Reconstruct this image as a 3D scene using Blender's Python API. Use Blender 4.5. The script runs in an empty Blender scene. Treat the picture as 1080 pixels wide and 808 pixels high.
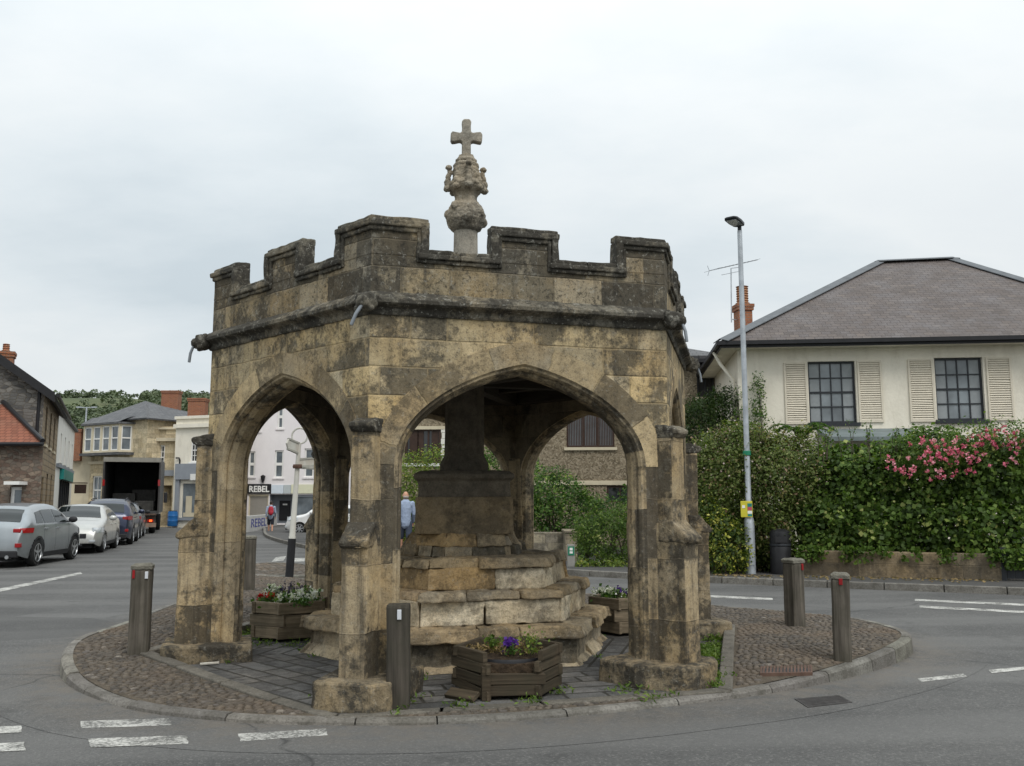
import bpy, math, random
import numpy as np
from mathutils import Vector, Matrix, noise
R = math.radians
PI = math.pi
random.seed(7)
rng = np.random.default_rng(7)
scene = bpy.context.scene
COL = scene.collection

# ------------------------------------------------------------------ camera
EYE = 1.55
FPX = 960.0
TH = math.atan(124.0 / 960.0)
cam_d = bpy.data.cameras.new('camera')
cam = bpy.data.objects.new('camera', cam_d)
COL.objects.link(cam)
cam_d.sensor_width = 36.0
cam_d.lens = 36.0 * FPX / 1080.0
cam_d.clip_start = 0.1
cam_d.clip_end = 5000
cam.location = (0, 0, EYE)
cam.rotation_euler = (PI / 2 + TH, 0, 0)
scene.camera = cam
ROADZ = -0.08

def ray(px, py):
    cx = (px - 540) / FPX
    cy = (404 - py) / FPX
    return Vector((cx, math.cos(TH) - cy * math.sin(TH), math.sin(TH) + cy * math.cos(TH)))

def gp(px, py, z=ROADZ):
    d = ray(px, py)
    t = (z - EYE) / d.z
    return Vector((d.x * t, d.y * t, z))

def at(px, py, Y):
    d = ray(px, py)
    t = Y / d.y
    return Vector((d.x * t, Y, EYE + d.z * t))

# ------------------------------------------------------------------ object helpers
def tag(o, label=None, cat=None, group=None, kind=None):
    if label: o['label'] = label
    if cat: o['category'] = cat
    if group: o['group'] = group
    if kind: o['kind'] = kind
    return o

def thing(name, label, cat, loc=(0, 0, 0), rotz=0.0, group=None):
    o = bpy.data.objects.new(name, None)
    o.empty_display_size = 0.2
    COL.objects.link(o)
    o.location = loc
    o.rotation_euler = (0, 0, rotz)
    return tag(o, label, cat, group)

def world_off(parent):
    off = Vector((0, 0, 0))
    p = parent
    while p is not None:
        off += Vector(p.location)
        p = p.parent
    return off

def copy_tree(o, parent=None):
    c = o.copy()
    COL.objects.link(c)
    if parent is not None:
        c.parent = parent
    for ch in list(o.children):
        copy_tree(ch, c)
    return c

def auto_uv(me, uvscale=1.0):
    n = len(me.loops)
    vi = np.empty(n, dtype=np.int32)
    me.loops.foreach_get('vertex_index', vi)
    co = np.empty(len(me.vertices) * 3)
    me.vertices.foreach_get('co', co)
    co = co.reshape(-1, 3)
    nf = len(me.polygons)
    nor = np.empty(nf * 3)
    me.polygons.foreach_get('normal', nor)
    nor = nor.reshape(-1, 3)
    tot = np.empty(nf, dtype=np.int32)
    me.polygons.foreach_get('loop_total', tot)
    fn = np.repeat(nor, tot, axis=0)
    p = co[vi]
    t = np.stack([-fn[:, 1], fn[:, 0], np.zeros(n)], 1)
    l = np.linalg.norm(t, axis=1)
    flat = l < 0.25
    l[l < 1e-6] = 1
    t /= l[:, None]
    b = np.cross(fn, t)
    u = (p * t).sum(1)
    v = np.where(l > 0.9, p[:, 2], (p * b).sum(1))
    u = np.where(flat, p[:, 0], u)
    v = np.where(flat, p[:, 1], v)
    uv = np.stack([u, v], 1).astype(np.float32) * uvscale
    lay = me.uv_layers.new(name='UVMap')
    lay.data.foreach_set('uv', uv.ravel())

class MB:
    """collects shapes, builds ONE mesh object"""
    def __init__(self):
        self.v = []; self.f = []; self.c = []; self.m = []; self.uv = []
        self.cc = (0.5, 0.5, 0.5); self.mi = 0
    def face(self, pts, uv=None):
        i = len(self.v)
        self.v.extend([tuple(p) for p in pts])
        self.f.append(tuple(range(i, i + len(pts))))
        self.c.append(self.cc); self.m.append(self.mi); self.uv.append(uv)
    def mesh(self, verts, faces):
        i = len(self.v)
        self.v.extend([tuple(p) for p in verts])
        for f in faces:
            self.f.append(tuple(i + k for k in f))
            self.c.append(self.cc); self.m.append(self.mi); self.uv.append(None)
    def hexa(self, p):
        # p: 8 pts bottom ccw 0-3, top 4-7
        self.mesh(p, [(3, 2, 1, 0), (4, 5, 6, 7), (0, 1, 5, 4), (1, 2, 6, 5), (2, 3, 7, 6), (3, 0, 4, 7)])
    def box(self, x0, x1, y0, y1, z0, z1):
        self.hexa([(x0, y0, z0), (x1, y0, z0), (x1, y1, z0), (x0, y1, z0),
                   (x0, y0, z1), (x1, y0, z1), (x1, y1, z1), (x0, y1, z1)])
    def obox(self, c, ax, ay, az, hx, hy, hz):
        c = Vector(c); ax = Vector(ax) * hx; ay = Vector(ay) * hy; az = Vector(az) * hz
        self.hexa([c - ax - ay - az, c + ax - ay - az, c + ax + ay - az, c - ax + ay - az,
                   c - ax - ay + az, c + ax - ay + az, c + ax + ay + az, c - ax + ay + az])
    def rbox(self, c, rz, hx, hy, hz, tilt=0):
        m = Matrix.Rotation(rz, 3, 'Z') @ Matrix.Rotation(tilt, 3, 'X')
        self.obox(c, m @ Vector((1, 0, 0)), m @ Vector((0, 1, 0)), m @ Vector((0, 0, 1)), hx, hy, hz)
    def prism(self, poly, z0, z1, cap0=True):
        n = len(poly)
        vs = [(p[0], p[1], z0) for p in poly] + [(p[0], p[1], z1) for p in poly]
        fs = [(i, (i + 1) % n, n + (i + 1) % n, n + i) for i in range(n)]
        fs.append(tuple(range(n, 2 * n)))
        if cap0: fs.append(tuple(range(n - 1, -1, -1)))
        self.mesh(vs, fs)
    def ext(self, poly, vec):
        """extrude 3-D polygon along vec"""
        n = len(poly); vec = Vector(vec)
        vs = [Vector(p) for p in poly] + [Vector(p) + vec for p in poly]
        fs = [(i, (i + 1) % n, n + (i + 1) % n, n + i) for i in range(n)]
        fs.append(tuple(range(n, 2 * n))); fs.append(tuple(range(n - 1, -1, -1)))
        self.mesh(vs, fs)
    def tube(self, pts, rad, n=10, caps=True):
        pts = [Vector(p) for p in pts]
        if not hasattr(rad, '__len__'): rad = [rad] * len(pts)
        rings = []
        ref = None
        for i, p in enumerate(pts):
            d = (pts[min(i + 1, len(pts) - 1)] - pts[max(i - 1, 0)]).normalized()
            if ref is None:
                ref = Vector((0, 0, 1)) if abs(d.z) < 0.9 else Vector((1, 0, 0))
            a = (ref - d * ref.dot(d)).normalized(); b = d.cross(a); ref = a
            rings.append([p + (a * math.cos(2 * PI * k / n) + b * math.sin(2 * PI * k / n)) * rad[i] for k in range(n)])
        vs = [q for r in rings for q in r]
        fs = []
        for i in range(len(pts) - 1):
            for k in range(n):
                fs.append((i * n + k, i * n + (k + 1) % n, (i + 1) * n + (k + 1) % n, (i + 1) * n + k))
        if caps:
            fs.append(tuple(range(n - 1, -1, -1)))
            fs.append(tuple(range((len(pts) - 1) * n, len(pts) * n)))
        self.mesh(vs, fs)
    def lathe(self, prof, n=16, c=(0, 0, 0), ax=None, ph=0.0):
        """prof: (radius,z). ax: optional (X,Y,Z) axes"""
        c = Vector(c)
        X, Y, Z = [Vector(a) for a in (ax or ((1, 0, 0), (0, 1, 0), (0, 0, 1)))]
        vs = []
        for r, z in prof:
            for k in range(n):
                a = 2 * PI * k / n + ph
                vs.append(c + X * (r * math.cos(a)) + Y * (r * math.sin(a)) + Z * z)
        fs = []
        for i in range(len(prof) - 1):
            for k in range(n):
                fs.append((i * n + k, i * n + (k + 1) % n, (i + 1) * n + (k + 1) % n, (i + 1) * n + k))
        fs.append(tuple(range(n - 1, -1, -1)))
        fs.append(tuple(range((len(prof) - 1) * n, len(prof) * n)))
        self.mesh(vs, fs)
    def ball(self, c, rx, ry, rz, n=12, m=8):
        c = Vector(c)
        vs = [c + Vector((0, 0, -rz))]
        for i in range(1, m):
            t = PI * i / m
            for k in range(n):
                a = 2 * PI * k / n
                vs.append(c + Vector((rx * math.sin(t) * math.cos(a), ry * math.sin(t) * math.sin(a), -rz * math.cos(t))))
        vs.append(c + Vector((0, 0, rz)))
        fs = [(0, 1 + (k + 1) % n, 1 + k) for k in range(n)]
        for i in range(m - 2):
            for k in range(n):
                fs.append((1 + i * n + k, 1 + i * n + (k + 1) % n, 1 + (i + 1) * n + (k + 1) % n, 1 + (i + 1) * n + k))
        e = len(vs) - 1
        fs += [(e, 1 + (m - 2) * n + k, 1 + (m - 2) * n + (k + 1) % n) for k in range(n)]
        self.mesh(vs, fs)
    def build(self, name, mats, parent=None, smooth=None, bevel=0, subd=0, disp=0, dscale=0.3, remesh=0, weld=False):
        me = bpy.data.meshes.new(name)
        off = world_off(parent) if parent is not None else Vector((0, 0, 0))
        me.from_pydata([(p[0] - off.x, p[1] - off.y, p[2] - off.z) for p in self.v], [], self.f)
        if not isinstance(mats, (list, tuple)): mats = [mats]
        for m in mats: me.materials.append(m)
        nf = len(me.polygons)
        me.polygons.foreach_set('material_index', np.array(self.m, dtype=np.int32))
        auto_uv(me)
        if any(u is not None for u in self.uv):
            lay = me.uv_layers[0]
            for p, u in zip(me.polygons, self.uv):
                if u is not None:
                    for li, q in zip(p.loop_indices, u): lay.data[li].uv = q
        tot = np.empty(nf, dtype=np.int32)
        me.polygons.foreach_get('loop_total', tot)
        ca = me.color_attributes.new('Col', 'FLOAT_COLOR', 'CORNER')
        cc = np.ones((nf, 4), dtype=np.float32)
        cc[:, :3] = np.array(self.c, dtype=np.float32)
        ca.data.foreach_set('color', np.repeat(cc, tot, axis=0).ravel())
        if smooth is not None:
            me.polygons.foreach_set('use_smooth', np.ones(nf, dtype=bool))
            if smooth < 3.1:
                try: me.set_sharp_from_angle(angle=smooth)
                except Exception: pass
        me.update()
        o = bpy.data.objects.new(name, me)
        COL.objects.link(o)
        if parent is not None: o.parent = parent
        if weld:
            w = o.modifiers.new('weld', 'WELD'); w.merge_threshold = 0.0005
        if bevel:
            b = o.modifiers.new('bevel', 'BEVEL'); b.width = bevel; b.segments = 2; b.limit_method = 'ANGLE'; b.angle_limit = R(35)
        if remesh:
            r = o.modifiers.new('remesh', 'REMESH'); r.mode = 'VOXEL'; r.voxel_size = remesh; r.use_smooth_shade = True
        if subd:
            s = o.modifiers.new('sub', 'SUBSURF'); s.subdivision_type = 'SIMPLE'; s.levels = subd; s.render_levels = subd
        if disp:
            tx = bpy.data.textures.get('clouds_%g' % dscale) or bpy.data.textures.new('clouds_%g' % dscale, 'CLOUDS')
            tx.noise_scale = dscale; tx.noise_depth = 4
            d = o.modifiers.new('disp', 'DISPLACE'); d.texture = tx; d.strength = disp; d.mid_level = 0.5; d.texture_coords = 'GLOBAL'
        return o

def text_mesh(name, body, size, mat, M, parent=None, extrude=0.006, bold=False, align='CENTER', xs=1.0):
    cu = bpy.data.curves.new(name, 'FONT')
    cu.body = body; cu.size = size; cu.extrude = extrude
    cu.align_x = align; cu.align_y = 'CENTER'
    cu.resolution_u = 3
    if bold: cu.offset = size * 0.028
    ob = bpy.data.objects.new(name + '_tmp', cu)
    COL.objects.link(ob)
    dg = bpy.context.evaluated_depsgraph_get()
    me = bpy.data.meshes.new_from_object(ob.evaluated_get(dg))
    bpy.data.objects.remove(ob)
    off = world_off(parent) if parent is not None else Vector((0, 0, 0))
    me.transform(Matrix.Diagonal((xs, 1, 1, 1)))
    me.transform(M)
    me.transform(Matrix.Translation(-off))
    me.name = name
    me.materials.clear(); me.materials.append(mat)
    o = bpy.data.objects.new(name, me)
    COL.objects.link(o)
    if parent is not None: o.parent = parent
    return o

def frame_matrix(org, x, z):
    """matrix whose local X runs along x, local Y along z (up), local Z out of the face"""
    x = Vector(x).normalized(); z = Vector(z).normalized(); n = x.cross(z)
    m = Matrix.Identity(4)
    for i, a in enumerate((x, z, n)):
        for r_ in range(3): m[r_][i] = a[r_]
    m.translation = Vector(org)
    return m
# ------------------------------------------------------------------ materials
class NT:
    def __init__(self, mat):
        self.t = mat.node_tree; self.t.nodes.clear()
    def n(self, typ, props=None, **ins):
        nd = self.t.nodes.new(typ)
        for k, v in (props or {}).items(): setattr(nd, k, v)
        for k, v in ins.items():
            key = int(k[1:]) if k[0] == 'i' and k[1:].isdigit() else k.replace('_', ' ')
            self.put(nd.inputs[key], v)
        return nd
    def put(self, s, v):
        if isinstance(v, bpy.types.NodeSocket): self.t.links.new(v, s)
        elif hasattr(v, 'outputs'): self.t.links.new(v.outputs[0], s)
        else: s.default_value = v
    def math(self, op, a, b=None, clamp=False):
        nd = self.t.nodes.new('ShaderNodeMath'); nd.operation = op; nd.use_clamp = clamp
        self.put(nd.inputs[0], a)
        if b is not None: self.put(nd.inputs[1], b)
        return nd.outputs[0]
    def mix(self, f, a, b, blend='MIX'):
        nd = self.t.nodes.new('ShaderNodeMix'); nd.data_type = 'RGBA'; nd.blend_type = blend
        self.put(nd.inputs[0], f)
        for s, v in ((nd.inputs[6], a), (nd.inputs[7], b)):
            if isinstance(v, tuple) and len(v) == 3: v = v + (1,)
            self.put(s, v)
        return nd.outputs[2]
    def ramp(self, f, stops, interp='LINEAR'):
        nd = self.t.nodes.new('ShaderNodeValToRGB'); cr = nd.color_ramp; cr.interpolation = interp
        while len(cr.elements) < len(stops): cr.elements.new(0.5)
        for e, (p, c) in zip(cr.elements, stops):
            e.position = p
            e.color = (c, c, c, 1) if not hasattr(c, '__len__') else tuple(c) + (1,)
        self.put(nd.inputs[0], f)
        return nd.outputs[0]
    def noise(self, vec, scale, detail=4, rough=0.55, dim='3D'):
        nd = self.n('ShaderNodeTexNoise', {'noise_dimensions': dim}, Scale=scale, Detail=detail, Roughness=rough)
        if vec is not None: self.put(nd.inputs['Vector'], vec)
        return nd.outputs[0]
    def mapping(self, vec, scale=(1, 1, 1), loc=(0, 0, 0), rot=(0, 0, 0)):
        nd = self.n('ShaderNodeMapping', None, Vector=vec, Scale=scale, Location=loc, Rotation=rot)
        return nd.outputs[0]
    def sep(self, vec):
        nd = self.n('ShaderNodeSeparateXYZ', None, Vector=vec); return nd.outputs
    def comb(self, x, y, z=0.0):
        return self.n('ShaderNodeCombineXYZ', None, X=x, Y=y, Z=z).outputs[0]
    def bump(self, h, dist=0.01, strength=1.0, normal=None):
        nd = self.n('ShaderNodeBump', None, Height=h, Distance=dist, Strength=strength)
        if normal is not None: self.put(nd.inputs['Normal'], normal)
        return nd.outputs[0]
    def out(self, col, rough=0.8, normal=None, spec=0.3, metal=0.0, **kw):
        b = self.n('ShaderNodeBsdfPrincipled')
        if isinstance(col, tuple) and len(col) == 3: col = col + (1,)
        self.put(b.inputs['Base Color'], col); self.put(b.inputs['Roughness'], rough)
        self.put(b.inputs['Specular IOR Level'], spec); self.put(b.inputs['Metallic'], metal)
        for k, v in kw.items(): self.put(b.inputs[k.replace('_', ' ')], v)
        if normal is not None: self.put(b.inputs['Normal'], normal)
        o = self.n('ShaderNodeOutputMaterial'); self.t.links.new(b.outputs[0], o.inputs[0])
        return b

def newmat(name):
    m = bpy.data.materials.new(name); m.use_nodes = True
    return m, NT(m)

def plain(name, col, rough=0.6, var=0.12, nscale=6, spec=0.3, metal=0.0, bump=0.0, bscale=40, grime=0.0, gcol=(0.05, 0.045, 0.035)):
    """paint / metal / render with soft mottling"""
    m, t = newmat(name)
    pos = t.n('ShaderNodeTexCoord').outputs['Object']
    n1 = t.noise(pos, nscale, 5)
    c = t.mix(t.ramp(n1, [(0.3, 0.0), (0.7, 1.0)]), tuple(x * (1 - var) for x in col), tuple(min(1, x * (1 + var)) for x in col))
    if grime:
        g = t.noise(t.mapping(pos, (1.5, 1.5, 0.5)), 2.2, 6, 0.65)
        c = t.mix(t.math('MULTIPLY', t.ramp(g, [(0.48, 0.0), (0.72, 1.0)]), grime), c, gcol)
    nm = None
    if bump: nm = t.bump(t.noise(pos, bscale, 5, 0.6), bump)
    t.out(c, rough, nm, spec, metal)
    return m

def stone(name, cols, row=0.27, width=0.5, joint=0.012, jcol=(0.2, 0.165, 0.115), dark=0.5, darkcol=(0.045, 0.042, 0.036),
          lich=0.15, ochre=0.2, streak=0.3, bump=0.012, jdark=0.3, coursed=True, colattr=0.0, spk=0.5, blk=0.22, dsh=0.0, jb=0.45):
    """weathered ashlar: coursed blocks of random width, each with a tone of its own, black crust, lichen and run stains"""
    m, t = newmat(name)
    tc = t.n('ShaderNodeTexCoord')
    pos = tc.outputs['Object']; uv = tc.outputs['UV']
    wob = t.noise(pos, 3.5, 3)
    wob2 = t.noise(pos, 14, 3)
    hgt = None
    if coursed:
        s = t.sep(uv)
        v = t.math('ADD', t.math('DIVIDE', s[1], row), t.math('MULTIPLY', t.math('SUBTRACT', wob, 0.5), 0.10))
        u = t.math('ADD', s[0], t.math('MULTIPLY', t.math('SUBTRACT', wob2, 0.5), 0.03))
        rowi = t.math('FLOOR', v); fr = t.math('FRACT', v)
        w = t.math('ADD', t.math('DIVIDE', u, width), t.math('MULTIPLY', rowi, 13.37))
        v1 = t.n('ShaderNodeTexVoronoi', {'voronoi_dimensions': '1D', 'feature': 'F1'}, W=w, Scale=1.0, Randomness=0.7)
        v2 = t.n('ShaderNodeTexVoronoi', {'voronoi_dimensions': '1D', 'feature': 'DISTANCE_TO_EDGE'}, W=w, Scale=1.0, Randomness=0.7)
        rnd = t.n('ShaderNodeSeparateColor', None, Color=v1.outputs['Color']).outputs
        dv = t.math('MULTIPLY', v2.outputs['Distance'], width)
        dh = t.math('MULTIPLY', t.math('MINIMUM', fr, t.math('SUBTRACT', 1.0, fr)), row)
        d = t.math('MINIMUM', dv, dh)
        jm = t.ramp(t.math('DIVIDE', d, joint), [(0.35, 1.0), (0.9, 0.0)])
        base = t.ramp(rnd[0], cols)
        tone = t.math('ADD', 0.8, t.math('MULTIPLY', rnd[1], 0.4))
        dk_bias = t.math('MULTIPLY', t.math('SUBTRACT', rnd[2], 0.5), blk)
    else:
        base = t.ramp(t.noise(pos, 1.7, 4, 0.6), cols)
        jm = None; tone = 1.0; dk_bias = 0.0
    if colattr:
        at_ = t.n('ShaderNodeVertexColor', {'layer_name': 'Col'}).outputs[0]
        base = t.mix(colattr, base, t.mix(1.0, base, t.mix(1.0, at_, (2.0, 2.0, 2.0), 'MULTIPLY'), 'MULTIPLY'))
    c = t.mix(1.0, base, t.comb(tone, tone, tone) if coursed else (1.0, 1.0, 1.0), 'MULTIPLY')
    # ochre iron stain
    n0 = t.noise(pos, 1.6, 6, 0.62)
    c = t.mix(t.math('MULTIPLY', t.ramp(n0, [(0.45, 0.0), (0.66, 1.0)]), ochre), c, (0.46, 0.305, 0.125))
    # black crust
    n1 = t.noise(pos, 2.6, 8, 0.68)
    n1b = t.math('ADD', n1, dk_bias)
    nf = t.noise(pos, 22, 6, 0.7)
    n1c = t.math('ADD', n1b, t.math('MULTIPLY', t.math('SUBTRACT', nf, 0.5), 0.35))
    c = t.mix(t.math('MULTIPLY', t.ramp(n1c, [(0.475 - dsh, 0.0), (0.585 - dsh, 1.0)]), dark), c, darkcol)
    # run stains
    if streak:
        n2 = t.noise(t.mapping(pos, (7, 7, 0.5)), 1.6, 5, 0.6)
        c = t.mix(t.math('MULTIPLY', t.ramp(n2, [(0.52, 0.0), (0.7, 1.0)]), streak), c, (0.05, 0.045, 0.038))
    # pale lichen / scale
    n3 = t.noise(pos, 9, 7, 0.72)
    c = t.mix(t.math('MULTIPLY', t.ramp(n3, [(0.56, 0.0), (0.68, 1.0)]), lich), c, (0.40, 0.385, 0.33))
    # mottling at hand size, black specks and pale scabs
    n5 = t.noise(pos, 7.5, 9, 0.78)
    mt = t.ramp(n5, [(0.32, 0.68), (0.5, 1.0), (0.68, 1.28)])
    c = t.mix(1.0, c, mt, 'MULTIPLY')
    n6 = t.noise(pos, 34, 6, 0.75)
    c = t.mix(t.math('MULTIPLY', t.ramp(t.math('ADD', n6, t.math('MULTIPLY', t.math('SUBTRACT', n5, 0.5), -0.4)), [(0.53, 0.0), (0.63, 1.0)]), min(dark, 0.75) * spk), c, (0.035, 0.033, 0.028))
    n7 = t.noise(t.mapping(pos, (1, 1, 1), (4.3, 8.1, 2.2)), 28, 6, 0.72)
    c = t.mix(t.math('MULTIPLY', t.ramp(n7, [(0.58, 0.0), (0.66, 1.0)]), min(1.0, lich * 1.6)), c, (0.42, 0.41, 0.36))
    # fine pitting
    n4 = t.noise(pos, 75, 5, 0.7)
    c = t.mix(t.ramp(n4, [(0.34, 0.55), (0.5, 0.0)]), c, t.mix(0.65, c, (0.02, 0.018, 0.015)))
    if coursed:
        c = t.mix(t.math('MULTIPLY', jm, jdark), c, jcol)
    h = t.math('ADD', t.math('MULTIPLY', n4, 0.35), t.math('ADD', t.math('MULTIPLY', nf, 0.5), t.math('MULTIPLY', n1, 0.5)))
    if coursed:
        h = t.math('SUBTRACT', h, t.math('MULTIPLY', jm, jb))
    t.out(c, 0.92, t.bump(h, bump), 0.15)
    return m

def rubble(name, cols, scale=3.2, mortar=(0.22, 0.19, 0.15), mw=0.06, stretch=1.8, bump=0.03, rough=0.9):
    m, t = newmat(name)
    tc = t.n('ShaderNodeTexCoord')
    uv = t.mapping(tc.outputs['UV'], (1, stretch, 1))
    pos = tc.outputs['Object']
    wv = t.n('ShaderNodeMix', {'data_type': 'VECTOR'})
    nd = t.n('ShaderNodeTexNoise', None, Vector=pos, Scale=2.0, Detail=3.0)
    add = t.n('ShaderNodeVectorMath', {'operation': 'MULTIPLY_ADD'})
    t.put(add.inputs[0], nd.outputs[1]); add.inputs[1].default_value = (0.22, 0.22, 0); t.put(add.inputs[2], uv)
    v1 = t.n('ShaderNodeTexVoronoi', {'voronoi_dimensions': '2D', 'feature': 'F1'}, Vector=add.outputs[0], Scale=scale)
    v2 = t.n('ShaderNodeTexVoronoi', {'voronoi_dimensions': '2D', 'feature': 'DISTANCE_TO_EDGE'}, Vector=add.outputs[0], Scale=scale)
    rnd = t.n('ShaderNodeSeparateColor', None, Color=v1.outputs['Color']).outputs
    c = t.ramp(rnd[0], cols)
    n = t.noise(pos, 18, 6, 0.65)
    c = t.mix(t.ramp(n, [(0.35, 0.5), (0.65, 0.0)]), c, t.mix(0.6, c, (0.03, 0.03, 0.03)))
    jm = t.ramp(v2.outputs['Distance'], [(mw * 0.4, 1.0), (mw, 0.0)])
    c = t.mix(t.math('MULTIPLY', jm, 0.8), c, mortar)
    h = t.math('ADD', t.math('MULTIPLY', n, 0.3), t.math('SUBTRACT', 1.0, jm))
    t.out(c, rough, t.bump(h, bump), 0.2)
    return m

def courses(name, cols, row=0.2, width=0.3, joint=0.015, jcol=(0.03, 0.03, 0.03), bump=0.02, rough=0.7, patch=(0.3, 0.3, 0.28), pamt=0.2, spec=0.3):
    """slates, tiles, bricks: per-piece tone, dark joints"""
    m, t = newmat(name)
    tc = t.n('ShaderNodeTexCoord'); pos = tc.outputs['Object']
    b = t.n('ShaderNodeTexBrick', {'offset': 0.5}, Vector=tc.outputs['UV'], Scale=1.0, Mortar_Size=joint, Mortar_Smooth=0.3, Bias=0.0,
            Brick_Width=width, Row_Height=row, Color1=(0, 0, 0, 1), Color2=(1, 1, 1, 1), Mortar=(0.5, 0.5, 0.5, 1))
    c = t.ramp(b.outputs[0], cols)
    n = t.noise(pos, 1.3, 6, 0.62)
    c = t.mix(t.math('MULTIPLY', t.ramp(n, [(0.45, 0.0), (0.7, 1.0)]), pamt), c, patch)
    n2 = t.noise(pos, 12, 5, 0.65)
    c = t.mix(t.ramp(n2, [(0.3, 0.45), (0.6, 0.0)]), c, t.mix(0.5, c, (0.02, 0.02, 0.02)))
    c = t.mix(t.math('MULTIPLY', b.outputs[1], 0.85), c, jcol)
    h = t.math('SUBTRACT', t.math('MULTIPLY', n2, 0.25), b.outputs[1])
    t.out(c, rough, t.bump(h, bump), spec)
    return m

def leafmat(name, cols, rough=0.5, trans=0.35):
    """leaf tone picked per leaf from the Col attribute"""
    m, t = newmat(name)
    a = t.n('ShaderNodeVertexColor', {'layer_name': 'Col'}).outputs[0]
    r_ = t.n('ShaderNodeSeparateColor', None, Color=a).outputs[0]
    c = t.ramp(r_, cols)
    b = t.n('ShaderNodeBsdfPrincipled', None, Base_Color=c, Roughness=rough)
    b.inputs['Specular IOR Level'].default_value = 0.3
    tr = t.n('ShaderNodeBsdfTranslucent', None, Color=t.mix(1.0, c, (1.2, 1.4, 0.6), 'MULTIPLY'))
    mx = t.n('ShaderNodeMixShader', None, Fac=trans)
    t.t.links.new(b.outputs[0], mx.inputs[1]); t.t.links.new(tr.outputs[0], mx.inputs[2])
    o = t.n('ShaderNodeOutputMaterial'); t.t.links.new(mx.outputs[0], o.inputs[0])
    return m

def woodmat(name, c1, c2, axis='z', rough=0.85):
    m, t = newmat(name)
    pos = t.n('ShaderNodeTexCoord').outputs['Object']
    sc = {'z': (30, 30, 1.6), 'u': (1, 1, 1)}[axis]
    vec = t.mapping(pos, sc) if axis == 'z' else t.mapping(t.n('ShaderNodeTexCoord').outputs['UV'], (1.6, 30, 1))
    n = t.noise(vec, 1.0, 6, 0.6)
    c = t.ramp(n, [(0.28, c1), (0.68, c2)])
    n2 = t.noise(pos, 5, 5, 0.6)
    c = t.mix(t.ramp(n2, [(0.4, 0.0), (0.75, 0.6)]), c, (0.045, 0.045, 0.03))
    at_ = t.n('ShaderNodeVertexColor', {'layer_name': 'Col'}).outputs[0]
    c = t.mix(0.7, c, t.mix(1.0, c, t.mix(1.0, at_, (2.0, 2.0, 2.0), 'MULTIPLY'), 'MULTIPLY'))
    t.out(c, rough, t.bump(n, 0.006), 0.2)
    return m

def glassmat(name, tint=(0.02, 0.022, 0.025), rough=0.04, spec=0.6):
    m, t = newmat(name)
    pos = t.n('ShaderNodeTexCoord').outputs['Object']
    c = t.ramp(t.noise(pos, 1.2, 3), [(0.3, tuple(x * 0.6 for x in tint)), (0.7, tuple(x * 1.5 for x in tint))])
    nm = t.bump(t.noise(pos, 1.5, 2), 0.004)
    t.out(c, rough, nm, spec)
    return m

def carpaint(name, col, metal=0.5, rough=0.32):
    m, t = newmat(name)
    pos = t.n('ShaderNodeTexCoord').outputs['Object']
    n = t.noise(pos, 3, 5)
    c = t.mix(t.ramp(n, [(0.35, 0.0), (0.75, 1.0)]), col, tuple(x * 0.85 for x in col))
    # road film low on the body
    z = t.sep(pos)[2]
    film = t.math('MULTIPLY', t.ramp(z, [(0.15, 1.0), (0.6, 0.0)]), t.ramp(t.noise(pos, 8, 5), [(0.3, 0.2), (0.7, 0.7)]))
    c = t.mix(film, c, (0.12, 0.11, 0.095))
    t.out(c, t.math('ADD', rough, t.math('MULTIPLY', film, 0.3)), None, 0.5, metal, Coat_Weight=0.6, Coat_Roughness=0.08)
    return m

M = {}
M['ashlar'] = stone('frieze_stone', [(0.0, (0.36, 0.30, 0.2)), (0.2, (0.45, 0.36, 0.215)), (0.45, (0.57, 0.435, 0.235)), (0.65, (0.50, 0.4, 0.245)), (0.82, (0.38, 0.325, 0.225)), (1.0, (0.55, 0.435, 0.26))],
                    row=0.242, width=0.44, joint=0.011, jcol=(0.36, 0.275, 0.155), jdark=0.45, dark=0.78, darkcol=(0.062, 0.058, 0.048), lich=0.2, ochre=0.5, streak=0.45, blk=0.16, spk=0.8)
M['pier'] = stone('pier_stone', [(0.0, (0.33, 0.265, 0.17)), (0.4, (0.40, 0.318, 0.2)), (0.7, (0.35, 0.285, 0.19)), (1.0, (0.46, 0.365, 0.225))],
                  row=0.52, width=0.9, joint=0.007, dark=0.82, lich=0.16, ochre=0.45, streak=0.7, dsh=0.02, jdark=0.3, spk=0.4, jb=0.25)
M['arch'] = stone('arch_stone', [(0.0, (0.33, 0.27, 0.18)), (0.5, (0.46, 0.36, 0.215)), (1.0, (0.30, 0.255, 0.18))],
                  row=5.0, width=0.5, joint=0.009, jcol=(0.33, 0.26, 0.15), dark=0.6, lich=0.16, ochre=0.4, streak=0.2, jdark=0.5, spk=0.7, blk=0.3)
M['parapet'] = stone('parapet_stone', [(0.0, (0.20, 0.175, 0.13)), (0.35, (0.30, 0.25, 0.165)), (0.6, (0.25, 0.22, 0.165)), (0.85, (0.40, 0.31, 0.18)), (1.0, (0.32, 0.295, 0.235))],
                     row=0.235, width=0.46, joint=0.009, dark=0.78, lich=0.34, ochre=0.4, streak=0.6, spk=1.0, blk=0.34, dsh=0.03)
M['coping'] = stone('coping_stone', [(0.0, (0.13, 0.12, 0.10)), (0.6, (0.18, 0.165, 0.13)), (1.0, (0.11, 0.10, 0.082))],
                    coursed=False, dark=0.9, lich=0.4, ochre=0.15, streak=0.3, spk=0.8, dsh=0.06)
M['finial'] = stone('finial_stone', [(0.0, (0.2, 0.18, 0.145)), (0.5, (0.3, 0.265, 0.21)), (1.0, (0.24, 0.21, 0.16))],
                    coursed=False, dark=0.6, lich=0.4, ochre=0.2, streak=0.1, bump=0.02)
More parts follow.
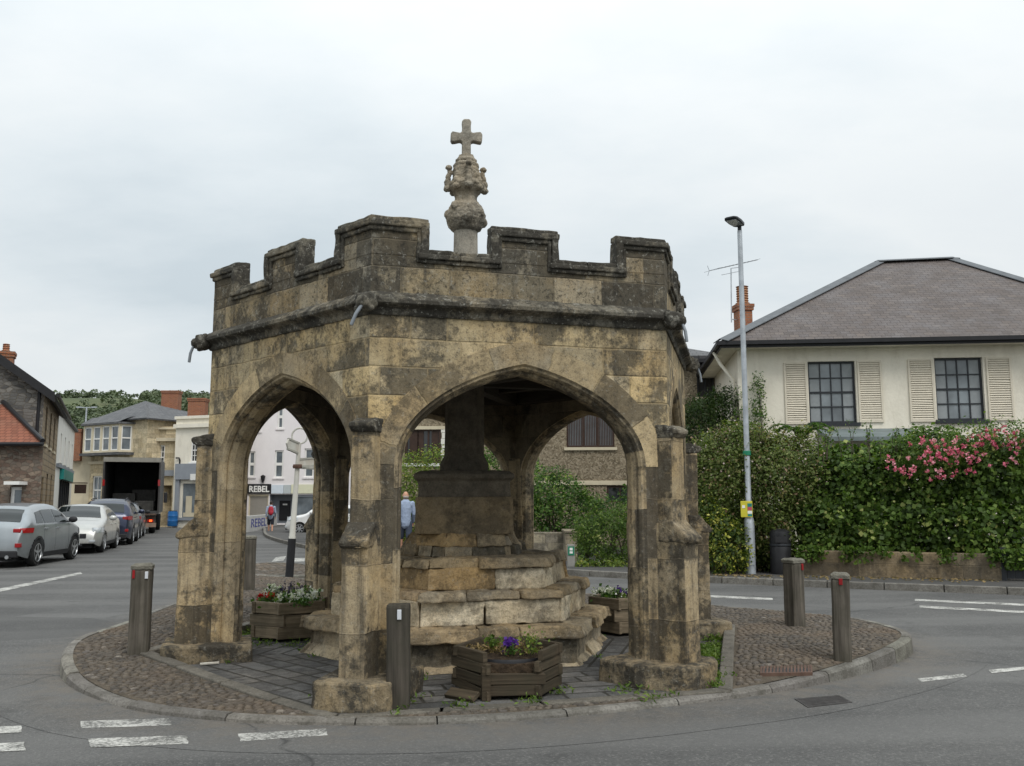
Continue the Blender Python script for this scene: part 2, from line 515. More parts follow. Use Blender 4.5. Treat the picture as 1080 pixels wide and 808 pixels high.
M['shaft'] = stone('shaft_stone', [(0.0, (0.30, 0.275, 0.225)), (1.0, (0.36, 0.33, 0.28))], coursed=False, dark=0.3, lich=0.3, ochre=0.1, streak=0.1)
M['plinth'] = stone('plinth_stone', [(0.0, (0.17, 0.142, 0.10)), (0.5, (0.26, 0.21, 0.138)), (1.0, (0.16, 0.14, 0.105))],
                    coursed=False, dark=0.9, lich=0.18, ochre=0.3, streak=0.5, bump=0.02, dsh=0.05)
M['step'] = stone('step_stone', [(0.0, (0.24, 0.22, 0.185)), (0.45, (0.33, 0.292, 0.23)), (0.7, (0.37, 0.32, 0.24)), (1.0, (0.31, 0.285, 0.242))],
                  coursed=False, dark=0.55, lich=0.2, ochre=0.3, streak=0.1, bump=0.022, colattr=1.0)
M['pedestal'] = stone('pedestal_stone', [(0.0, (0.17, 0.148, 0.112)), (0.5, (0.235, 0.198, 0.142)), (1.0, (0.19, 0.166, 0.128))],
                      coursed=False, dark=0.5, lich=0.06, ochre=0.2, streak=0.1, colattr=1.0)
M['shaded'] = stone('shaded_stone', [(0.0, (0.10, 0.088, 0.07)), (0.5, (0.15, 0.128, 0.097)), (1.0, (0.12, 0.104, 0.082))],
                  coursed=False, dark=0.4, lich=0.0, ochre=0.05, streak=0.0)  # darkened stone: the shade under the roof is put into its colour
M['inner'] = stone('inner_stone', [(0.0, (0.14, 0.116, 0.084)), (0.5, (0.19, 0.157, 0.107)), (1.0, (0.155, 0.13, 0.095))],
                   row=0.3, width=0.5, dark=0.5, lich=0.02, ochre=0.1, streak=0.2)  # interior darkness painted into the wall stone
M['beam'] = woodmat('old_oak', (0.025, 0.02, 0.015), (0.06, 0.048, 0.034), 'u')
M['wood_post'] = woodmat('weathered_post', (0.045, 0.039, 0.032), (0.15, 0.132, 0.108))
M['wood_dark'] = woodmat('dark_post', (0.03, 0.027, 0.022), (0.095, 0.082, 0.066))
M['planter'] = woodmat('planter_wood', (0.10, 0.082, 0.056), (0.29, 0.235, 0.165), 'u')
M['planter_dark'] = woodmat('old_planter_wood', (0.03, 0.024, 0.017), (0.10, 0.078, 0.053), 'u')
M['lead'] = plain('lead', (0.2, 0.22, 0.24), 0.5, 0.15, 8, 0.4, 0.3)
M['galv'] = plain('galvanised', (0.42, 0.45, 0.48), 0.5, 0.2, 5, 0.5, 0.45)
M['black'] = plain('black_paint', (0.018, 0.018, 0.02), 0.45, 0.2)
M['darkgrey'] = plain('dark_grey_paint', (0.03, 0.033, 0.038), 0.4, 0.15)
M['white'] = plain('white_paint', (0.78, 0.77, 0.74), 0.5, 0.04, 4, grime=0.15, gcol=(0.4, 0.37, 0.3))
M['postwhite'] = plain('worn_white_paint', (0.52, 0.51, 0.46), 0.55, 0.08, 7, grime=0.5, gcol=(0.3, 0.2, 0.11))
M['red'] = plain('red_reflector', (0.26, 0.012, 0.014), 0.35, 0.15)
M['silver'] = plain('white_reflector', (0.6, 0.62, 0.65), 0.25, 0.1)
M['soil'] = plain('soil', (0.045, 0.03, 0.018), 0.95, 0.5, 14, bump=0.03, bscale=30)
M['bark'] = plain('bark', (0.07, 0.055, 0.04), 0.9, 0.3, 12, bump=0.02)
M['glass'] = glassmat('window_glass')
M['glass2'] = glassmat('window_glass_pale', (0.13, 0.15, 0.165))
M['glass3'] = glassmat('window_glass_blinds_reflection', (0.2, 0.225, 0.24), 0.12)  # pale tint paints in both the blinds and the reflected sky
M['curtain'] = plain('net_curtain', (0.3, 0.32, 0.33), 0.9, 0.1)
M['cream'] = plain('cream_render', (0.78, 0.73, 0.62), 0.85, 0.05, 1.5, bump=0.010, bscale=9, grime=0.3, gcol=(0.42, 0.37, 0.28))
M['whiterender'] = plain('white_render', (0.74, 0.72, 0.66), 0.85, 0.05, 1.5, bump=0.005, bscale=20, grime=0.15, gcol=(0.42, 0.4, 0.35))
M['pinkwhite'] = plain('pale_pink_render', (0.76, 0.72, 0.72), 0.85, 0.03, 1.5, bump=0.004, bscale=20, grime=0.08, gcol=(0.45, 0.42, 0.42))
M['bath'] = stone('bath_stone', [(0.0, (0.58, 0.48, 0.31)), (0.5, (0.66, 0.56, 0.38)), (1.0, (0.57, 0.48, 0.33))], row=0.3, width=0.7,
                  dark=0.25, darkcol=(0.17, 0.145, 0.11), lich=0.1, ochre=0.15, streak=0.25, jdark=0.15)
M['bath2'] = plain('cream_stone_paint', (0.6, 0.53, 0.39), 0.85, 0.08, 1.5, grime=0.25, gcol=(0.3, 0.26, 0.19))
M['pebble'] = rubble('pebbledash', [(0.0, (0.17, 0.135, 0.09)), (0.35, (0.29, 0.235, 0.16)), (0.7, (0.38, 0.315, 0.22)), (1.0, (0.48, 0.41, 0.3))], scale=22, mw=0.05, mortar=(0.13, 0.105, 0.07), stretch=1.0, bump=0.015)
M['greystone'] = rubble('grey_limestone_rubble', [(0.0, (0.10, 0.098, 0.095)), (0.4, (0.165, 0.16, 0.15)), (0.8, (0.22, 0.208, 0.19)), (1.0, (0.3, 0.285, 0.26))], scale=4.2, stretch=2.0)
M['redstone'] = rubble('reddish_rubble', [(0.0, (0.12, 0.08, 0.062)), (0.35, (0.21, 0.15, 0.115)), (0.65, (0.17, 0.145, 0.12)), (1.0, (0.3, 0.23, 0.175))], scale=5.5, stretch=1.7)
M['brownstone'] = courses('brown_coursed_stone', [(0.0, (0.24, 0.18, 0.11)), (0.5, (0.35, 0.26, 0.155)), (1.0, (0.28, 0.2, 0.12))], row=0.22, width=0.45, joint=0.02, jcol=(0.16, 0.13, 0.09))
M['gardenwall'] = stone('garden_wall_stone', [(0.0, (0.2, 0.155, 0.1)), (0.5, (0.29, 0.225, 0.145)), (1.0, (0.235, 0.19, 0.13))], row=0.3, width=0.9, dark=0.55, lich=0.1, ochre=0.2, streak=0.5)
M['greywall'] = stone('grey_garden_wall', [(0.0, (0.25, 0.22, 0.16)), (0.5, (0.33, 0.29, 0.21)), (1.0, (0.27, 0.24, 0.19))], row=0.22, width=0.4, dark=0.5, lich=0.15, ochre=0.15, streak=0.4)
M['slate'] = courses('brown_slate', [(0.0, (0.092, 0.076, 0.069)), (0.4, (0.122, 0.099, 0.088)), (0.75, (0.11, 0.094, 0.09)), (1.0, (0.145, 0.118, 0.102))], row=0.175, width=0.24, joint=0.007, jcol=(0.07, 0.057, 0.055), patch=(0.2, 0.19, 0.195), pamt=0.4, rough=0.66, bump=0.012)
M['greyslate'] = courses('grey_slate', [(0.0, (0.08, 0.082, 0.088)), (0.5, (0.105, 0.107, 0.112)), (1.0, (0.13, 0.13, 0.135))], row=0.25, width=0.35, joint=0.012, patch=(0.15, 0.15, 0.14), pamt=0.3, rough=0.6)
M['redtile'] = courses('red_clay_tile', [(0.0, (0.2, 0.075, 0.045)), (0.5, (0.29, 0.11, 0.065)), (1.0, (0.25, 0.095, 0.06))], row=0.2, width=0.2, joint=0.014, jcol=(0.13, 0.045, 0.03), patch=(0.25, 0.17, 0.12), pamt=0.3, rough=0.8)
M['brick'] = courses('orange_brick', [(0.0, (0.3, 0.11, 0.055)), (0.5, (0.4, 0.155, 0.075)), (1.0, (0.33, 0.12, 0.07))], row=0.08, width=0.23, joint=0.01, jcol=(0.27, 0.22, 0.17), patch=(0.2, 0.1, 0.06), pamt=0.3, rough=0.85)
M['hipmetal'] = plain('lead_hip', (0.14, 0.15, 0.16), 0.9, 0.15, 4)
M['shutter'] = plain('shutter_paint', (0.66, 0.6, 0.49), 0.6, 0.06, 5)
M['brownboard'] = plain('brown_board', (0.045, 0.025, 0.018), 0.6, 0.25, 9)
M['terracotta'] = plain('terracotta_pot', (0.34, 0.17, 0.09), 0.8, 0.2, 10)
M['greypaint'] = plain('grey_blue_paint', (0.26, 0.28, 0.31), 0.5, 0.06, 4)
M['skin'] = plain('skin', (0.5, 0.27, 0.18), 0.55, 0.06, 12)
M['tyre'] = plain('tyre', (0.02, 0.02, 0.02), 0.85, 0.2, 20)
M['rim'] = plain('alloy', (0.42, 0.43, 0.44), 0.35, 0.1, 10, 0.5, 0.7)
M['rimdark'] = plain('dark_alloy', (0.09, 0.09, 0.095), 0.35, 0.1, 10, 0.5, 0.6)
M['trim'] = plain('black_trim', (0.022, 0.022, 0.024), 0.6, 0.15)
M['carglass'] = glassmat('car_glass', (0.012, 0.016, 0.016), 0.05, 0.6)
M['taillight'] = plain('red_lens', (0.3, 0.01, 0.012), 0.15, 0.1, 5, 0.6)
M['headlight'] = plain('clear_lens', (0.5, 0.53, 0.55), 0.12, 0.15, 8, 0.7, 0.3)
M['concrete'] = plain('kerb_concrete', (0.27, 0.262, 0.24), 0.9, 0.2, 5, bump=0.01, bscale=45, grime=0.5, gcol=(0.11, 0.10, 0.08))
M['rust'] = plain('rusty_iron', (0.10, 0.055, 0.04), 0.8, 0.3, 14)
M['yellowsign'] = plain('yellow_sign', (0.58, 0.52, 0.05), 0.4, 0.05)
M['green'] = plain('green_sign', (0.02, 0.2, 0.11), 0.4, 0.05)
M['teal'] = plain('teal_sign', (0.02, 0.22, 0.2), 0.4, 0.1)
M['pink_sign'] = plain('pink_panel', (0.5, 0.08, 0.12), 0.4, 0.1)
# ------------------------------------------------------------------ world and sun
w = bpy.data.worlds.new('World'); scene.world = w; w.use_nodes = True
wt = NT(w)
SUN_EL, SUN_AZ = 52.0, 150.0     # azimuth clockwise from +Y: behind the camera to the right
sky = wt.n('ShaderNodeTexSky', {'sky_type': 'NISHITA', 'sun_disc': False, 'sun_elevation': R(SUN_EL), 'sun_rotation': R(SUN_AZ),
                                'air_density': 1.0, 'dust_density': 2.0, 'ozone_density': 1.0})
dirv = wt.n('ShaderNodeTexCoord').outputs['Generated']
ds = wt.sep(dirv)
zz = wt.math('MAXIMUM', ds[2], 0.0)
den = wt.math('ADD', zz, 0.22)
cl = wt.comb(wt.math('DIVIDE', ds[0], den), wt.math('DIVIDE', ds[1], den), 0.0)
c1 = wt.noise(wt.mapping(cl, (0.8, 1.1, 1), (3.1, 1.7, 0)), 0.9, 7, 0.56)
c2 = wt.noise(wt.mapping(cl, (0.5, 0.9, 1), (7.3, 0.4, 0)), 0.55, 3, 0.5)
cf = wt.math('ADD', wt.math('MULTIPLY', c1, 0.6), wt.math('MULTIPLY', c2, 0.4))
cloud = wt.ramp(cf, [(0.36, (6.9, 7.75, 8.25)), (0.45, (8.3, 9.0, 9.35)), (0.53, (9.4, 9.85, 10.0)), (0.60, (9.0, 9.5, 9.75)), (0.68, (9.7, 10.0, 10.05))])
bright = wt.math('ADD', 0.94, wt.math('MULTIPLY', wt.math('MULTIPLY', zz, zz), 1.2))
cloud = wt.mix(1.0, cloud, wt.comb(bright, bright, bright), 'MULTIPLY')
skyc = wt.mix(0.93, sky.outputs[0], cloud)
bg = wt.n('ShaderNodeBackground', None, Color=skyc, Strength=0.096)
wo = wt.n('ShaderNodeOutputWorld'); wt.t.links.new(bg.outputs[0], wo.inputs[0])
sd = bpy.data.lights.new('sun', 'SUN'); sd.energy = 1.5; sd.angle = R(22); sd.color = (1.0, 0.96, 0.9)
sun = bpy.data.objects.new('sun', sd); COL.objects.link(sun)
saz = R(SUN_AZ); sel = R(SUN_EL)
sdir = Vector((math.sin(saz) * math.cos(sel), math.cos(saz) * math.cos(sel), math.sin(sel)))
sun.rotation_euler = (-sdir).to_track_quat('-Z', 'Y').to_euler()
sun.location = (10, -10, 30)
vs = scene.view_settings
vs.view_transform = 'Standard'; vs.look = 'None'; vs.exposure = -0.06; vs.gamma = 1.0; vs.use_curve_mapping = False

# ------------------------------------------------------------------ ground materials
def asphalt(name, c0, c1, chip=0.35, grit=False):
    m, t = newmat(name)
    pos = t.n('ShaderNodeTexCoord').outputs['Object']
    n1 = t.noise(pos, 0.35, 6, 0.6)
    c = t.mix(t.ramp(n1, [(0.35, 0.0), (0.65, 1.0)]), c0, c1)
    n2 = t.noise(t.mapping(pos, (0.5, 2.2, 1), rot=(0, 0, 0.35)), 0.8, 4)
    c = t.mix(t.ramp(n2, [(0.5, 0.0), (0.72, 0.35)]), c, tuple(x * 1.3 for x in c1))
    n3 = t.noise(pos, 2.3, 7, 0.7)
    c = t.mix(t.ramp(n3, [(0.58, 0.0), (0.7, 0.5)]), c, tuple(x * 0.55 for x in c0))
    vo = t.n('ShaderNodeTexVoronoi', {'feature': 'F1'}, Vector=pos, Scale=70.0)
    rc = t.n('ShaderNodeSeparateColor', None, Color=vo.outputs['Color']).outputs[0]
    c = t.mix(t.ramp(rc, [(0.0, 0.35), (0.35, 0.0)]), c, (0.035, 0.035, 0.035))
    c = t.mix(t.ramp(rc, [(0.8, 0.0), (1.0, chip)]), c, (0.27, 0.26, 0.245))
    nf = t.noise(pos, 160, 3, 0.6)
    c = t.mix(t.ramp(nf, [(0.35, 0.4), (0.5, 0.0)]), c, (0.03, 0.03, 0.03))
    # tyre-polished tracks and repair patches
    tr = t.n('ShaderNodeTexWave', {'wave_type': 'BANDS', 'bands_direction': 'Y'}, Vector=t.mapping(pos, (1, 1, 1), rot=(0, 0, -0.12)), Scale=0.17, Distortion=3.0, Detail=3.0, Detail_Scale=0.5).outputs[1]
    c = t.mix(t.ramp(tr, [(0.45, 0.0), (0.8, 0.4)]), c, tuple(x * 1.25 for x in c1))
    pv = t.n('ShaderNodeTexVoronoi', {'feature': 'F1', 'distance': 'CHEBYCHEV'}, Vector=t.mapping(pos, (0.22, 0.34, 1), rot=(0, 0, 0.2)), Scale=1.0, Randomness=0.9)
    pr_ = t.n('ShaderNodeSeparateColor', None, Color=pv.outputs['Color']).outputs[1]
    c = t.mix(t.ramp(pr_, [(0.86, 0.0), (0.865, 0.35)]), c, tuple(x * 0.62 for x in c0))
    n9 = t.noise(pos, 1.1, 6, 0.7)
    c = t.mix(t.ramp(n9, [(0.60, 0.0), (0.70, 0.45)]), c, tuple(x * 0.5 for x in c0))
    if grit:
        ga = t.n('ShaderNodeSeparateColor', None, Color=t.n('ShaderNodeVertexColor', {'layer_name': 'Col'}).outputs[0]).outputs[0]
        gn = t.math('MULTIPLY', ga, t.ramp(t.noise(pos, 5, 7, 0.72), [(0.36, 0.0), (0.62, 1.0)]), True)
        c = t.mix(gn, c, t.mix(t.noise(pos, 60, 4, 0.7), (0.085, 0.074, 0.06), (0.22, 0.195, 0.165)))
    # joints and cracks
    wv = t.n('ShaderNodeTexNoise', None, Vector=pos, Scale=0.7, Detail=5.0)
    add = t.n('ShaderNodeVectorMath', {'operation': 'MULTIPLY_ADD'})
    t.put(add.inputs[0], wv.outputs[1]); add.inputs[1].default_value = (1.3, 1.3, 0); t.put(add.inputs[2], pos)
    cr = t.n('ShaderNodeTexVoronoi', {'feature': 'DISTANCE_TO_EDGE'}, Vector=add.outputs[0], Scale=0.16)
    c = t.mix(t.math('MULTIPLY', t.ramp(cr.outputs['Distance'], [(0.0, 1.0), (0.004, 0.0)]), t.ramp(n3, [(0.4, 0.0), (0.55, 0.7)])), c, (0.03, 0.03, 0.03))
    h = t.math('ADD', t.math('MULTIPLY', vo.outputs['Distance'], -0.6), t.math('MULTIPLY', nf, 0.4))
    t.out(c, 0.82, t.bump(h, 0.006), 0.25)
    return m
M['asphalt'] = asphalt('asphalt', (0.082, 0.081, 0.079), (0.122, 0.12, 0.115))
M['asphalt_grit'] = asphalt('kerbside_grit', (0.082, 0.081, 0.079), (0.122, 0.12, 0.115), 0.35, True)
M['asphalt_pave'] = asphalt('pavement_asphalt', (0.06, 0.058, 0.056), (0.08, 0.077, 0.073), 0.2)
M['verge'] = plain('ground_grass', (0.06, 0.085, 0.03), 0.95, 0.4, 3)
def paintmark():
    m, t = newmat('road_paint')
    pos = t.n('ShaderNodeTexCoord').outputs['Object']
    n = t.noise(pos, 38, 6, 0.7); n2 = t.noise(pos, 5, 5, 0.6)
    f = t.ramp(t.math('ADD', t.math('MULTIPLY', n, 0.6), t.math('MULTIPLY', n2, 0.4)), [(0.43, 1.0), (0.56, 0.0)])
    c = t.mix(f, t.mix(n2, (0.4, 0.39, 0.36), (0.6, 0.59, 0.55)), (0.12, 0.118, 0.11))
    t.out(c, 0.7, t.bump(n, 0.004), 0.2)
    return m
M['roadpaint'] = paintmark()
M['paving'] = stone('slate_paving', [(0.0, (0.10, 0.098, 0.095)), (0.5, (0.15, 0.146, 0.14)), (1.0, (0.125, 0.122, 0.117))], row=0.21, width=0.42,
                    joint=0.022, jcol=(0.04, 0.037, 0.03), dark=0.5, darkcol=(0.045, 0.045, 0.045), lich=0.06, ochre=0.06, streak=0.0, jdark=0.9, bump=0.02)
M['bed'] = plain('cobble_bed', (0.105, 0.085, 0.062), 0.95, 0.35, 6, bump=0.02, bscale=50)
def cobmat():
    m, t = newmat('cobbles')
    pos = t.n('ShaderNodeTexCoord').outputs['Object']
    a = t.n('ShaderNodeSeparateColor', None, Color=t.n('ShaderNodeVertexColor', {'layer_name': 'Col'}).outputs[0]).outputs
    c = t.ramp(a[0], [(0.0, (0.07, 0.062, 0.054)), (0.4, (0.12, 0.103, 0.085)), (0.7, (0.155, 0.128, 0.098)), (0.9, (0.11, 0.10, 0.093)), (1.0, (0.25, 0.22, 0.185))])
    n = t.noise(pos, 30, 5, 0.65)
    c = t.mix(t.ramp(n, [(0.35, 0.6), (0.6, 0.0)]), c, (0.05, 0.043, 0.035))
    n2 = t.noise(pos, 1.2, 5, 0.6)
    c = t.mix(t.ramp(n2, [(0.45, 0.0), (0.7, 0.45)]), c, (0.17, 0.118, 0.075))
    t.out(c, 0.8, t.bump(n, 0.01), 0.25)
    return m
M['cobble'] = cobmat()

def sheet(name, pts, z, mat, kind='structure', thick=0.0):
    b = MB()
    if thick: b.prism([(p[0], p[1]) for p in pts], z - thick, z)
    else: b.face([(p[0], p[1], z) for p in pts])
    o = b.build(name, mat); o['kind'] = kind
    return o

sheet('ground', [(-2500, -400), (2500, -400), (2500, 3500), (-2500, 3500)], -0.16, M['verge'])
sheet('road', [(-70, -25), (70, -25), (70, 90), (-70, 90)], ROADZ, M['asphalt'])

def smooth(pts, n=6, closed=True):
    P = [Vector((p[0], p[1], 0)) for p in pts]; out = []
    N = len(P)
    for i in range(N if closed else N - 1):
        if closed: p0, p1, p2, p3 = P[i - 1], P[i], P[(i + 1) % N], P[(i + 2) % N]
        else: p0, p1, p2, p3 = P[max(i - 1, 0)], P[i], P[i + 1], P[min(i + 2, N - 1)]
        for k in range(n):
            t = k / n
            out.append(0.5 * ((2 * p1) + (p2 - p0) * t + (2 * p0 - 5 * p1 + 4 * p2 - p3) * t * t + (3 * p1 - p0 - 3 * p2 + p3) * t ** 3))
    if not closed: out.append(P[-1].copy())
    return out
def ring_offset(P, d):
    N = len(P); out = []
    for i in range(N):
        t = (P[(i + 1) % N] - P[i - 1]).normalized()
        out.append(P[i] + Vector((-t.y, t.x, 0)) * d)
    return out
def resample(P, step, closed=True):
    Q = list(P) + ([P[0]] if closed else [])
    L = [0]
    for a, b in zip(Q, Q[1:]): L.append(L[-1] + (b - a).length)
    n = max(3, round(L[-1] / step)); out = []; j = 0
    for k in range(n + (0 if closed else 1)):
        s = L[-1] * k / n
        while j < len(L) - 2 and L[j + 1] < s: j += 1
        f = (s - L[j]) / max(1e-9, L[j + 1] - L[j])
        out.append(Q[j].lerp(Q[j + 1], f))
    return out
def inside(p, poly):
    c = False; n = len(poly); x, y = p[0], p[1]
    for i in range(n):
        a, b = poly[i], poly[(i + 1) % n]
        if (a[1] > y) != (b[1] > y) and x < (b[0] - a[0]) * (y - a[1]) / (b[1] - a[1]) + a[0]: c = not c
    return c

# cross plan
CX, CY = -0.530, 10.117
ROT = -1.8168
def hexpt(r, k, z=0.0, da=0.0):
    a = ROT + k * PI / 3 + da
    return Vector((CX + r * math.cos(a), CY + r * math.sin(a), z))
RPAV = 3.15
PZ = [-0.036, -0.030, 0.0, 0.0, 0.0, -0.006]
hexpav = [hexpt(RPAV, k, PZ[k]) for k in range(6)]

def zc(x, y):
    t = min(1, max(0, (y - 7.3) / 2.6))
    return 0.085 * t * t * (3 - 2 * t)

def hexd(x, y):
    d = Vector((x - CX, y - CY, 0)); a = (math.atan2(d.y, d.x) - ROT) % (PI / 3) - PI / 6
    return d.length * math.cos(a) / math.cos(PI / 6)
def zk(x, y):
    t = min(1, max(0, (y - 7.6) / 2.4)); s = 1 - t * t * (3 - 2 * t)
    return zc(x, y) - 0.036 * s
def zf(x, y):
    t = min(1, max(0, (y - 7.6) / 2.4)); s = 1 - t * t * (3 - 2 * t)
    return zc(x, y) - 0.036 * s * min(1, max(0, (hexd(x, y) - RPAV + 0.6) / 0.6))
isl_px = [(64, 706), (78, 727), (140, 749), (220, 759.5), (300, 764.5), (420, 765.5), (520, 762), (620, 754.5), (700, 746), (800, 733.5), (880, 718.5),
          (935, 703.5), (961, 690), (953, 679), (905, 666), (830, 657), (748, 650)]
isl = [gp(*p) for p in isl_px] + [Vector((1.6, 14.6, 0)), Vector((-0.4, 15.8, 0)), Vector((-2.6, 16.6, 0))] + [gp(*p) for p in [(262, 616), (193, 643), (133, 668.5), (82, 688)]]
isl = [Vector((p.x, p.y, 0)) for p in isl]
isl_s = resample(smooth(isl, 8), 0.2)
# make counter-clockwise
area = sum(a.x * b.y - b.x * a.y for a, b in zip(isl_s, isl_s[1:] + isl_s[:1]))
if area < 0: isl_s.reverse()
KW = 0.10
isl_in = ring_offset(isl_s, KW)

def kerb_ring(name, P, Q, zf, zb, mat, stone_n=4):
    """kerb stones between outer ring P and inner ring Q"""
    b = MB(); N = len(P); i = 0
    while i < N:
        ln = min(stone_n + random.randint(-1, 1), N - i)
        g = random.uniform(0.36, 0.62); b.cc = (g, g * random.uniform(0.95, 1.0), g * random.uniform(0.88, 0.97))
        dz = random.uniform(-0.006, 0.006)
        idx = [(i + k) % N for k in range(ln + 1)]
        gap = 0.03
        pts = []
        for q, k in enumerate(idx):
            a, c = P[k].copy(), Q[k].copy()
            if q == 0: a = a.lerp(P[idx[1]], gap); c = c.lerp(Q[idx[1]], gap)
            if q == ln: a = a.lerp(P[idx[-2]], gap); c = c.lerp(Q[idx[-2]], gap)
            pts.append((a, c))
        vs = []; fs = []
        for a, c in pts:
            z = zf(a.x, a.y) + dz
            o_ = (a - c).normalized()
            e = a + o_ * 0.012
            vs += [(e.x, e.y, zb - 0.03), (a.x, a.y, z - 0.022), (a.x - o_.x * 0.025, a.y - o_.y * 0.025, z), (c.x, c.y, z), (c.x, c.y, zb - 0.03)]
        for q in range(ln):
            for k in range(4): fs.append((q * 5 + k, (q + 1) * 5 + k, (q + 1) * 5 + k + 1, q * 5 + k + 1))
        fs.append((4, 3, 2, 1, 0)); fs.append(tuple(ln * 5 + k for k in range(5)))
        b.mesh(vs, fs); i += ln
    o = b.build(name, mat, smooth=R(35)); o['kind'] = 'structure'
    return o
def attrconcrete():
    m, t = newmat('kerb_stone')
    pos = t.n('ShaderNodeTexCoord').outputs['Object']
    a = t.n('ShaderNodeVertexColor', {'layer_name': 'Col'}).outputs[0]
    n = t.noise(pos, 4, 6, 0.65); n2 = t.noise(pos, 45, 5, 0.65)
    c = t.mix(1.0, (0.43, 0.415, 0.385), a, 'MULTIPLY')
    c = t.mix(t.ramp(n, [(0.42, 0.0), (0.62, 0.7)]), c, (0.09, 0.083, 0.07))
    c = t.mix(t.ramp(n2, [(0.35, 0.6), (0.5, 0.0)]), c, (0.07, 0.065, 0.055))
    c = t.mix(t.ramp(n2, [(0.6, 0.0), (0.72, 0.35)]), c, (0.42, 0.41, 0.38))
    t.out(c, 0.9, t.bump(t.math('ADD', n, n2), 0.012), 0.2)
    return m
M['kerbstone'] = attrconcrete()
kerb_ring('kerb', isl_s, isl_in, zk, ROADZ, M['kerbstone'])

# grit washed up against the kerb
gb_ = MB(); g1 = ring_offset(isl_s, -0.004); g2 = ring_offset(isl_s, -0.75)
for i in range(len(isl_s)):
    j = (i + 1) % len(isl_s)
    gb_.face([(p.x, p.y, ROADZ + 0.0025) for p in (g1[i], g2[i], g2[j], g1[j])])
go_ = gb_.build('road_grit', M['asphalt_grit']); go_['kind'] = 'structure'
vc = go_.data.color_attributes['Col']
for p in go_.data.polygons:
    for q, li in enumerate(p.loop_indices):
        v_ = 0.85 if q in (0, 3) else 0.0
        vc.data[li].color = (v_, v_, v_, 1)
# cobbled bed: a fan of quads between the inner kerb ring and the paving hexagon
hx = resample(hexpav, 0.2)
hx_out = [hexpt(RPAV + 0.13, k) for k in range(6)]
b = MB()
C0 = Vector((CX, CY, 0))
N = len(isl_in)
def hex_hit(p, r):
    d = (p - C0); a = math.atan2(d.y, d.x) - ROT
    a = (a % (PI / 3)) - PI / 6
    rr = r * math.cos(PI / 6) / math.cos(a)
    return C0 + d.normalized() * min(rr, d.length - 0.002)
rows = []
for p in isl_in:
    q = hex_hit(p, RPAV + 0.12)
    rows.append([p.lerp(q, k / 6) for k in range(7)])
vs = [(q.x, q.y, zf(q.x, q.y) - 0.004) for r_ in rows for q in r_]
fs = [(i * 7 + k, ((i + 1) % N) * 7 + k, ((i + 1) % N) * 7 + k + 1, i * 7 + k + 1) for i in range(N) for k in range(6)]
b.mesh(vs, fs)
o = b.build('cobble_bed', M['bed']); o['kind'] = 'structure'

# cobble stones (hundreds and hundreds): one stuff object
def cobble_field(name, test, x0, x1, y0, y1, sx, sy, zf, ang=0.0):
    b = MB(); ny = int((y1 - y0) / sy)
    ca, sa = math.cos(ang), math.sin(ang)
    for j in range(ny):
        y = y0 + j * sy; x = x0 + random.uniform(0, sx)
        while x < x1:
            wx = sx * random.uniform(0.75, 1.25)
            px, py = x + wx / 2, y + random.uniform(-0.012, 0.012)
            x += wx
            px, py = px * ca - py * sa, px * sa + py * ca
            if not test(px, py): continue
            g = min(1, max(0, random.gauss(0.45, 0.25))); b.cc = (g, g, g)
            a = ang + random.uniform(-0.25, 0.25); r1 = wx * 0.48; r2 = sy * random.uniform(0.42, 0.52)
            z = zf(px, py); hh = random.uniform(0.003, 0.014)
            ux, uy = math.cos(a), math.sin(a)
            pts = []; n = 7
            j0 = [random.uniform(0.85, 1.12) for _ in range(n)]
            for (s, zz_) in ((1.0, z - 0.03), (0.92, z + hh * 0.35), (0.55, z + hh)):
                for k in range(n):
                    t = 2 * PI * k / n
                    e1 = r1 * s * j0[k] * math.cos(t); e2 = r2 * s * j0[k] * math.sin(t)
                    pts.append((px + ux * e1 - uy * e2, py + uy * e1 + ux * e2, zz_))
            pts.append((px, py, z + hh * 1.08))
            f = []
            for l in range(2):
                for k in range(n): f.append((l * n + k, l * n + (k + 1) % n, (l + 1) * n + (k + 1) % n, (l + 1) * n + k))
            for k in range(n): f.append((2 * n + k, 2 * n + (k + 1) % n, 3 * n))
            b.mesh(pts, f)
    o = b.build(name, M['cobble'], smooth=3.14); o['kind'] = 'stuff'
    return o
in_poly = [(p.x, p.y) for p in ring_offset(isl_s, KW + 0.03)]
hex_ex = [(hexpt(RPAV + 0.17, k).x, hexpt(RPAV + 0.17, k).y) for k in range(6)]
BOLL = []
bollard_px = [(146, 692), (420, 745), (889, 696), (839, 664), (262, 625)]
for px, py in bollard_px: BOLL.append(gp(px, py, 0.04))
BOLL[1] = gp(420, 746, -0.035); BOLL[0] = gp(146, 692, 0.03)
gr0 = [gp(*p, z=0.05) for p in [(803, 700), (857, 699), (858, 711), (801, 712)]]
def cob_ok(x, y):
    if not inside((x, y), in_poly) or inside((x, y), hex_ex): return False
    for q in BOLL:
        if abs(q.x - x) < 0.12 and abs(q.y - y) < 0.12: return False
    if inside((x, y), [(p.x, p.y) for p in gr0]): return False
    return True
cobble_field('cobbles', cob_ok, -8, 9, 4, 20, 0.074, 0.048, zf, 0.28)

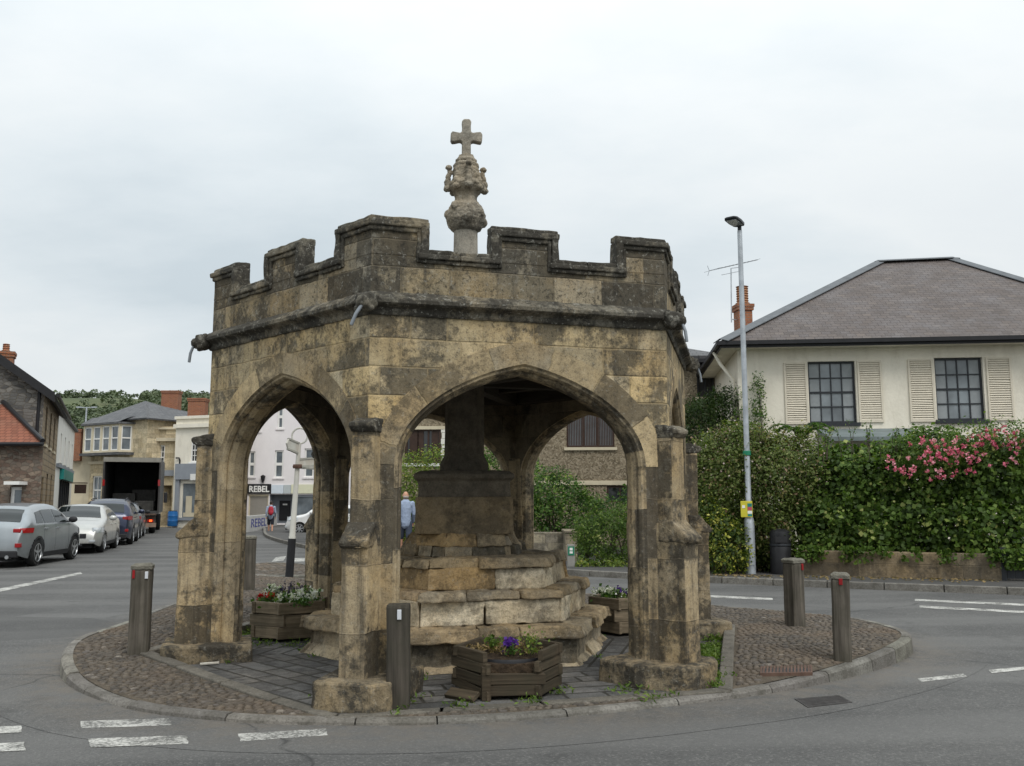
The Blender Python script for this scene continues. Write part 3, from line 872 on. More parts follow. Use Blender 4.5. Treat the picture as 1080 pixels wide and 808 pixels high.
# finger post island behind the cross
fp_px = [(250, 611), (330, 612), (338, 606), (318, 599), (275, 598), (255, 603)]
fpi = resample(smooth([gp(*p) for p in fp_px], 6), 0.25)
if sum(a.x * b_.y - b_.x * a.y for a, b_ in zip(fpi, fpi[1:] + fpi[:1])) < 0: fpi.reverse()
fpi = [Vector((p.x, p.y, 0)) for p in fpi]
fpin = ring_offset(fpi, 0.12)
kerb_ring('kerb', fpi, fpin, lambda x, y: 0.03, ROADZ, M['kerbstone'], 3)
b = MB(); b.face([(p.x, p.y, 0.012) for p in fpin]); o = b.build('cobble_bed', M['bed']); o['kind'] = 'structure'
fpt = [(p.x, p.y) for p in ring_offset(fpi, 0.15)]
cobble_field('cobbles', lambda x, y: inside((x, y), fpt), -8.5, -2.5, 16, 24, 0.17, 0.12, lambda x, y: 0.02, 0.0)

# paving inside the hexagon and its edging
b = MB()
for k in range(6):
    a, c = hexpav[k], hexpav[(k + 1) % 6]
    b.face([(CX, CY, 0.0), (a.x, a.y, a.z), (c.x, c.y, c.z)])
me_o = b.build('paving', M['paving']); me_o['kind'] = 'structure'
# courses follow the sides of the hexagon
lay = me_o.data.uv_layers[0]
for k, p in enumerate(me_o.data.polygons):
    t = (hexpav[(k + 1) % 6] - hexpav[k]).normalized(); n = Vector((t.y, -t.x, 0))
    for li in p.loop_indices:
        q = Vector(me_o.data.vertices[me_o.data.loops[li].vertex_index].co)
        lay.data[li].uv = (q.dot(t) + k * 7.3, q.dot(n))
b = MB()
for k in range(6):
    a, c = hexpav[k], hexpav[(k + 1) % 6]
    ao, co = hexpt(RPAV + 0.14, k, PZ[k]), hexpt(RPAV + 0.14, (k + 1) % 6, PZ[(k + 1) % 6])
    n = 4
    for q in range(n):
        f0, f1 = q / n + 0.004, (q + 1) / n - 0.004
        P = [a.lerp(c, f0), a.lerp(c, f1), ao.lerp(co, f1), ao.lerp(co, f0)]
        g = random.uniform(0.3, 0.45); b.cc = (g, g * 0.94, g * 0.84)
        top = [(p.x, p.y, zc(p.x, p.y) * 1.15 + 0.007 + p.z) for p in P]
        bot = [(p.x, p.y, -0.1) for p in P]
        b.hexa([bot[3], bot[2], bot[1], bot[0], top[3], top[2], top[1], top[0]])
o = b.build('paving_edging', M['kerbstone'], bevel=0.012); o['kind'] = 'structure'

# ------------------------------------------------------------------ road markings
marks = [
 [(84, 761), (178, 758), (181, 765.5), (86, 768.5)], [(93, 779.5), (197, 776), (199, 785), (95, 789)],
 [(250, 774.5), (343, 769), (346, 776), (254, 782.5)], [(-30, 767), (22, 766), (23, 773), (-30, 775)],
 [(-30, 786), (26, 783), (27, 792), (-30, 795)], [(-5, 622), (85, 603.5), (87, 605.5), (-5, 625.5)],
 [(746, 628), (815, 631), (815, 633.2), (746, 630.2)], [(965, 632), (1090, 637.5), (1090, 639.7), (965, 634)],
 [(970, 639), (1090, 645), (1090, 647.3), (970, 641.3)], [(968, 716), (1016, 711), (1020, 714.2), (972, 719.5)],
 [(1042, 707), (1085, 703), (1085, 706.5), (1046, 710.5)],
 [(291, 588), (302, 586.5), (299, 591.5), (286, 593)], [(284, 595), (297, 594), (294, 598.5), (279, 599.5)], 
 [(307, 595.5), (324, 595.5), (323, 599), (306, 599)], [(311, 589), (322, 588.5), (321, 592.5), (310, 592.5)]]
for mk in marks:
    P = [gp(*p) for p in mk]
    c = sum(P, Vector()) / 4
    sub = []
    for i in range(4):      # slightly ragged edges
        a_, b_ = P[i], P[(i + 1) % 4]; n = max(2, int((b_ - a_).length / 0.06)); n = min(n, 24)
        for k in range(n):
            q = a_.lerp(b_, k / n)
            q = q + (q - c).normalized() * random.uniform(-0.008, 0.006)
            sub.append((q.x, q.y, ROADZ + 0.004))
    b = MB(); b.face(sub)
    o = b.build('road_marking', M['roadpaint']); o['kind'] = 'structure'

# ------------------------------------------------------------------ pavements
PAVZ = 0.04
kline = [(34, 4.5), (20, 11.3), (9.2, 16.0), (3.97, 18.5), (0.95, 20.7), (-3.2, 25.0), (-6.8, 31.0), (-10.6, 40.0), (-13.5, 50.0), (-15.5, 57.5)]
ks = resample(smooth(kline, 8, False), 0.5, False)
def strip_kerb(P, side, zf=PAVZ, wdt=0.13):
    Q = []
    for i, p in enumerate(P):
        t = (P[min(i + 1, len(P) - 1)] - P[max(i - 1, 0)]).normalized()
        Q.append(p + Vector((-t.y, t.x, 0)) * side * wdt)
    b = MB(); i = 0
    while i < len(P) - 1:
        g = random.uniform(0.42, 0.58); b.cc = (g, g * 0.98, g * 0.94)
        j = min(i + 2, len(P) - 1)
        a0, a1, c0, c1 = P[i].lerp(P[j], 0.008), P[j].lerp(P[i], 0.008), Q[i].lerp(Q[j], 0.008), Q[j].lerp(Q[i], 0.008)
        L = [a0, a1, c1, c0] if side > 0 else [c0, c1, a1, a0]
        b.hexa([(p.x, p.y, ROADZ - 0.05) for p in L] + [(p.x, p.y, zf + 0.006) for p in L])
        i = j
    o = b.build('kerb', M['kerbstone'], bevel=0.012); o['kind'] = 'structure'
    return Q
kq = strip_kerb(ks, -1)
sheet('pavement', [(p.x, p.y) for p in kq] + [(-15.5, 75), (45, 75), (60, 4.5)], PAVZ, M['asphalt_pave'])
lline = [Vector((-16.2, 8, 0)), Vector((-16.0, 22, 0)), Vector((-16.3, 30, 0)), Vector((-19.0, 40, 0)), Vector((-24.2, 54, 0))]
ls_ = resample(lline, 0.5, False)
lq = strip_kerb(ls_, 1)
sheet('pavement', [(p.x, p.y) for p in lq] + [(-60, 54), (-60, 8)], PAVZ, M['asphalt_pave'])
# ------------------------------------------------------------------ the market cross
cross = thing('market_cross', 'weathered hexagonal stone market cross with pointed arches and battlements on the cobbled island', 'market cross', (CX, CY, 0))
RW = 2.705; LW = RW; TW = 0.31
ZTOP = 3.12
CORN = [hexpt(RW, k) for k in range(6)]
def face_frame(k):
    a, c = CORN[k], CORN[(k + 1) % 6]
    t = (c - a).normalized(); n = Vector((t.y, -t.x, 0))
    return (a + c) / 2, t, n
def fp(k, u, w, z):
    m, t, n = face_frame(k)
    return m + t * u - n * w + Vector((0, 0, z))
HS, ZS, ZA = 1.045, 1.85, 2.65
NB = 18
def arch_curve(o):
    h = HS + o; za = ZA + o * 1.0
    p = []
    for z in (0.10, 0.45, 0.8, 1.15, 1.5, 1.75, ZS): p.append((-h, z))
    P0, P1, P2, P3 = (h, ZS), (h, ZS + 0.483 * (za - ZS)), (0.526 * h, za - 0.135 * (za - ZS)), (0.0, za)
    half = []
    for i in range(1, NB + 1):
        t = i / NB; s = 1 - t
        half.append(tuple(s ** 3 * P0[q] + 3 * s * s * t * P1[q] + 3 * s * t * t * P2[q] + t ** 3 * P3[q] for q in (0, 1)))
    p += [(-x, z) for x, z in half]
    p += [(x, z) for x, z in half[-2::-1]]
    p += [(-x, z) for x, z in p[6::-1]]
    return p
NJ = 7
def build_face(k):
    root = cross
    b = MB()     # pier flats + spandrel
    PR = [(0.085, 0.0), (0.068, 0.022), (0.05, 0.026), (0.036, 0.05), (0.032, 0.072), (0.044, 0.09), (0.016, 0.105), (0.0, 0.135), (0.0, 0.24), (0.03, 0.275), (0.045, 0.28), (0.045, TW)]
    curves = [arch_curve(o) for o, w_ in PR]
    n = len(curves[0])
    arc = [0.0]
    for i in range(1, n):
        arc.append(arc[-1] + math.dist(curves[0][i], curves[0][i - 1]))
    # moulded jambs and arch
    mb = MB()
    for j in range(len(PR) - 1):
        w0, w1 = PR[j][1], PR[j + 1][1]
        s0 = sum(math.dist(PR[q], PR[q + 1]) for q in range(j)); s1 = s0 + math.dist(PR[j], PR[j + 1])
        for i in range(n - 1):
            A, B_ = curves[j], curves[j + 1]
            mid = n // 2
            mb.face([fp(k, *A[i][:1], w0, A[i][1]), fp(k, A[i + 1][0], w0, A[i + 1][1]), fp(k, B_[i + 1][0], w1, B_[i + 1][1]), fp(k, B_[i][0], w1, B_[i][1])],
                    [(s0 + k * 3, arc[i]), (s0 + k * 3, arc[i + 1]), (s1 + k * 3, arc[i + 1]), (s1 + k * 3, arc[i])])
    mb.build('arch_moulding', M['pier'], root, smooth=R(32))
    C = curves[0]
    H2 = LW / 2
    # jamb flats
    for side in (0, 1):
        pf = MB()
        for i in range(NJ - 1):
            sgn, ia, ib = ((-1, i, i + 1), (1, n - 1 - i, n - 2 - i))[side]
            pf.face([fp(k, C[ia][0], 0, C[ia][1]), fp(k, C[ib][0], 0, C[ib][1]), fp(k, sgn * H2, 0, C[ib][1]), fp(k, sgn * H2, 0, C[ia][1])])
        pf.build('pier_face', M['pier'], root)
    # voussoir band
    vb = MB(); outer = []
    for i in range(NJ - 1, n - NJ + 1):
        tt = 1 - abs((i - n // 2) / (n // 2 - NJ + 1))
        x, z = C[i]
        x0, z0 = C[i - 1]; x1, z1 = C[i + 1]
        dx, dz = x1 - x0, z1 - z0; l = math.hypot(dx, dz)
        nx, nz = -dz / l, dx / l
        wd = 0.165 + 0.03 * min(1, tt * 1.6)
        if i == n // 2: nx, nz = 0.0, 1.0
        if i == NJ - 1 or i == n - NJ: nx, nz = (-1 if i == NJ - 1 else 1), 0.0
        outer.append((max(-H2, min(H2, x + nx * wd)), z + nz * wd))
    for q in range(len(outer) - 1):
        i = NJ - 1 + q
        vb.face([fp(k, C[i][0], -0.0, C[i][1]), fp(k, C[i + 1][0], -0.0, C[i + 1][1]), fp(k, outer[q + 1][0], -0.009, outer[q + 1][1]), fp(k, outer[q][0], -0.009, outer[q][1])],
                [(arc[i] + k * 9, 0.1), (arc[i + 1] + k * 9, 0.1), (arc[i + 1] + k * 9, 0.4), (arc[i] + k * 9, 0.4)])
        # tiny side so the band stands proud
        vb.face([fp(k, outer[q][0], -0.009, outer[q][1]), fp(k, outer[q + 1][0], -0.009, outer[q + 1][1]), fp(k, outer[q + 1][0], 0.01, outer[q + 1][1] + 0.001), fp(k, outer[q][0], 0.01, outer[q][1] + 0.001)])
    vb.build('voussoir_band', M['arch'], root)
    # spandrel wall
    rect = []
    for (x, z) in outer:
        dx, dz = x, z - ZS + 0.02
        tt = min(H2 / abs(dx) if abs(dx) > 1e-6 else 1e9, (ZTOP - ZS + 0.02) / dz if dz > 1e-6 else 1e9)
        rect.append([dx * tt, ZS - 0.02 + dz * tt])
    for sx in (-1, 1):
        j = min(range(len(rect)), key=lambda q: math.dist(rect[q], (sx * H2, ZTOP)))
        rect[j] = [sx * H2, ZTOP]
    rect[0] = [-H2, outer[0][1]]; rect[-1] = [H2, outer[-1][1]]
    for q in range(len(outer) - 1):
        b.face([fp(k, outer[q][0], 0, outer[q][1]), fp(k, outer[q + 1][0], 0, outer[q + 1][1]), fp(k, rect[q + 1][0], 0, rect[q + 1][1]), fp(k, rect[q][0], 0, rect[q][1])])
    b.build('wall', M['ashlar'], root)
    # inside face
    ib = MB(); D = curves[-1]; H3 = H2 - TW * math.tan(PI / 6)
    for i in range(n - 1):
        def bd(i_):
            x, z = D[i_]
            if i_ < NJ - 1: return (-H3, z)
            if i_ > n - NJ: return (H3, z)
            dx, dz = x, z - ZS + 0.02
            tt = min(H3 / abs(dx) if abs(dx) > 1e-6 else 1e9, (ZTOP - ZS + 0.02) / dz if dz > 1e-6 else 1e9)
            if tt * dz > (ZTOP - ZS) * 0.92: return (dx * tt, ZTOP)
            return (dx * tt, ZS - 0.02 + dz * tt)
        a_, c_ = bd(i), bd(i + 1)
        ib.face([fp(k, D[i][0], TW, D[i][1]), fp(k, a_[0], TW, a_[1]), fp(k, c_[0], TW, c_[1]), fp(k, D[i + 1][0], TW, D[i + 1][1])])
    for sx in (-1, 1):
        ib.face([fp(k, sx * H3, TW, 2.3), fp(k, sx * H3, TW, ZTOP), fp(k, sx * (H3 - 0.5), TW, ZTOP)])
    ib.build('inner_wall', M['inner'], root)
for k in range(6): build_face(k)

def rad(k):
    a = ROT + k * PI / 3
    return Vector((math.cos(a), math.sin(a), 0)), Vector((-math.sin(a), math.cos(a), 0))
def rprof(b, k, prof, hw):
    e, s = rad(k)
    pts = [Vector((CX, CY, 0)) + e * r + Vector((0, 0, z)) - s * hw for r, z in prof]
    b.ext(pts, s * (2 * hw))
for k in range(6):
    b = MB()
    jt = random.uniform(-0.01, 0.01)
    rprof(b, k, [(2.3, 0.12), (2.93 + jt, 0.12), (2.93 + jt, 1.19), (2.70, 1.36), (2.3, 1.36)], 0.112)
    rprof(b, k, [(2.3, 1.3), (2.805, 1.3), (2.805, 2.12), (2.3, 2.12)], 0.098)
    bt = b.build('buttress', M['pier'], cross, bevel=0.018, subd=3, disp=0.03, dscale=0.25)
    b = MB()
    rprof(b, k, [(2.66, 1.19), (2.945, 1.175), (2.968, 1.195), (2.966, 1.23), (2.80, 1.38), (2.66, 1.38)], 0.118)
    b.build('weathering', M['plinth'], bt, bevel=0.016, subd=3, disp=0.035, dscale=0.12)
    b = MB()
    rprof(b, k, [(2.5, 2.105), (2.81, 2.105), (2.83, 2.125), (2.855, 2.145), (2.855, 2.18), (2.72, 2.225), (2.5, 2.23)], 0.106)
    b.build('capital', M['coping'], bt, bevel=0.012, subd=3, disp=0.035, dscale=0.1)
    b = MB()
    e, s = rad(k); c = Vector((CX, CY, 0))
    wl, wr = (0.28, 0.33) if k == 0 else (random.uniform(0.33, 0.4), random.uniform(0.33, 0.4))
    r1 = random.uniform(3.03, 3.1)
    P = [(2.2, -wl), (r1 - 0.05, -wl - 0.01), (r1, -wl + 0.05), (r1 + 0.01, wr - 0.10), (r1 - 0.09, wr), (2.2, wr + 0.01)]
    if k == 1: P = [(2.2, -wl), (2.62, -wl - 0.04), (r1 - 0.06, -wl * 0.75), (r1, -wl * 0.5), (r1 - 0.02, wr * 0.45), (r1 - 0.16, wr - 0.02), (2.2, wr)]
    poly = [c + e * r + s * q for r, q in P]
    b.prism([(p.x, p.y) for p in poly], -0.05, random.uniform(0.155, 0.19))
    b.build('plinth', M['plinth'], cross, bevel=0.022, subd=4, disp=0.05, dscale=0.22)

def hexring(b, prof, seg=22, closed=False):
    """prof: (outset from wall face, z); sweeps round the hexagon"""
    ap = RW * math.cos(PI / 6); np_ = len(prof); vs = []
    for k in range(6):
        for q in range(seg):
            f = q / seg
            for o, z in prof:
                rr = (ap + o) / math.cos(PI / 6)
                p = hexpt(rr, k).lerp(hexpt(rr, (k + 1) % 6), f)
                vs.append((p.x, p.y, z))
    T = 6 * seg; fs = []
    for i in range(T):
        for j in range(np_ - (0 if closed else 1)):
            j2 = (j + 1) % np_; i2 = (i + 1) % T
            fs.append((i * np_ + j, i2 * np_ + j, i2 * np_ + j2, i * np_ + j2))
    b.mesh(vs, fs)
b = MB()
hexring(b, [(-0.05, 3.095), (0.016, 3.10), (0.026, 3.115), (0.024, 3.14), (0.03, 3.155), (0.055, 3.172), (0.088, 3.182), (0.10, 3.192), (0.102, 3.222), (0.09, 3.236), (0.03, 3.285), (0.002, 3.302), (-0.06, 3.315)], 40)
b.build('string_course', M['coping'], cross, smooth=R(24), subd=1, disp=0.018, dscale=0.08)

# parapet: base ring, merlons with copings, returned mouldings
T30 = math.tan(PI / 6)
def fbox(b, k, u0, u1, w0, w1, z0, z1, m0=False, m1=False, zs0=0, seg=1):
    """box on face k; m0/m1: mitre at the corner ends"""
    H2 = LW / 2
    def ue(u, w, m): return (-(H2 - w * T30) if m == 'a' else (H2 - w * T30)) if m else u
    a = 'a' if m0 else None; c = 'c' if m1 else None
    for s in range(seg):
        f0, f1 = s / seg, (s + 1) / seg
        def uu(w, f):
            x0, x1 = ue(u0, w, a), ue(u1, w, c)
            return x0 + (x1 - x0) * f
        P = []
        for z in (z0, z1):
            P += [fp(k, uu(w0, f0), w0, z), fp(k, uu(w0, f1), w0, z), fp(k, uu(w1, f1), w1, z + (zs0 if z == z1 else 0)), fp(k, uu(w1, f0), w1, z + (zs0 if z == z1 else 0))]
        b.hexa(P)
PT = 0.13
ZCR, ZME = 3.62, 3.90
MW, CW = 0.30, 0.475
base = MB()
hexring(base, [(0.0, 3.28), (0.0, ZCR), (-PT, ZCR), (-PT, 3.28)], 10, True)
base.build('parapet', M['parapet'], cross)
MER = dict(bevel=0.012, subd=2, disp=0.015, dscale=0.2)
COP = dict(bevel=0.012, subd=3, disp=0.03, dscale=0.14)
JZ = [random.uniform(-0.012, 0.012) for _ in range(6)]
H2 = LW / 2
def merlon_half(mer, cop, k, u0, u1, m0, m1, dz):
    fbox(mer, k, u0, u1, 0.0, PT, ZCR - 0.001, ZME + dz, m0, m1)
    e0, e1 = (0 if m0 else 0.012), (0 if m1 else 0.012)
    fbox(cop, k, u0 - e0, u1 + e1, -0.012, PT + 0.004, ZME + dz + 0.012, ZME + dz + 0.062, m0, m1, 0.012)
    fbox(cop, k, u0 - e0 * 1.3, u1 + e1 * 1.3, -0.045, PT * 0.6, ZME + dz - 0.03, ZME + dz + 0.025, m0, m1)
    fbox(cop, k, u0, u1, -0.024, PT * 0.5, ZME + dz - 0.07, ZME + dz - 0.025, m0, m1)
    for (ok, us, d) in ((not m0, u0, 1), (not m1, u1, -1)):     # returned mouldings down the sides
        if ok:
            a, c = sorted((us - d * 0.012, us + d * 0.055)); fbox(cop, k, a, c, -0.043, PT + 0.002, ZCR - 0.015, ZME + dz + 0.014)
            a, c = sorted((us + d * 0.05, us + d * 0.09)); fbox(cop, k, a, c, -0.022, PT * 0.3, ZCR - 0.05, ZME + dz - 0.05)
for k in range(6):
    mer = MB(); cop = MB()
    merlon_half(mer, cop, k, -MW, MW, False, False, JZ[k])
    mo = mer.build('merlon', M['parapet'], cross, **MER); cop.build('coping', M['coping'], mo, **COP)
    mer = MB(); cop = MB()
    merlon_half(mer, cop, k, -H2, -H2 + CW, True, False, 0)
    merlon_half(mer, cop, (k - 1) % 6, H2 - CW, H2, False, True, 0)
    mo = mer.build('merlon', M['parapet'], cross, weld=True, **MER); cop.build('coping', M['coping'], mo, weld=True, **COP)
    for (u0, u1) in ((-H2 + CW, -MW), (MW, H2 - CW)):
        cop = MB()
        fbox(cop, k, u0, u1, -0.02, PT + 0.004, ZCR + 0.012, ZCR + 0.07, seg=2)
        fbox(cop, k, u0 - 0.075, u1 + 0.075, -0.05, PT * 0.5, ZCR - 0.02, ZCR + 0.028, seg=2)
        fbox(cop, k, u0 - 0.055, u1 + 0.055, -0.028, PT * 0.4, ZCR - 0.055, ZCR - 0.015, seg=2)
        cop.build('crenel_coping', M['coping'], cross, **COP)

# gargoyles with lead spouts
for k in range(6):
    e, s = rad(k); c = hexpt(RW + 0.06, k, 3.185)
    g = MB()
    g.ball(c + e * 0.02, 0.10, 0.10, 0.085, 14, 10)
    g.ball(c + e * 0.095 + Vector((0, 0, -0.015)), 0.06, 0.06, 0.055, 12, 8)
    for q in (-1, 1):
        g.ball(c + e * 0.085 + s * (0.045 * q) + Vector((0, 0, 0.045)), 0.025, 0.025, 0.025, 8, 6)
        g.ball(c + s * (0.075 * q) + e * 0.01 + Vector((0, 0, 0.05)), 0.035, 0.035, 0.04, 8, 6)
        g.ball(c + s * (0.06 * q) + e * 0.06 + Vector((0, 0, -0.06)), 0.035, 0.035, 0.03, 8, 6)
    go = g.build('gargoyle', M['coping'], cross, smooth=3.14, remesh=0.014, disp=0.03, dscale=0.06)
    p = MB(); bend = -0.07 if k == 0 else random.uniform(-0.02, 0.02)
    tip = c + e * 0.16 + s * bend + Vector((0, 0, -0.215))
    p.tube([c + e * 0.07 + Vector((0, 0, -0.02)), c + e * 0.125 + Vector((0, 0, -0.05)), c + e * 0.15 + s * bend * 0.5 + Vector((0, 0, -0.12)), tip], [0.015] * 4, 10)
    p.build('spout', M['lead'], go, smooth=R(40))

# roof and ceiling
b = MB()
b.lathe([(2.35, 3.29), (2.35, 3.33), (0.2, 3.62)], 6, (CX, CY, 0), ph=ROT)
b.build('roof', M['greyslate'], cross)
b = MB()
b.lathe([(2.22, 2.98), (2.22, 3.1)], 6, (CX, CY, 0), ph=ROT)
b.build('ceiling', M['beam'], cross)
b = MB()
for k in range(6):
    e, s = rad(k)
    b.obox(Vector((CX, CY, 2.90)) + e * 1.1, e, s, (0, 0, 1), 1.08, 0.075, 0.085)
    m, t, n = face_frame(k)
    b.obox(Vector((CX, CY, 2.93)) - (-n) * 1.15 , t, n, (0, 0, 1), 0.66, 0.05, 0.05)
    b.obox(m - n * (TW + 0.06) + Vector((0, 0, 2.91)), t, n, (0, 0, 1), 1.05, 0.07, 0.075)
b.build('roof_beams', M['beam'], cross, bevel=0.01)

# calvary steps: courses of individual blocks
tints = [(0.5, 0.47, 0.42), (0.56, 0.46, 0.33), (0.44, 0.42, 0.4), (0.62, 0.5, 0.34), (0.5, 0.44, 0.36), (0.4, 0.37, 0.33), (0.66, 0.62, 0.55), (0.85, 0.83, 0.77)]
def course(b, r0, r1, z0, z1, nmin, nmax, jr=0.02, jz=0.012, slope=0.0, gap=0.008, tin=None, skirt=0.0):
    gap = min(gap, 0.004)
    cuts = []
    for k in range(6):
        n = random.randint(nmin, nmax)
        c = [(q + (random.uniform(-0.18, 0.18) if 0 < q < n else 0)) / n for q in range(n)]
        # corner stones turn the corner: shift the cut off the corner
        cuts += [(k, f if f > 0 else 0.0) for f in c]
    for i in range(len(cuts)):
        k, f0 = cuts[i]; k1, f1 = cuts[(i + 1) % len(cuts)]
        if k1 != k: f1 = 1.0
        g = gap / r1
        jo = random.uniform(-jr, jr); jt = random.uniform(-jz, jz)
        b.cc = random.choice(tin or tints[:7])
        v = random.uniform(0.85, 1.15); b.cc = tuple(x * v for x in b.cc)
        def pt(r, f, z):
            p = hexpt(r, k).lerp(hexpt(r, (k + 1) % 6), f); return (p.x, p.y, z)
        a0, a1 = f0 + g, f1 - g
        ro = r1 + jo
        b.hexa([pt(ro + slope + skirt, a0, z0), pt(ro + slope + skirt, a1, z0), pt(r0, a1, z0), pt(r0, a0, z0), pt(ro - slope, a0, z1 + jt - slope * 0.3), pt(ro - slope, a1, z1 + jt - slope * 0.3), pt(r0, a1, z1 + jt), pt(r0, a0, z1 + jt)])
ruff = dict(bevel=0.016, subd=4, disp=0.06, dscale=0.17)
GY, BR, OC, PA, WH, DK = (0.5, 0.48, 0.44), (0.5, 0.45, 0.37), (0.6, 0.475, 0.31), (0.72, 0.68, 0.6), (0.98, 0.97, 0.92), (0.24, 0.235, 0.22)
b = MB(); course(b, 0.5, 1.60, -0.02, 0.265, 1, 2, 0.035, 0.0, tin=[DK, DK, GY, BR]); course(b, 1.3, 1.66, -0.03, 0.10, 2, 3, 0.05, 0.03, 0.06, tin=[BR, GY, PA])
course(b, 0.6, 1.70, 0.25, 0.375, 2, 3, 0.03, 0.012, 0.014, tin=[BR, GY, BR, (0.55, 0.48, 0.38)])
b.build('lower_step', M['step'], cross, **ruff)
b = MB(); course(b, 0.5, 1.42, 0.365, 0.605, 2, 3, 0.03, 0.0, 0.0, tin=[WH, WH, PA, BR, PA, WH])
course(b, 0.5, 1.44, 0.60, 0.69, 2, 3, 0.05, 0.014, 0.014, tin=[BR, GY, BR, (0.56, 0.47, 0.36)])
b.build('middle_step', M['step'], cross, **ruff)
b = MB(); course(b, 0.3, 1.17, 0.68, 0.895, 2, 3, 0.04, 0.0, 0.012, tin=[PA, OC, PA, OC, WH, WH])
course(b, 0.3, 1.17, 0.89, 0.985, 2, 3, 0.06, 0.02, 0.02, tin=[BR, BR, GY, OC])
course(b, 0.3, 0.69, 0.965, 1.09, 2, 3, 0.05, 0.02, 0.02, tin=[BR, OC, GY, DK])
course(b, 0.3, 0.62, 1.08, 1.22, 1, 2, 0.04, 0.03, 0.03, tin=[BR, OC, GY, DK])
b.build('upper_step', M['step'], cross, **ruff)
def chsq(h, ch, z, rz=0.06):
    out = []
    for x, y in ((-h + ch, -h), (h - ch, -h), (h, -h + ch), (h, h - ch), (h - ch, h), (-h + ch, h), (-h, h - ch), (-h, -h + ch)):
        out.append((CX + x * math.cos(rz) - y * math.sin(rz), CY + x * math.sin(rz) + y * math.cos(rz), z))
    return out
def stack(b, secs):
    vs = [p for h, ch, z in secs for p in chsq(h, ch, z)]; n = len(secs)
    b.mesh(vs, [(i * 8 + k, i * 8 + (k + 1) % 8, (i + 1) * 8 + (k + 1) % 8, (i + 1) * 8 + k) for i in range(n - 1) for k in range(8)] + [tuple(range((n - 1) * 8, n * 8)), (7, 6, 5, 4, 3, 2, 1, 0)])
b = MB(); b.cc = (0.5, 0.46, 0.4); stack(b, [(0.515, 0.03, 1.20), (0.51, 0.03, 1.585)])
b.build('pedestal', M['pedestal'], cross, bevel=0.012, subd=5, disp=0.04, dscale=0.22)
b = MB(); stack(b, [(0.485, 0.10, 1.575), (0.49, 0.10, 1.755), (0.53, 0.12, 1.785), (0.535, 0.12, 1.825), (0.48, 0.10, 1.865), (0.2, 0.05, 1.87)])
b.build('socket_stone', M['shaded'], cross, bevel=0.012, subd=4, disp=0.03, dscale=0.15)
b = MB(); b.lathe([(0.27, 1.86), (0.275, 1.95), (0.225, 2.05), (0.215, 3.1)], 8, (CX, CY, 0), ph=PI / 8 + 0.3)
b.build('shaft', M['shaded'], cross, bevel=0.008, subd=2, disp=0.012, dscale=0.2)
# finial above the roof
b = MB(); b.lathe([(0.15, 3.1), (0.145, 3.9), (0.135, 4.64)], 16, (CX, CY, 0))
b.build('upper_shaft', M['shaft'], cross, smooth=R(40))
b = MB(); c = Vector((CX, CY, 0))
b.lathe([(0.11, 4.58), (0.18, 4.63), (0.225, 4.72), (0.225, 4.80), (0.19, 4.89), (0.135, 4.95), (0.125, 5.0), (0.14, 5.04), (0.19, 5.09), (0.215, 5.14), (0.2, 5.17), (0.155, 5.2), (0.155, 5.33), (0.14, 5.36)], 16, c)
for q in range(8):
    a = q * PI / 4 + 0.2; d = Vector((math.cos(a), math.sin(a), 0))
    r_ = 0.235 if q % 2 == 0 else 0.2
    b.ball(c + d * (r_ - 0.02) + Vector((0, 0, 5.10)), 0.05, 0.05, 0.04, 8, 6)
    b.ball(c + d * r_ * 0.92 + Vector((0, 0, 5.17)), 0.04, 0.04, 0.05, 8, 6)
    b.ball(c + d * r_ * 0.88 + Vector((0, 0, 5.23)), 0.032, 0.032, 0.05, 8, 6)
    if q % 2 == 0:
        b.ball(c + d * r_ * 0.82 + Vector((0, 0, 5.29)), 0.028, 0.028, 0.05, 8, 6)
        b.ball(c + d * r_ * 0.86 + Vector((0, 0, 5.35)), 0.043, 0.043, 0.032, 8, 6)
    b.ball(c + d * 0.2 + Vector((0, 0, 4.72 + 0.07 * (q % 3))), 0.055, 0.055, 0.06, 8, 6)
for (r_, z) in ((0.15, 5.38), (0.125, 5.44)):
    b.lathe([(r_ - 0.03, z - 0.035), (r_, z - 0.01), (r_, z + 0.012), (r_ - 0.03, z + 0.035)], 14, c)
b.lathe([(0.13, 5.3), (0.10, 5.47), (0.085, 5.51)], 14, c)
b.build('finial', M['finial'], cross, smooth=3.14, remesh=0.009, disp=0.022, dscale=0.025)
b = MB()
tx = Vector((math.cos(0.1), math.sin(0.1), 0)); ty = Vector((-tx.y, tx.x, 0))
prof = [(-0.052, 5.48), (-0.05, 5.66), (-0.075, 5.675), (-0.13, 5.66), (-0.17, 5.655), (-0.185, 5.685), (-0.182, 5.755), (-0.165, 5.785), (-0.12, 5.778), (-0.07, 5.77), (-0.052, 5.79), (-0.05, 5.86), (-0.056, 5.91), (-0.03, 5.94),
        (0.035, 5.94), (0.056, 5.91), (0.05, 5.86), (0.052, 5.79), (0.07, 5.775), (0.12, 5.785), (0.165, 5.79), (0.185, 5.76), (0.182, 5.69), (0.17, 5.66), (0.13, 5.665), (0.075, 5.675), (0.05, 5.66), (0.052, 5.48)]
b.ext([c + tx * x + Vector((0, 0, z)) - ty * 0.05 for x, z in prof], ty * 0.10)
b.build('cross', M['shaft'], cross, bevel=0.02, smooth=R(40))
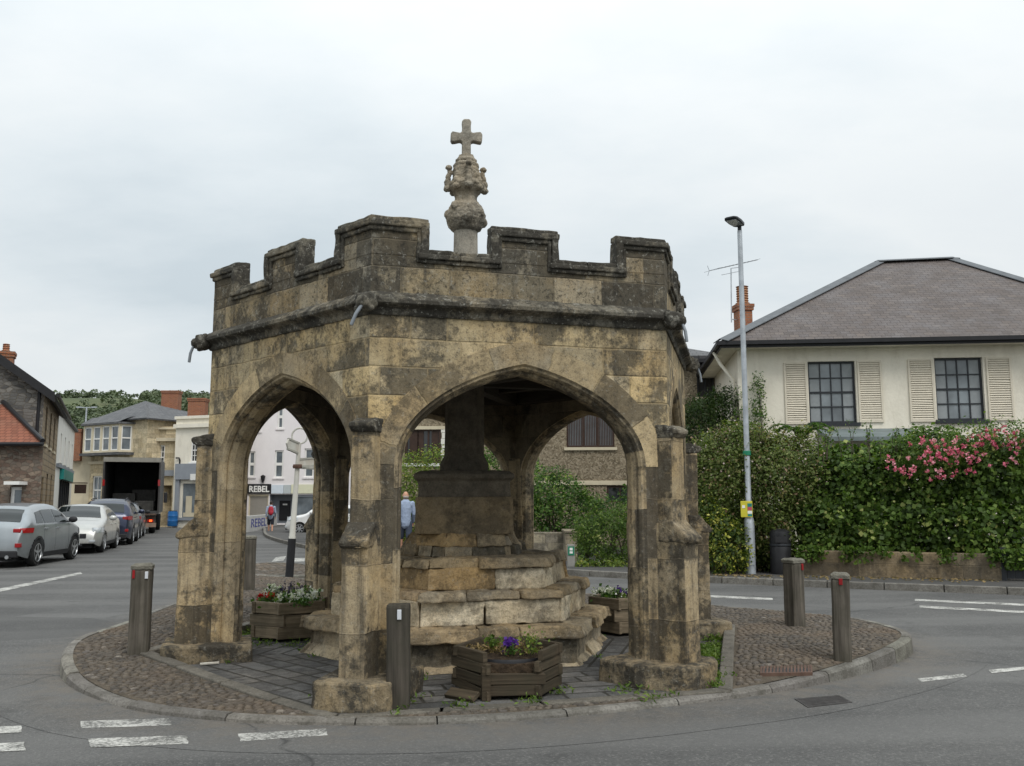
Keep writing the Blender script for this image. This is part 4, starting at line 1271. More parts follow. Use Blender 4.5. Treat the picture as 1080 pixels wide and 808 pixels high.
# ------------------------------------------------------------------ buildings
def hit(px, py, P0, P1):
    """pixel ray against the vertical plane through P0-P1 -> (u, z)"""
    P0 = Vector((P0[0], P0[1], 0)); P1 = Vector((P1[0], P1[1], 0))
    t = (P1 - P0).normalized(); n = Vector((t.y, -t.x, 0))
    d = ray(px, py); s = P0.dot(n) / d.dot(n)
    q = d * s
    return (q - P0).dot(t), EYE + q.z
def hrect(px0, py0, px1, py1, P0, P1):
    u0, za = hit(px0, (py0 + py1) / 2, P0, P1); u1, zb = hit(px1, (py0 + py1) / 2, P0, P1)
    xm = (px0 + px1) / 2
    return [u0, u1, hit(xm, py1, P0, P1)[1], hit(xm, py0, P0, P1)[1]]
class Wall:
    def __init__(self, P0, P1):
        self.P0 = Vector((P0[0], P0[1], 0)); self.P1 = Vector((P1[0], P1[1], 0))
        self.t = (self.P1 - self.P0).normalized(); self.n = Vector((self.t.y, -self.t.x, 0)); self.L = (self.P1 - self.P0).length
    def p(self, u, w, z):
        return self.P0 + self.t * u - self.n * w + Vector((0, 0, z))
    def panel(self, mb, z0, z1, ops=(), depth=0.14, u0=0.0, u1=None):
        u1 = self.L if u1 is None else u1
        us = sorted({u0, u1} | {min(max(q, u0), u1) for o in ops for q in o[:2]})
        zs = sorted({z0, z1} | {min(max(q, z0), z1) for o in ops for q in o[2:4]})
        for a, b_ in zip(us, us[1:]):
            for c, d in zip(zs, zs[1:]):
                um, zm = (a + b_) / 2, (c + d) / 2
                if any(o[0] < um < o[1] and o[2] < zm < o[3] for o in ops): continue
                mb.face([self.p(a, 0, c), self.p(b_, 0, c), self.p(b_, 0, d), self.p(a, 0, d)])
        for o in ops:
            a, b_, c, d = o[:4]
            q = [(a, c), (b_, c), (b_, d), (a, d)]
            for i in range(4):
                e, f = q[i], q[(i + 1) % 4]
                mb.face([self.p(e[0], 0, e[1]), self.p(e[0], depth, e[1]), self.p(f[0], depth, f[1]), self.p(f[0], 0, f[1])])
    def box(self, mb, u0, u1, w0, w1, z0, z1):
        mb.hexa([self.p(u0, w0, z0), self.p(u1, w0, z0), self.p(u1, w1, z0), self.p(u0, w1, z0), self.p(u0, w0, z1), self.p(u1, w0, z1), self.p(u1, w1, z1), self.p(u0, w1, z1)])
def window(root, W, o, nx=2, nz=2, frame='white', glass='glass', fr=0.06, bar=0.03, depth=0.12, sill='concrete', sash=False, label=None, curtain=False, sillover=0.08):
    a, b_, c, d = o[:4]
    mb = MB()
    W.box(mb, a, a + fr, depth - 0.05, depth + 0.03, c, d); W.box(mb, b_ - fr, b_, depth - 0.05, depth + 0.03, c, d)
    W.box(mb, a + fr, b_ - fr, depth - 0.049, depth + 0.029, c, c + fr); W.box(mb, a + fr, b_ - fr, depth - 0.049, depth + 0.029, d - fr, d)
    for i in range(1, nx):
        u = a + fr + (b_ - a - 2 * fr) * i / nx; W.box(mb, u - bar / 2, u + bar / 2, depth - 0.03, depth + 0.02, c + fr, d - fr)
    for i in range(1, nz):
        z = c + fr + (d - c - 2 * fr) * i / nz
        hb = bar * (0.9 if (sash and i == nz // 2) else 0.5)
        W.box(mb, a + fr, b_ - fr, depth - 0.032, depth + 0.018, z - hb, z + hb)
    wo = mb.build('window', M[frame], root)
    if label: wo['label'] = label
    mb = MB(); mb.face([W.p(a, depth, c), W.p(b_, depth, c), W.p(b_, depth, d), W.p(a, depth, d)])
    mb.build('pane', M[glass], wo)
    if curtain:
        mb = MB(); m_ = (a + b_) / 2; q = (b_ - a)
        for s0, s1 in ((a + fr, a + 0.27 * q), (b_ - 0.27 * q, b_ - fr)):
            W.box(mb, s0, s1, depth - 0.008, depth - 0.003, c + fr, d - fr)
        mb.build('curtain', M['curtain'], wo)
    if sill:
        mb = MB(); W.box(mb, a - sillover, b_ + sillover, -0.07, depth - 0.05, c - 0.09, c + 0.004)
        mb.build('sill', M[sill], wo)
    return wo
def rect_building(root, P0, P1, depth, z0, z1, mat, ops=(), side_mat=None, left_ops=(), right_ops=()):
    """front wall P0-P1 (outside on the camera side), box of the given depth; returns walls front, right, back, left"""
    F = Wall(P0, P1)
    q = [F.p(0, 0, 0), F.p(F.L, 0, 0), F.p(F.L, depth, 0), F.p(0, depth, 0)]
    Ws = [F, Wall(q[1], q[2]), Wall(q[2], q[3]), Wall(q[3], q[0])]
    for i, W in enumerate(Ws):
        mb = MB(); W.panel(mb, z0, z1, (ops, right_ops, (), left_ops)[i])
        mb.build('wall', mat if i == 0 or side_mat is None else side_mat, root)
    return Ws
def slab_roof(mb, pts, th=0.08):
    """sloping polygon with thickness"""
    P = [Vector(p) for p in pts]
    n = (P[1] - P[0]).cross(P[2] - P[0]).normalized()
    if n.z < 0: n = -n
    mb.ext([p - n * th for p in P], n * th)
def chimney(root, x, y, z0, z1, w, d, pots=1, ry=0.0, potmat='terracotta', poth=0.45, pr=1.0):
    mb = MB()
    mb.rbox((x, y, (z0 + z1 - 0.2) / 2), ry, w / 2, d / 2, (z1 - 0.2 - z0) / 2)
    mb.rbox((x, y, z1 - 0.15), ry, w / 2 + 0.04, d / 2 + 0.04, 0.052)
    mb.rbox((x, y, z1 - 0.05), ry, w / 2 + 0.06, d / 2 + 0.06, 0.05)
    co = mb.build('chimney', M['brick'], root)
    for i in range(pots):
        mb = MB(); px = x + (i - (pots - 1) / 2) * 0.3
        prof = [(0.13, z1 - 0.02), (0.145, z1 + 0.06), (0.11, z1 + 0.09)]
        n = int(poth / 0.08)
        for k in range(n): prof += [(0.105, z1 + 0.10 + k * 0.08), (0.125, z1 + 0.14 + k * 0.08)]
        prof += [(0.10, z1 + 0.1 + n * 0.08), (0.13, z1 + 0.13 + n * 0.08), (0.09, z1 + 0.15 + n * 0.08)]
        mb.lathe([(a_ * pr, b_) for a_, b_ in prof], 12, (px, y, 0)); mb.build('chimney_pot', M[potmat], co, smooth=R(40))
    return co

# --- white house with shutters (right)
HP0 = Vector((6.02, 24.0, 0)); hd = Vector((0.9936, -0.113, 0)); HP1 = HP0 + hd * 10.6
house = thing('house', 'cream rendered house with louvred shutters and a brown hipped slate roof behind the hedge', 'house', HP0)
HW = Wall(HP0, HP1)
hw_rects = [hrect(853, 381, 903, 446, HP0, HP1), hrect(987, 377, 1038, 443, HP0, HP1)]
r2 = [hw_rects[1][0] + 3.35 * 1, hw_rects[1][1] + 3.35, hw_rects[1][2], hw_rects[1][3]]
EZ = 5.58
Ws = rect_building(house, HP0, HP1, 9.0, 0.0, EZ, M['cream'], hw_rects + [r2])
for r_ in hw_rects + [r2]:
    window(house, HW, r_, 4, 4, 'darkgrey', 'glass3', 0.05, 0.028, 0.15, 'darkgrey', True, curtain=True, sillover=0.06)
def shutter(u0, u1, z0, z1, broken=None):
    mb = MB(); f = 0.045
    HW.box(mb, u0, u0 + f, -0.045, -0.004, z0, z1); HW.box(mb, u1 - f, u1, -0.045, -0.004, z0, z1)
    HW.box(mb, u0 + f, u1 - f, -0.044, -0.005, z0, z0 + f * 1.3); HW.box(mb, u0 + f, u1 - f, -0.044, -0.005, z1 - f, z1)
    so = mb.build('shutter', M['shutter'], house)
    mb = MB(); n = 26
    for i in range(n):
        z = z0 + f * 1.3 + (z1 - z0 - 2.3 * f) * (i + 0.5) / n
        tl = 0.02 if (broken is not None and abs(i - broken) <= 1) else 0.0
        mb.hexa([HW.p(u0 + f, -0.04, z - 0.024), HW.p(u1 - f, -0.04, z - 0.024 - tl), HW.p(u1 - f, -0.032, z - 0.024 - tl), HW.p(u0 + f, -0.032, z - 0.024),
                 HW.p(u0 + f, -0.016, z + 0.018), HW.p(u1 - f, -0.016, z + 0.018 - tl), HW.p(u1 - f, -0.008, z + 0.018 - tl), HW.p(u0 + f, -0.008, z + 0.018)])
    mb.build('louvres', M['shutter'], so)
for px0, py0, px1, py1, br in ((827.5, 382.5, 851.5, 447.5, 5), (905, 380.5, 930.5, 445.5, None), (958.5, 379, 985, 445, 7), (1041, 377, 1067.5, 443.5, 15)):
    r_ = hrect(px0, py0, px1, py1, HP0, HP1); shutter(*r_, broken=br)
OV = 0.5
e = [HW.p(-OV, -OV, EZ), HW.p(HW.L + OV, -OV, EZ), HW.p(HW.L + OV, 9.0 + OV, EZ), HW.p(-OV, 9.0 + OV, EZ)]
ra, rb = at(926, 274, 28.3), at(1004, 273, 27.9); ra.z = rb.z = (ra.z + rb.z) / 2 - 0.03
up = Vector((0, 0, 0.13))
for i, poly in enumerate(([e[0] + up, e[1] + up, rb, ra], [e[1] + up, e[2] + up, rb], [e[2] + up, e[3] + up, ra, rb], [e[3] + up, e[0] + up, ra])):
    mb = MB(); slab_roof(mb, poly, 0.06); mb.build('roof', M['slate'], house)
hips = MB()
for a_, c_ in ((e[0] + up, ra), (e[1] + up, rb), (ra, rb), (e[3] + up, ra), (e[2] + up, rb)):
    d = (c_ - a_).normalized(); s = d.cross(Vector((0, 0, 1))).normalized(); u_ = s.cross(d)
    L = (c_ - a_).length
    for sg in (-1, 1):
        k2 = (s * sg * 0.94 - u_ * 0.34).normalized()
        hips.ext([a_ + u_ * 0.045, a_ + u_ * 0.045 + k2 * 0.26 - d * 0.0, c_ + u_ * 0.045 + k2 * 0.26, c_ + u_ * 0.045], u_ * 0.02)
hips.build('hip_flashing', M['hipmetal'], house)
mb = MB()
cor = [HW.p(-OV, -OV, 0), HW.p(HW.L + OV, -OV, 0), HW.p(HW.L + OV, 9.0 + OV, 0), HW.p(-OV, 9.0 + OV, 0)]
for i in range(4):
    a_, c_ = cor[i], cor[(i + 1) % 4]; W_ = Wall(a_, c_)
    W_.box(mb, 0.012, W_.L - 0.012, 0.0, 0.03, EZ - 0.06, EZ + 0.1)
    W_.box(mb, -0.09, W_.L + 0.09, -0.10, -0.002, EZ + 0.01, EZ + 0.11)
mb.build('gutter', M['black'], house)
mb = MB(); mb.face([HW.p(-OV, -OV, EZ - 0.03), HW.p(HW.L + OV, -OV, EZ - 0.03), HW.p(HW.L + OV, 9 + OV, EZ - 0.03), HW.p(-OV, 9 + OV, EZ - 0.03)])
mb.build('soffit', M['cream'], house)
mb = MB(); pd = HW.p(-0.07, 0.35, 0)
mb.tube([pd + Vector((-0.45, 0.3, EZ)), pd + Vector((-0.3, 0.2, EZ - 0.35)), pd + Vector((-0.02, 0, EZ - 0.8)), pd + Vector((-0.02, 0, 0.1))], 0.05, 10)
mb.build('downpipe', M['cream'], house, smooth=R(40))
cp = at(783.5, 330, 29.0)
ch = chimney(house, cp.x, cp.y, 5.9, at(783, 322, 29.0).z, 0.46, 0.46, 1, 0.1, 'terracotta', 0.5, 1.6)
mb = MB(); ap = at(771.5, 340, 28.8); tp = at(771, 283, 28.8)
mb.tube([ap, tp], 0.02, 6)
a1, a2 = at(748, 285.5, 28.2), at(799, 274, 29.4); mb.tube([a1, a2], 0.014, 6)
mb.tube([tp, at(783, 281.5, 29.0)], 0.012, 6)
mb.tube([at(761, 290, 28.5), at(783, 285.5, 29.0)], 0.01, 6)
ax_ = (a2 - a1).normalized(); sx_ = ax_.cross(Vector((0, 0, 1))).normalized()
for i in range(12):
    q = a1.lerp(a2, 0.06 + i * 0.078); l_ = 0.28 if i else 0.36
    mb.tube([q - sx_ * l_, q + sx_ * l_], 0.006, 5)
for q in (-1, 1): mb.tube([a1 + Vector((0, 0, 0)), a1 + Vector((-0.05, 0, 0.16 * q))], 0.01, 5)
mb.tube([ap + Vector((0, 0, 0.1)), ap + Vector((0.35, 0.15, 0.1))], 0.015, 6)
mb.build('television_aerial', M['galv'], house)
mb = MB(); r_ = hrect(862, 453, 962, 462, HP0, HP1)
mb.hexa([HW.p(r_[0], -1.3, r_[2] - 0.15), HW.p(r_[1], -1.3, r_[2] - 0.15), HW.p(r_[1], -0.004, r_[3] - 0.08), HW.p(r_[0], -0.004, r_[3] - 0.08),
         HW.p(r_[0], -1.3, r_[2] - 0.05), HW.p(r_[1], -1.3, r_[2] - 0.05), HW.p(r_[1], -0.004, r_[3] + 0.02), HW.p(r_[0], -0.004, r_[3] + 0.02)])
mb.build('porch_roof', plain('porch_slate', (.17, .2, .2), .8, .2, 3), house)

# --- pebbledash building behind the cross
PP0 = Vector((-4.9, 30.4, 0)); PP1 = Vector((6.65, 29.6, 0))
peb = thing('building', 'brown pebbledash building with dark framed windows behind the cross', 'building', PP0)
PW = Wall(PP0, PP1)
ops = [hrect(597.5, 440, 648, 472, PP0, PP1), hrect(640, 512.5, 668, 530, PP0, PP1), hrect(427, 452, 465, 489, PP0, PP1), hrect(735, 384, 753, 419, PP0, PP1)]
ops[0][3] = ops[0][2] + 1.35
Ws = rect_building(peb, PP0, PP1, 9.0, 0.0, 6.15, M['pebble'], ops)
wq = window(peb, PW, ops[0], 3, 1, 'brownboard', 'glass2', 0.07, 0.07, 0.08, 'bath2', curtain=False)
mb = MB()
for i in range(26):
    u = ops[0][0] + 0.08 + (ops[0][1] - ops[0][0] - 0.16) * (i + 0.5) / 26
    if i % 9 == 8: continue
    PW.box(mb, u - 0.018, u + 0.016, 0.066, 0.074, ops[0][2] + 0.08, ops[0][3] - 0.08)
mb.build('curtain', M['brownboard'], wq)
window(peb, PW, ops[1], 2, 1, 'brownboard', 'glass', 0.06, 0.05, 0.08, None)
wq = window(peb, PW, ops[2], 3, 1, 'brownboard', 'glass', 0.08, 0.06, 0.08, 'white')
mb = MB(); a_, b_, c_, d_ = ops[2]
PW.box(mb, a_ + 0.15, a_ + 0.62, 0.05, 0.072, c_ + 0.08, d_ - 0.06); PW.box(mb, b_ - 0.32, b_ - 0.1, 0.05, 0.072, c_ + 0.08, d_ - 0.06)
mb.build('board', M['brownboard'], wq)
window(peb, PW, ops[3], 2, 1, 'darkgrey', 'glass', 0.05, 0.05, 0.08, 'bath2')
mb = MB(); q = hrect(560, 507, 668, 511.5, PP0, PP1); PW.box(mb, q[0], PW.L, -0.04, 0.01, q[2], q[3])
mb.build('string_band', M['bath2'], peb)
mb = MB(); q = hrect(465, 450, 474, 505, PP0, PP1)
n = 14
for i in range(n):
    z = q[2] - 1.0 + (q[3] - q[2] + 1.0) * i / n; PW.box(mb, q[0] + (0.0 if i % 2 else 0.03), q[1], -0.02, 0.02, z, z + (q[3] - q[2] + 1) / n - 0.012)
mb.build('quoins', M['whiterender'], peb)
mb = MB(); q = hrect(420, 449.5, 474, 453, PP0, PP1); PW.box(mb, q[0], q[1], -0.03, 0.02, q[2], q[3]); mb.build('lintel', M['bath2'], peb)
o_ = 0.45; e = [PW.p(-o_, -o_, 6.1), PW.p(PW.L + o_, -o_, 6.1), PW.p(PW.L + o_, 9 + o_, 6.1), PW.p(-o_, 9 + o_, 6.1)]
ra, rb = PW.p(4.0, 4.5, 7.75), PW.p(PW.L - 3.6, 4.5, 7.75)
for poly in ([e[0], e[1], rb, ra], [e[1], e[2], rb], [e[2], e[3], ra, rb], [e[3], e[0], ra]):
    mb = MB(); slab_roof(mb, [Vector(p) + Vector((0, 0, 0.12)) for p in poly], 0.1); mb.build('roof', M['greyslate'], peb)
mb = MB(); PW.box(mb, -o_, PW.L + o_, -o_ - 0.02, 0.0, 6.0, 6.12); mb.build('gutter', M['black'], peb)

# --- shop building seen through the left arch
SP0 = at(224, 555, 58.0); SP1 = at(404, 555, 58.0)
shop = thing('shop_building', 'three storey pale pink rendered building with shop fronts, seen through the left arch', 'building', (SP0.x, SP0.y, 0))
SW = Wall(SP0, SP1)
wins = [(262, 476, 269, 503), (289.5, 475, 298.8, 504), (321, 473, 331, 503.5), (350, 473, 360, 503.5), (292.8, 427, 299, 452), (267, 428, 275.5, 455), (323, 427, 332, 452), (352, 427, 361, 452)]
ops = [hrect(*q, SP0, SP1) for q in wins]
shopf = [hrect(262, 521.5, 283, 547, SP0, SP1), hrect(284, 521.5, 309, 552, SP0, SP1), hrect(311.5, 522, 333, 548, SP0, SP1), hrect(336, 522, 356, 548, SP0, SP1)]
rect_building(shop, SP0, SP1, 9.0, ROADZ, 9.6, M['pinkwhite'], ops + shopf)
for o_ in ops: window(shop, SW, o_, 1, 2, 'white', 'glass2', 0.10, 0.10, 0.13, 'pinkwhite', True)
for o_, g, lab in ((shopf[0], 'greypaint', None), (shopf[2], 'glass2', None), (shopf[3], 'glass', None)):
    mb = MB(); SW.box(mb, o_[0], o_[1], 0.06, 0.12, o_[2], o_[2] + 0.1); SW.box(mb, o_[0], o_[1], 0.06, 0.12, o_[3] - 0.12, o_[3])
    SW.box(mb, o_[0], o_[0] + 0.07, 0.05, 0.125, o_[2], o_[3]); SW.box(mb, o_[1] - 0.07, o_[1], 0.05, 0.125, o_[2], o_[3])
    wq = mb.build('shop_window', M['greypaint' if g != 'greypaint' else 'bath2'], shop)
    mb = MB(); mb.face([SW.p(o_[0], 0.1, o_[2]), SW.p(o_[1], 0.1, o_[2]), SW.p(o_[1], 0.1, o_[3]), SW.p(o_[0], 0.1, o_[3])])
    mb.build('blind' if g == 'greypaint' else 'pane', M['shopblind'] if 'shopblind' in M else plain('roller_blind', (0.27, 0.25, 0.22), 0.8, 0.05), wq) if g == 'greypaint' else mb.build('pane', M[g], wq)
# recessed entrance
o_ = shopf[1]; mb = MB()
mb.face([SW.p(o_[0], 0.14, o_[2]), SW.p(o_[0], 0.9, o_[2]), SW.p(o_[0], 0.9, o_[3]), SW.p(o_[0], 0.14, o_[3])])
mb.face([SW.p(o_[1], 0.14, o_[2]), SW.p(o_[1], 0.9, o_[2]), SW.p(o_[1], 0.9, o_[3]), SW.p(o_[1], 0.14, o_[3])])
mb.face([SW.p(o_[0], 0.9, o_[2]), SW.p(o_[1], 0.9, o_[2]), SW.p(o_[1], 0.9, o_[3]), SW.p(o_[0], 0.9, o_[3])])
mb.face([SW.p(o_[0], 0.14, o_[3]), SW.p(o_[1], 0.14, o_[3]), SW.p(o_[1], 0.9, o_[3]), SW.p(o_[0], 0.9, o_[3])])
mb.build('entrance', M['greypaint'], shop)
mb = MB(); dq = hrect(291, 528, 302.5, 549, SP0, SP1); SW.box(mb, dq[0], dq[1], 0.82, 0.89, dq[2], dq[3]); dr = mb.build('door', M['black'], shop)
mb = MB(); SW.box(mb, dq[0] + 0.22, dq[1] - 0.18, 0.80, 0.815, dq[2] + 0.95, dq[2] + 1.05); mb.build('letter_plate', M['white'], dr)
def signboard(root, W, r_, mat, thick=0.1, name='sign_board'):
    mb = MB(); W.box(mb, r_[0], r_[1], -thick, -0.003, r_[2], r_[3]); return mb.build(name, mat, root)
sg = hrect(261.3, 510.5, 286, 520.8, SP0, SP1)
so = signboard(shop, SW, sg, M['black'])
text_mesh('lettering', 'REBEL', (sg[3] - sg[2]) * 0.86, M['white'], frame_matrix(SW.p((sg[0] + sg[1]) / 2, -0.105, (sg[2] + sg[3]) / 2 - 0.03), SW.t, (0, 0, 1)), so, bold=True, xs=0.92)
mpale = plain('pale_blue_fascia', (0.6, 0.66, 0.72), 0.5, 0.04)
signboard(shop, SW, hrect(286.4, 511.5, 299, 520.5, SP0, SP1), mpale, 0.06)
signboard(shop, SW, hrect(299.3, 511.5, 307, 520.5, SP0, SP1), plain('grey_fascia', (0.45, 0.49, 0.5), 0.5, 0.04), 0.06)
signboard(shop, SW, hrect(307.3, 511, 333, 520.5, SP0, SP1), plain('cream_fascia', (0.66, 0.65, 0.48), 0.5, 0.04), 0.08)
signboard(shop, SW, hrect(255, 510, 261, 521, SP0, SP1), M['white'], 0.07)
mb = MB(); q = SW.p(hit(277.8, 505, SP0, SP1)[0], -0.12, hit(277.8, 505, SP0, SP1)[1])
mb.lathe([(0.05, -0.25), (0.12, -0.05), (0.14, 0.12), (0.16, 0.16), (0.05, 0.24)], 10, q); mb.obox(q + SW.n * -0.06 + Vector((0, 0, 0.1)), SW.t, SW.n, (0, 0, 1), 0.03, 0.1, 0.03)
mb.build('wall_lantern', M['black'], shop)
mb = MB(); SW.box(mb, 0, SW.L, -0.35, 9.35, 9.55, 9.7); mb.build('roof', M['greyslate'], shop)

# --- grey stone gable house, white shop, cream house along the left street
sd_ = Vector((-0.4, 0.917, 0)).normalized()
G1 = Vector((-16.55, 32.0, 0)); gn = Vector((sd_.y, -sd_.x, 0))
G0 = G1 - gn * 9.4
gab = thing('stone_house', 'grey stone house with a black verge and its gable towards the junction', 'house', (G1.x, G1.y, 0))
GW = Wall(G0, G1)
ez = at(48, 410, 32.0).z; zr = ez + 3.35
mb = MB(); L = GW.L
mb.face([GW.p(0, 0, ROADZ), GW.p(L, 0, ROADZ), GW.p(L, 0, ez), GW.p(L / 2, 0, zr), GW.p(0, 0, ez)])
mb.build('gable_wall', M['greystone'], gab)
SL = 9.6
GS = Wall(G1, G1 + sd_ * SL)
gops = [(1.4, 2.3, 3.6, 5.0), (4.0, 4.9, 3.6, 5.0), (6.6, 7.5, 3.6, 5.0), (1.4, 2.4, 1.0, 2.4), (4.0, 4.9, 0.9, 2.6), (6.6, 7.5, 0.9, 2.6)]
mb = MB(); GS.panel(mb, ROADZ, ez, gops); mb.build('wall', M['brownstone'], gab)
for o_ in gops: window(gab, GS, o_, 2, 2, 'brownboard', 'glass', 0.07, 0.04, 0.1, 'bath2')
mb = MB(); GB = Wall(G1 + sd_ * SL, G0 + sd_ * SL); mb.face([GB.p(0, 0, ROADZ), GB.p(L, 0, ROADZ), GB.p(L, 0, ez), GB.p(L / 2, 0, zr), GB.p(0, 0, ez)]); mb.build('gable_wall', M['greystone'], gab)
mb = MB(); Wall(G0 + sd_ * SL, G0).panel(mb, ROADZ, ez); mb.build('wall', M['greystone'], gab)
ov = 0.35; rr = (zr - ez) / (L / 2)
for sgn in (1, -1):
    mid = GW.p(L / 2, -0.28, zr + 0.03); eav = GW.p(L / 2 + sgn * (L / 2 + ov), -0.28, ez - ov * rr + 0.03)
    mb = MB(); slab_roof(mb, [mid, eav, eav + sd_ * (SL + 0.5), mid + sd_ * (SL + 0.5)], 0.12); mb.build('roof', M['greyslate'], gab)
    mb = MB(); dz = Vector((0, 0, -0.28))
    mb.ext([mid + Vector((0, 0, 0.06)), eav + Vector((0, 0, 0.06)), eav + dz, mid + dz], -sd_ * 0.05); mb.build('verge_board', M['black'], gab)
mb = MB(); q = GS.p(0, -ov - 0.1, ez - ov * rr); mb.tube([q - sd_ * 0.3, q + sd_ * (SL + 0.3)], 0.07, 8); mb.build('gutter', M['black'], gab)
mb = MB(); q = at(40, 440, 31.93); mb.tube([(q.x, q.y, ez - 0.1), (q.x, q.y, 0.1)], 0.06, 8); mb.build('downpipe', M['black'], gab)
cq = at(6, 375, 33.2); chimney(gab, cq.x, cq.y, cq.z - 1.6, at(6, 371.5, 33.2).z, 0.55, 0.55, 1, 0.4, 'brick', 0.18)

cott = thing('stone_cottage', 'low reddish rubble cottage with an orange red tiled lean-to roof at the left edge', 'cottage', (at(0, 530, 29.3).x, 29.3, 0))
C0_, C1_ = at(-75, 530, 29.3), at(42, 530, 29.3)
CW_ = Wall(C0_, C1_); cz = at(20, 467, 29.3).z
dr_ = hrect(10, 513.5, 22.5, 534, C0_, C1_); dr_[2] = 0.04; 
mb = MB(); CW_.panel(mb, ROADZ, cz, [dr_]); mb.build('wall', M['redstone'], cott)
mb = MB(); Wall(C1_, Vector((C1_.x - 1.62, 32.2, 0))).panel(mb, ROADZ, cz); mb.build('wall', M['redstone'], cott)
tl, tr = at(-75, 415, 31.8), at(-1, 421.5, 31.8); tl.z = tr.z
mb = MB(); slab_roof(mb, [CW_.p(-0.2, -0.25, cz - 0.02), CW_.p(CW_.L + 0.12, -0.25, cz - 0.02), tr, tl], 0.09); mb.build('roof', M['redtile'], cott)
mb = MB(); slab_roof(mb, [CW_.p(CW_.L + 0.12, -0.25, cz - 0.04), Vector((C1_.x - 1.5, 32.2, cz - 0.04)), tr], 0.08); mb.build('roof', M['redtile'], cott)
mb = MB(); mb.tube([CW_.p(CW_.L + 0.1, -0.27, cz + 0.05), tr + Vector((0, 0, 0.06))], 0.075, 8); mb.build('hip_flashing', M['black'], cott)
mb = MB(); mb.tube([CW_.p(-0.2, -0.32, cz - 0.06), CW_.p(CW_.L + 0.15, -0.32, cz - 0.06)], 0.06, 8); mb.build('gutter', M['black'], cott)
mb = MB(); CW_.box(mb, dr_[0], dr_[1], 0.08, 0.13, dr_[2], dr_[3]); d_o = mb.build('door', M['white'], cott)
mb = MB(); 
for q in (0.12, 0.6): CW_.box(mb, dr_[0] + q, dr_[0] + q + 0.3, 0.07, 0.078, dr_[2] + 0.9, dr_[3] - 0.1)
mb.build('pane', M['glass2'], d_o)
mb = MB(); q = hrect(13, 508, 29, 511.5, C0_, C1_); CW_.box(mb, q[0], q[1], -0.5, 0.0, q[2], q[3]); mb.build('canopy', M['white'], cott)

W0, W1 = G1 + sd_ * (SL + 0.1), G1 + sd_ * (SL + 0.1) + Vector((-0.385, 0.923, 0)) * 13.0
wsh = thing('white_building', 'white rendered building with a dark shop front beside the grey stone house', 'building', (W0.x, W0.y, 0))
WW = Wall(W0, W1); wz = 5.5
wops = [(2.0, 2.9, 3.3, 4.7), (5.0, 5.9, 3.3, 4.7), (8.0, 8.9, 3.3, 4.7), (11, 11.8, 3.3, 4.7), (3.0, 10.6, 0.25, 2.55)]
rect_building(wsh, W0, W1, 7.0, ROADZ, wz, M['whiterender'], wops)
for o_ in wops[:4]: window(wsh, WW, o_, 1, 2, 'white', 'glass', 0.07, 0.05, 0.1, 'concrete')
o_ = wops[4]; mb = MB(); mb.face([WW.p(o_[0], 0.12, o_[2]), WW.p(o_[1], 0.12, o_[2]), WW.p(o_[1], 0.12, o_[3]), WW.p(o_[0], 0.12, o_[3])]); sw_ = mb.build('shop_window', M['glass'], wsh)
mb = MB()
for q in range(6):
    u = o_[0] + (o_[1] - o_[0]) * q / 5; WW.box(mb, u - 0.07, u + 0.07, -0.02, 0.13, o_[2], o_[3])
WW.box(mb, o_[0], o_[1], -0.03, 0.12, o_[2] - 0.2, o_[2] + 0.06); mb.build('frame', M['darkgrey'], sw_)
mb = MB(); WW.box(mb, 2.7, 10.9, -0.18, 0.0, 2.56, 3.05); mb.build('sign_board', M['teal'], wsh)
mb = MB(); WW.box(mb, 0.2, 12.6, -0.12, 0.0, 3.06, 3.22); mb.build('cornice', M['greypaint'], wsh)
mb = MB(); WW.box(mb, -0.1, WW.L + 0.1, -0.18, 7.0, wz, wz + 0.12); mb.build('roof', M['greyslate'], wsh)
mb = MB(); WW.box(mb, 11.2, 11.26, -0.9, 0.0, 2.5, 2.56); WW.box(mb, 11.2, 11.26, -0.85, -0.25, 1.95, 2.45); mb.build('hanging_sign', M['brownboard'], wsh)

K0, K1 = at(70, 540, 59.5), at(92.5, 540, 59.6)
cr = thing('cream_house', 'low plain cream house with a brick chimney beside the bath stone building', 'house', (K0.x, K0.y, 0))
rect_building(cr, K0, K1, 4.0, ROADZ, at(84, 474, 58).z, M['bath2'])
KW_ = Wall(K0, K1); kz = at(84, 474, 58).z
mb = MB(); slab_roof(mb, [KW_.p(-0.2, -0.2, kz), KW_.p(KW_.L + 0.1, -0.2, kz), KW_.p(KW_.L + 0.1, 5, kz + 0.7), KW_.p(-0.2, 5, kz + 0.7)], 0.1); mb.build('roof', M['greyslate'], cr)
cq = at(82.5, 462, 59.5); chimney(cr, cq.x, cq.y, cq.z - 1.5, at(82, 453, 59.5).z, 0.62, 0.8, 0, 0.1)

